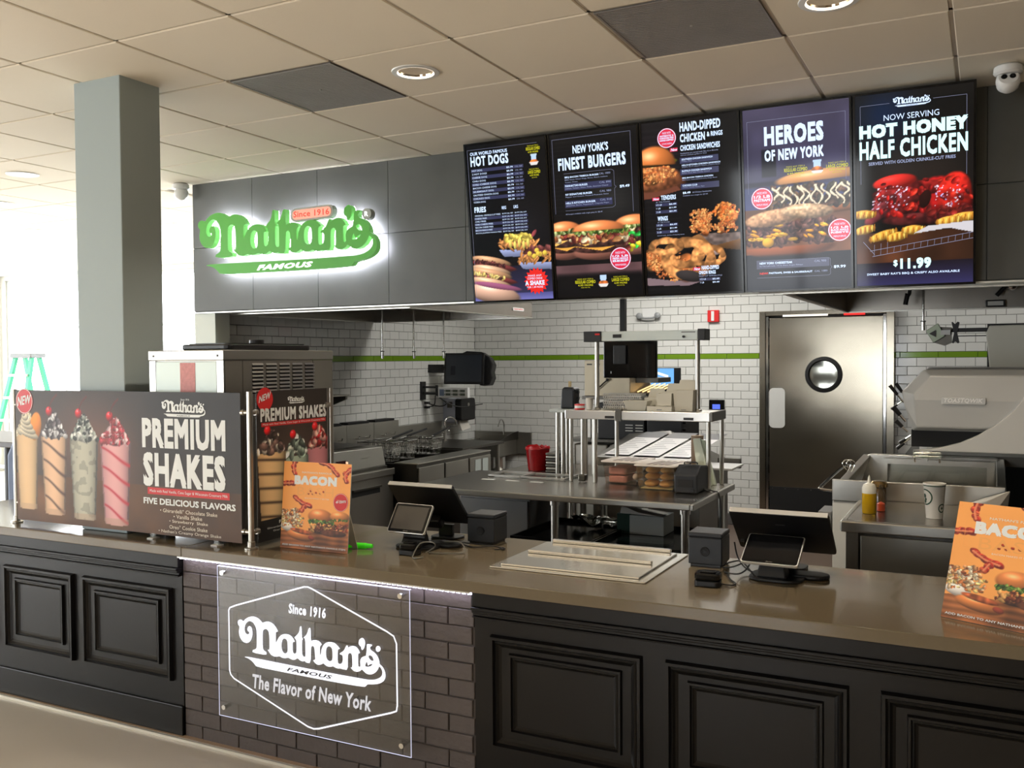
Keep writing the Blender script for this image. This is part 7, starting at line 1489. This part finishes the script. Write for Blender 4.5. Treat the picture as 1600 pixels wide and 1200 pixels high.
for i, (y0, c) in enumerate(((3.325, (.85, .62, .58)), (3.415, (.84, .72, .68)), (3.515, (.72, .71, .68)))):
    MB().box(mx1 + .0002, mx1 + .0012, y0, y0 + .078, 1.395, 1.448).build('data_label', mat('label_%d_card' % i, c, .5), sm); m = MB()
    for k in range(5): m.box(mx1 + .0013, mx1 + .0016, y0 + .006, y0 + .070 - .01 * (k % 2), 1.402 + k * .009, 1.405 + k * .009)
    tag(m.build('label_print', mat('label_ink', (.62, .45, .42), .6), sm), kind='stuff')
m = MB(); m.box(-3.175, -3.085, my0 - .0012, my0, 1.40, 1.61); m.build('red_sticker', mat('red_white_sticker', (.80, .52, .50), .5, noise=.25, nscale=60), sm)
for x in (mx0 + .03, mx1 - .03): MB().cyl((x, my0 - .004, mzt - .025), (x, my0 - .007, mzt - .025), .005, 8).build('screw', steel_dark, sm)
for (x, y) in ((mx0 + .05, my0 + .06), (mx1 - .05, my0 + .06), (mx0 + .05, my1 - .06), (mx1 - .05, my1 - .06)): MB().cyl((x, y, CT + .0005), (x, y, CT + .03), .022, 12).build('foot', rubber, sm)
t = thing('hopper_cover', 'black hopper cover with a round knob on top of the shake machine', 'lid', (-3.1, 3.4, mzt)); MB().prism(rrect(-3.24, -2.945, 3.06, 3.62, .03), fXY, mzt + .001, mzt + .026).build('cover', black, t, bevel=.006); MB().prism(rrect(-3.22, -2.96, 3.08, 3.60, .03), fXY, mzt + .026, mzt + .031).build('raised_lid', black, t); MB().cyl((-3.05, 3.35, mzt + .031), (-3.05, 3.35, mzt + .050), .034, 20).build('knob', black, t, smooth=True, bevel=.003)
# ================================================================ THINGS ON THE COUNTER
z = CT + .0008
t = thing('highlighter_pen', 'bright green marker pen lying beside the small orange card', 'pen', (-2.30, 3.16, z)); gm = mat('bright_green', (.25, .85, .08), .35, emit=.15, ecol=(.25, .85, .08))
MB().cyl((-2.375, 3.14, z + .0125), (-2.300, 3.16, z + .0125), .012, 14).build('barrel', gm, t, smooth=True); MB().cyl((-2.300, 3.16, z + .0125), (-2.272, 3.167, z + .0125), .0105, 14, r2=.008).build('cap', gm, t, smooth=True)
# drop-in well cover
w = thing('well_cover', 'steel drop-in well cover with two raised ribs in the countertop', 'steel cover', (-1.37, 3.33, CT))
cover_m = mat('bright_brushed_cover', (.95, .94, .91), .13, 0.86, noise=.04, nscale=3, bump=.03, bscale=10, stretch=(8, 1, 1))
xa, xb, ya, yb = -1.675, -1.055, 3.075, 3.605
MB().prism(rrect(xa, xb, ya, yb, .012), fXY, CT + .0005, CT + .005).build('flange', cover_m, w, bevel=.002)
MB().box(xa + .035, xb - .035, ya + .035, yb - .035, CT + .0055, CT + .012).build('lid', cover_m, w, bevel=.003)
for y in (ya + .245, yb - .05): MB().box(xa + .045, xb - .06, y, y + .022, CT + .0125, CT + .026).build('rib', cover_m, w, bevel=.004)
# cube printers
def cube_printer(x, y, label, rot, mark):
    t = thing('cube_printer', label, 'printer', mtx=Matrix.Translation((x, y, z)) @ Matrix.Rotation(rot, 4, 'Z')); w_, h_ = .128, .128
    MB().box(-w_ / 2, w_ / 2, 0, w_, .008, h_ * .86).build('body', charcoal, t, local=True, bevel=.004); MB().box(-w_ / 2 - .001, w_ / 2 + .001, -.002, w_ + .001, h_ * .865, h_).build('top_cover', charcoal, t, local=True, bevel=.005)
    MB().box(-w_ / 2 + .008, w_ / 2 - .008, .004, w_ - .006, 0, .008).build('foot', black, t, local=True); R_ = Matrix.Rotation(PI / 2, 3, 'X')
    MB().lathe([(.001, .002), (.013, .002), (.0165, .003), (.018, .002), (.018, 0)], (0.0, 0.0, .058), 28, M=R_).build('round_emblem', black_matt, t, local=True, smooth=True)
    if mark: MB().prism([(-.007, .052), (.008, .058), (-.007, .064), (-.003, .058)], lambda a, b, d: (a, d, b), -.0045, -.003).build('arrow_mark', charcoal, t, local=True)
    MB().box(-w_ / 2 + .012, w_ / 2 - .012, -.003, -.002, h_ * .865, h_ * .875).build('paper_slit', black_matt, t, local=True)
    return t
cube_printer(-1.912, 3.445, 'black cube printer between the left till and the steel well cover', .03, False); cube_printer(-.94, 3.425, 'charcoal cube printer right of the steel well cover', .02, True)
# tills: merchant monitor seen from behind, customer display in front, stand
def slab_box(mb, M, x0, x1, y0, y1, z0, z1): mb.box(x0, x1, y0, y1, z0, z1, M=M)
def till(cx, cy, side, tag_, yaw, dw, dcy, tilt, dh=.122, bw=.330, bh=.205):
    t = thing('till', 'black till with %s beside the %s' % tag_, 'till', (cx, cy, z)); I = Matrix.Identity(4)
    # base plate: rounded, with a spread foot
    MB().prism(rrect(cx - .09, cx + .10, cy - .075, cy + .085, .05), fXY, z, z + .010).build('base_plate', black, t, bevel=.003)
    MB().prism(rrect(cx + .02, cx + .175, cy + .01, cy + .095, .042), fXY, z + .0005, z + .016).build('side_foot', black, t, bevel=.005)
    # neck
    MB().hexa([(cx - .060, cy - .055, z + .010), (cx + .045, cy - .055, z + .010), (cx + .045, cy + .02, z + .010), (cx - .060, cy + .02, z + .010)], [(cx - .045, cy - .03, z + .085), (cx + .032, cy - .03, z + .085), (cx + .032, cy + .0, z + .085), (cx - .045, cy + .0, z + .085)]).build('neck', black, t, bevel=.006)
    # customer display
    M = Matrix.Translation((cx - .005, dcy, z + .072)) @ Matrix.Rotation(yaw, 4, 'Z') @ Matrix.Rotation(-tilt, 4, 'X')
    d = MB(); d.prism(rrect(-dw / 2, dw / 2, 0, dh, .010), lambda a, b, q: M @ Vector((a, q, b)), 0, .011); d.build('display_rim', silver_edge, t, bevel=.002)
    d = MB(); d.prism(rrect(-dw / 2 + .004, dw / 2 - .004, .004, dh - .004, .008), lambda a, b, q: M @ Vector((a, q, b)), -.0012, -.0002); sc_ = d.build('display_glass', black_gloss, t)
    d = MB(); d.box(-dw / 2 + .015, dw / 2 - .015, -.0016, -.0013, .016, dh - .014, M=M); d.build('display_area', mat('dim_warm_screen' if side < 0 else 'dark_screen', (.30, .285, .265) if side < 0 else (.06, .06, .065), .12), t)
    d = MB(); tv, tf, (a, b, c, e) = text_geo('clover', .02, 0); d.add([M @ Vector((-.012 + (x - a) / (b - a) * .024, -.0017, .007 + (y - c) / (e - c) * .005)) for x, y in tv], tf); d.build('lettering', steel, t)
    return t
tl = till(-2.128, 3.30, -1, ('a leaning pale-framed customer display', 'small orange card, left one'), -.03, .186, 3.20, .60, .134)
MB().cyl((-2.155, 3.235, z + .055), (-2.050, 3.235, z + .055), .013, 14).build('hinge', black, tl, smooth=True)
tr = till(-.665, 3.36, 1, ('a wide pale-framed customer display', 'charcoal cube printer, right one'), -.03, .198, 3.25, 1.05, .155)
# merchant monitors: big slab leaning towards the clerk (its back faces the dining room)
def merchant(P, label, lettering):
    """P: top-left, top-right, bottom-right, bottom-left world points of the back face"""
    a, b, c, d = [Vector(p) for p in P]; u = (b - a).normalized(); v = (a - d).normalized(); n = u.cross(v).normalized()
    if n.y > 0: n = -n
    W_ = (b - a).length; H_ = (a - d).length
    t = thing('till_monitor', label, 'monitor', mtx=basis(d, u, v, u.cross(v))); s = 1 if u.cross(v).y < 0 else -1
    MB().prism(rrect(0, W_, 0, H_, .012), lambda p, q, e: (p, q, e * s), -.014, 0).build('back_shell', black, t, local=True, bevel=.003)
    MB().box(.004, W_ - .004, H_ - .001, H_ + .004, -.018 * s, .001 * s).build('bright_top_edge', silver_edge, t, local=True, bevel=.001)
    MB().prism(rrect(.004, W_ - .004, .004, H_ - .004, .01), lambda p, q, e: (p, q, e * s), -.019, -.0145).build('screen_glass', black_gloss, t, local=True)
    MB().box(W_ * .22, W_ * .62, .0, .05, 0 if s > 0 else -.04, .04 if s > 0 else 0).build('hinge_block', black, t, local=True, bevel=.008)
    if lettering:
        tv, tf, (x0, x1, y0, y1) = text_geo('clover', .02, 0); m = MB(); m.add([(W_ * .45 + (x - x0) / (x1 - x0) * .035, H_ * .72 + (y - y0) / (y1 - y0) * .009, .0012 * s) for x, y in tv], tf); m.build('lettering', mat('dull_silver_print', (.35, .35, .35), .4), t, local=True)
    MB().box(.012, .026, H_ * .12, H_ * .24, .0, .012 * s).build('port_cover', steel_dark, t, local=True)
    return t
merchant([(-2.308, 3.33, 1.078), (-1.984, 3.33, 1.077), (-1.984, 3.485, .905), (-2.308, 3.485, .905)], 'large dark till monitor seen from behind, above the left customer display', False)
merchant([(-.836, 3.36, 1.057), (-.486, 3.36, 1.057), (-.486, 3.55, .892), (-.836, 3.55, .892)], 'large dark till monitor seen from behind, above the right customer display', True)
for (cx, cy, lab, m0) in ((-2.12, 3.47, 'black pedestal holding up the left till monitor', -2.2), (-.66, 3.50, 'black pedestal holding up the right till monitor', -.69)):
    t = thing('monitor_stand', lab, 'stand', (cx, cy, z), 'pedestals of the till monitors'); MB().prism(rrect(cx - .07, cx + .07, cy - .0, cy + .10, .03), fXY, z, z + .009).build('foot_plate', black, t, bevel=.002); MB().box(cx - .035, cx + .035, cy + .03, cy + .05, z + .009, z + .062).build('upright', black, t, bevel=.003)
# card readers and cables
def reader(x, y, label, r_, rot):
    t = thing('card_reader', label, 'card reader', mtx=Matrix.Translation((x, y, z)) @ Matrix.Rotation(rot, 4, 'Z'))
    MB().prism(rrect(-r_, r_, -r_ * .8, r_ * .8, r_ * .38), fXY, 0, .020).build('base', black, t, local=True, bevel=.003); MB().prism(rrect(-r_ * .98, r_ * .98, -r_ * .78, r_ * .78, r_ * .36), fXY, .022, .046).build('upper_shell', black_gloss, t, local=True, bevel=.006); MB().prism(rrect(-r_ * .62, r_ * .62, -r_ * .45, r_ * .45, r_ * .2), fXY, .0465, .050).build('touch_pad', black_gloss, t, local=True, bevel=.002)
reader(-.855, 3.155, 'black rounded card reader lying in front of the right cube printer', .044, .1); reader(-2.075, 3.150, 'black rounded card reader in front of the left customer display', .040, .0)
def cords(name, label, paths, r_=.0028, m_=None):
    t = thing(name, label, 'cable', paths[0][0])
    for p in paths: MB().tube(p, r_, 6).build('cord', m_ or cable_m, t, smooth=True)
zc = z + .004
cords('reader_cable', 'thin looping cord from the left card reader to the till base', [[(-2.010, 3.165, zc + .005), (-1.97, 3.17, zc + .03), (-1.975, 3.16, zc + .05), (-2.02, 3.14, zc + .045), (-2.03, 3.10, zc), (-2.0, 3.08, zc), (-1.985, 3.11, zc)], [(-2.01, 3.19, zc), (-1.93, 3.21, zc), (-1.885, 3.26, zc), (-1.93, 3.30, zc + .03), (-2.02, 3.32, zc + .02)]], .0026, mat('grey_cord', (.42, .41, .38), .4))
cords('printer_cable', 'black cords trailing from the left till to the left cube printer', [[(-1.98, 3.40, zc), (-1.90, 3.36, zc), (-1.82, 3.375, zc + .008), (-1.78, 3.40, zc), (-1.77, 3.385, zc), (-1.80, 3.36, zc)], [(-2.0, 3.42, zc + .002), (-1.88, 3.385, zc + .008), (-1.80, 3.39, zc + .004), (-1.765, 3.37, zc)]], .003)
cords('tangled_cable', 'tangle of black cords between the right cube printer and the right till', [[(-.86, 3.44, zc + .01), (-.84, 3.38, zc + .03), (-.79, 3.36, zc + .045), (-.75, 3.33, zc + .02), (-.72, 3.30, zc)], [(-.86, 3.42, zc), (-.85, 3.34, zc + .02), (-.80, 3.31, zc + .035), (-.76, 3.33, zc + .06), (-.78, 3.40, zc + .07)], [(-.85, 3.36, zc), (-.81, 3.30, zc + .01), (-.77, 3.28, zc + .02), (-.745, 3.30, zc + .05), (-.755, 3.34, zc + .09)], [(-.82, 3.155, zc + .006), (-.78, 3.17, zc), (-.77, 3.20, zc), (-.80, 3.25, zc), (-.83, 3.32, zc)], [(-.84, 3.47, zc + .09), (-.82, 3.44, zc + .04), (-.78, 3.40, zc + .01), (-.72, 3.36, zc)]], .003)
# ================================================================ DINING ROOM BEYOND
lg = mat('ladder_green', (.16, .62, .45), .4); lgd = mat('ladder_grey', (.45, .46, .46), .5); lx, ly = -11.20, 8.0
t = thing('step_ladder', 'green fibreglass step ladder in front of the bright windows at far left', 'ladder', (lx, ly, 0))
for (xt, xb_, yt, yb_) in ((lx - .16, lx - .30, ly - .06, ly - .45), (lx + .16, lx + .30, ly - .06, ly - .45), (lx - .14, lx - .26, ly + .06, ly + .42), (lx + .14, lx + .26, ly + .06, ly + .42)):
    MB().hexa([(xb_ - .03, yb_ - .02, 0), (xb_ + .03, yb_ - .02, 0), (xb_ + .03, yb_ + .02, 0), (xb_ - .03, yb_ + .02, 0)], [(xt - .03, yt - .02, 1.68), (xt + .03, yt - .02, 1.68), (xt + .03, yt + .02, 1.68), (xt - .03, yt + .02, 1.68)]).build('rail', lg, t)
MB().box(lx - .21, lx + .21, ly - .11, ly + .11, 1.68, 1.74).build('top_cap', lgd, t, bevel=.01)
for k in range(5): zz = .28 + k * .29; q = .30 - .14 * zz / 1.68; yy = ly - .45 + .39 * zz / 1.68; MB().box(lx - q, lx + q, yy - .04, yy + .04, zz, zz + .03).build('tread', white_plastic, t)
ch = mat('dark_leather', (.12, .12, .14), .4); t = thing('lounge_chair', 'dark rounded chair at the far left beyond the counter end', 'chair', (-5.5, 3.75, 0))
MB().prism(rrect(-5.85, -5.20, 3.45, 4.1, .15), fXY, .30, .45).build('seat', ch, t, bevel=.03); MB().prism([(-5.85, .45), (-5.20, .45), (-5.24, .95), (-5.35, 1.12), (-5.55, 1.20), (-5.75, 1.16), (-5.85, 1.0)], lambda a, b, d: (a, d, b), 4.0, 4.12).build('backrest', mat('blue_grey_fabric', (.40, .45, .55), .7), t, bevel=.03)
for (x, y) in ((-5.78, 3.52), (-5.27, 3.52), (-5.78, 4.03), (-5.27, 4.03)): MB().cyl((x, y, 0), (x, y, .30), .02, 10).build('leg', black, t)
t = thing('dining_table', 'dark-topped dining table beyond the left end of the counter', 'table', (-6.6, 4.6, 0)); MB().prism(rrect(-7.2, -6.0, 4.2, 4.9, .04), fXY, 1.02, 1.06).build('top', mat('dark_wood_top', (.20, .16, .14), .4), t, bevel=.005); MB().cyl((-6.6, 4.55, .02), (-6.6, 4.55, 1.02), .04, 16).build('pedestal', black, t, smooth=True); MB().cyl((-6.6, 4.55, 0), (-6.6, 4.55, .02), .28, 28).build('base', black, t)
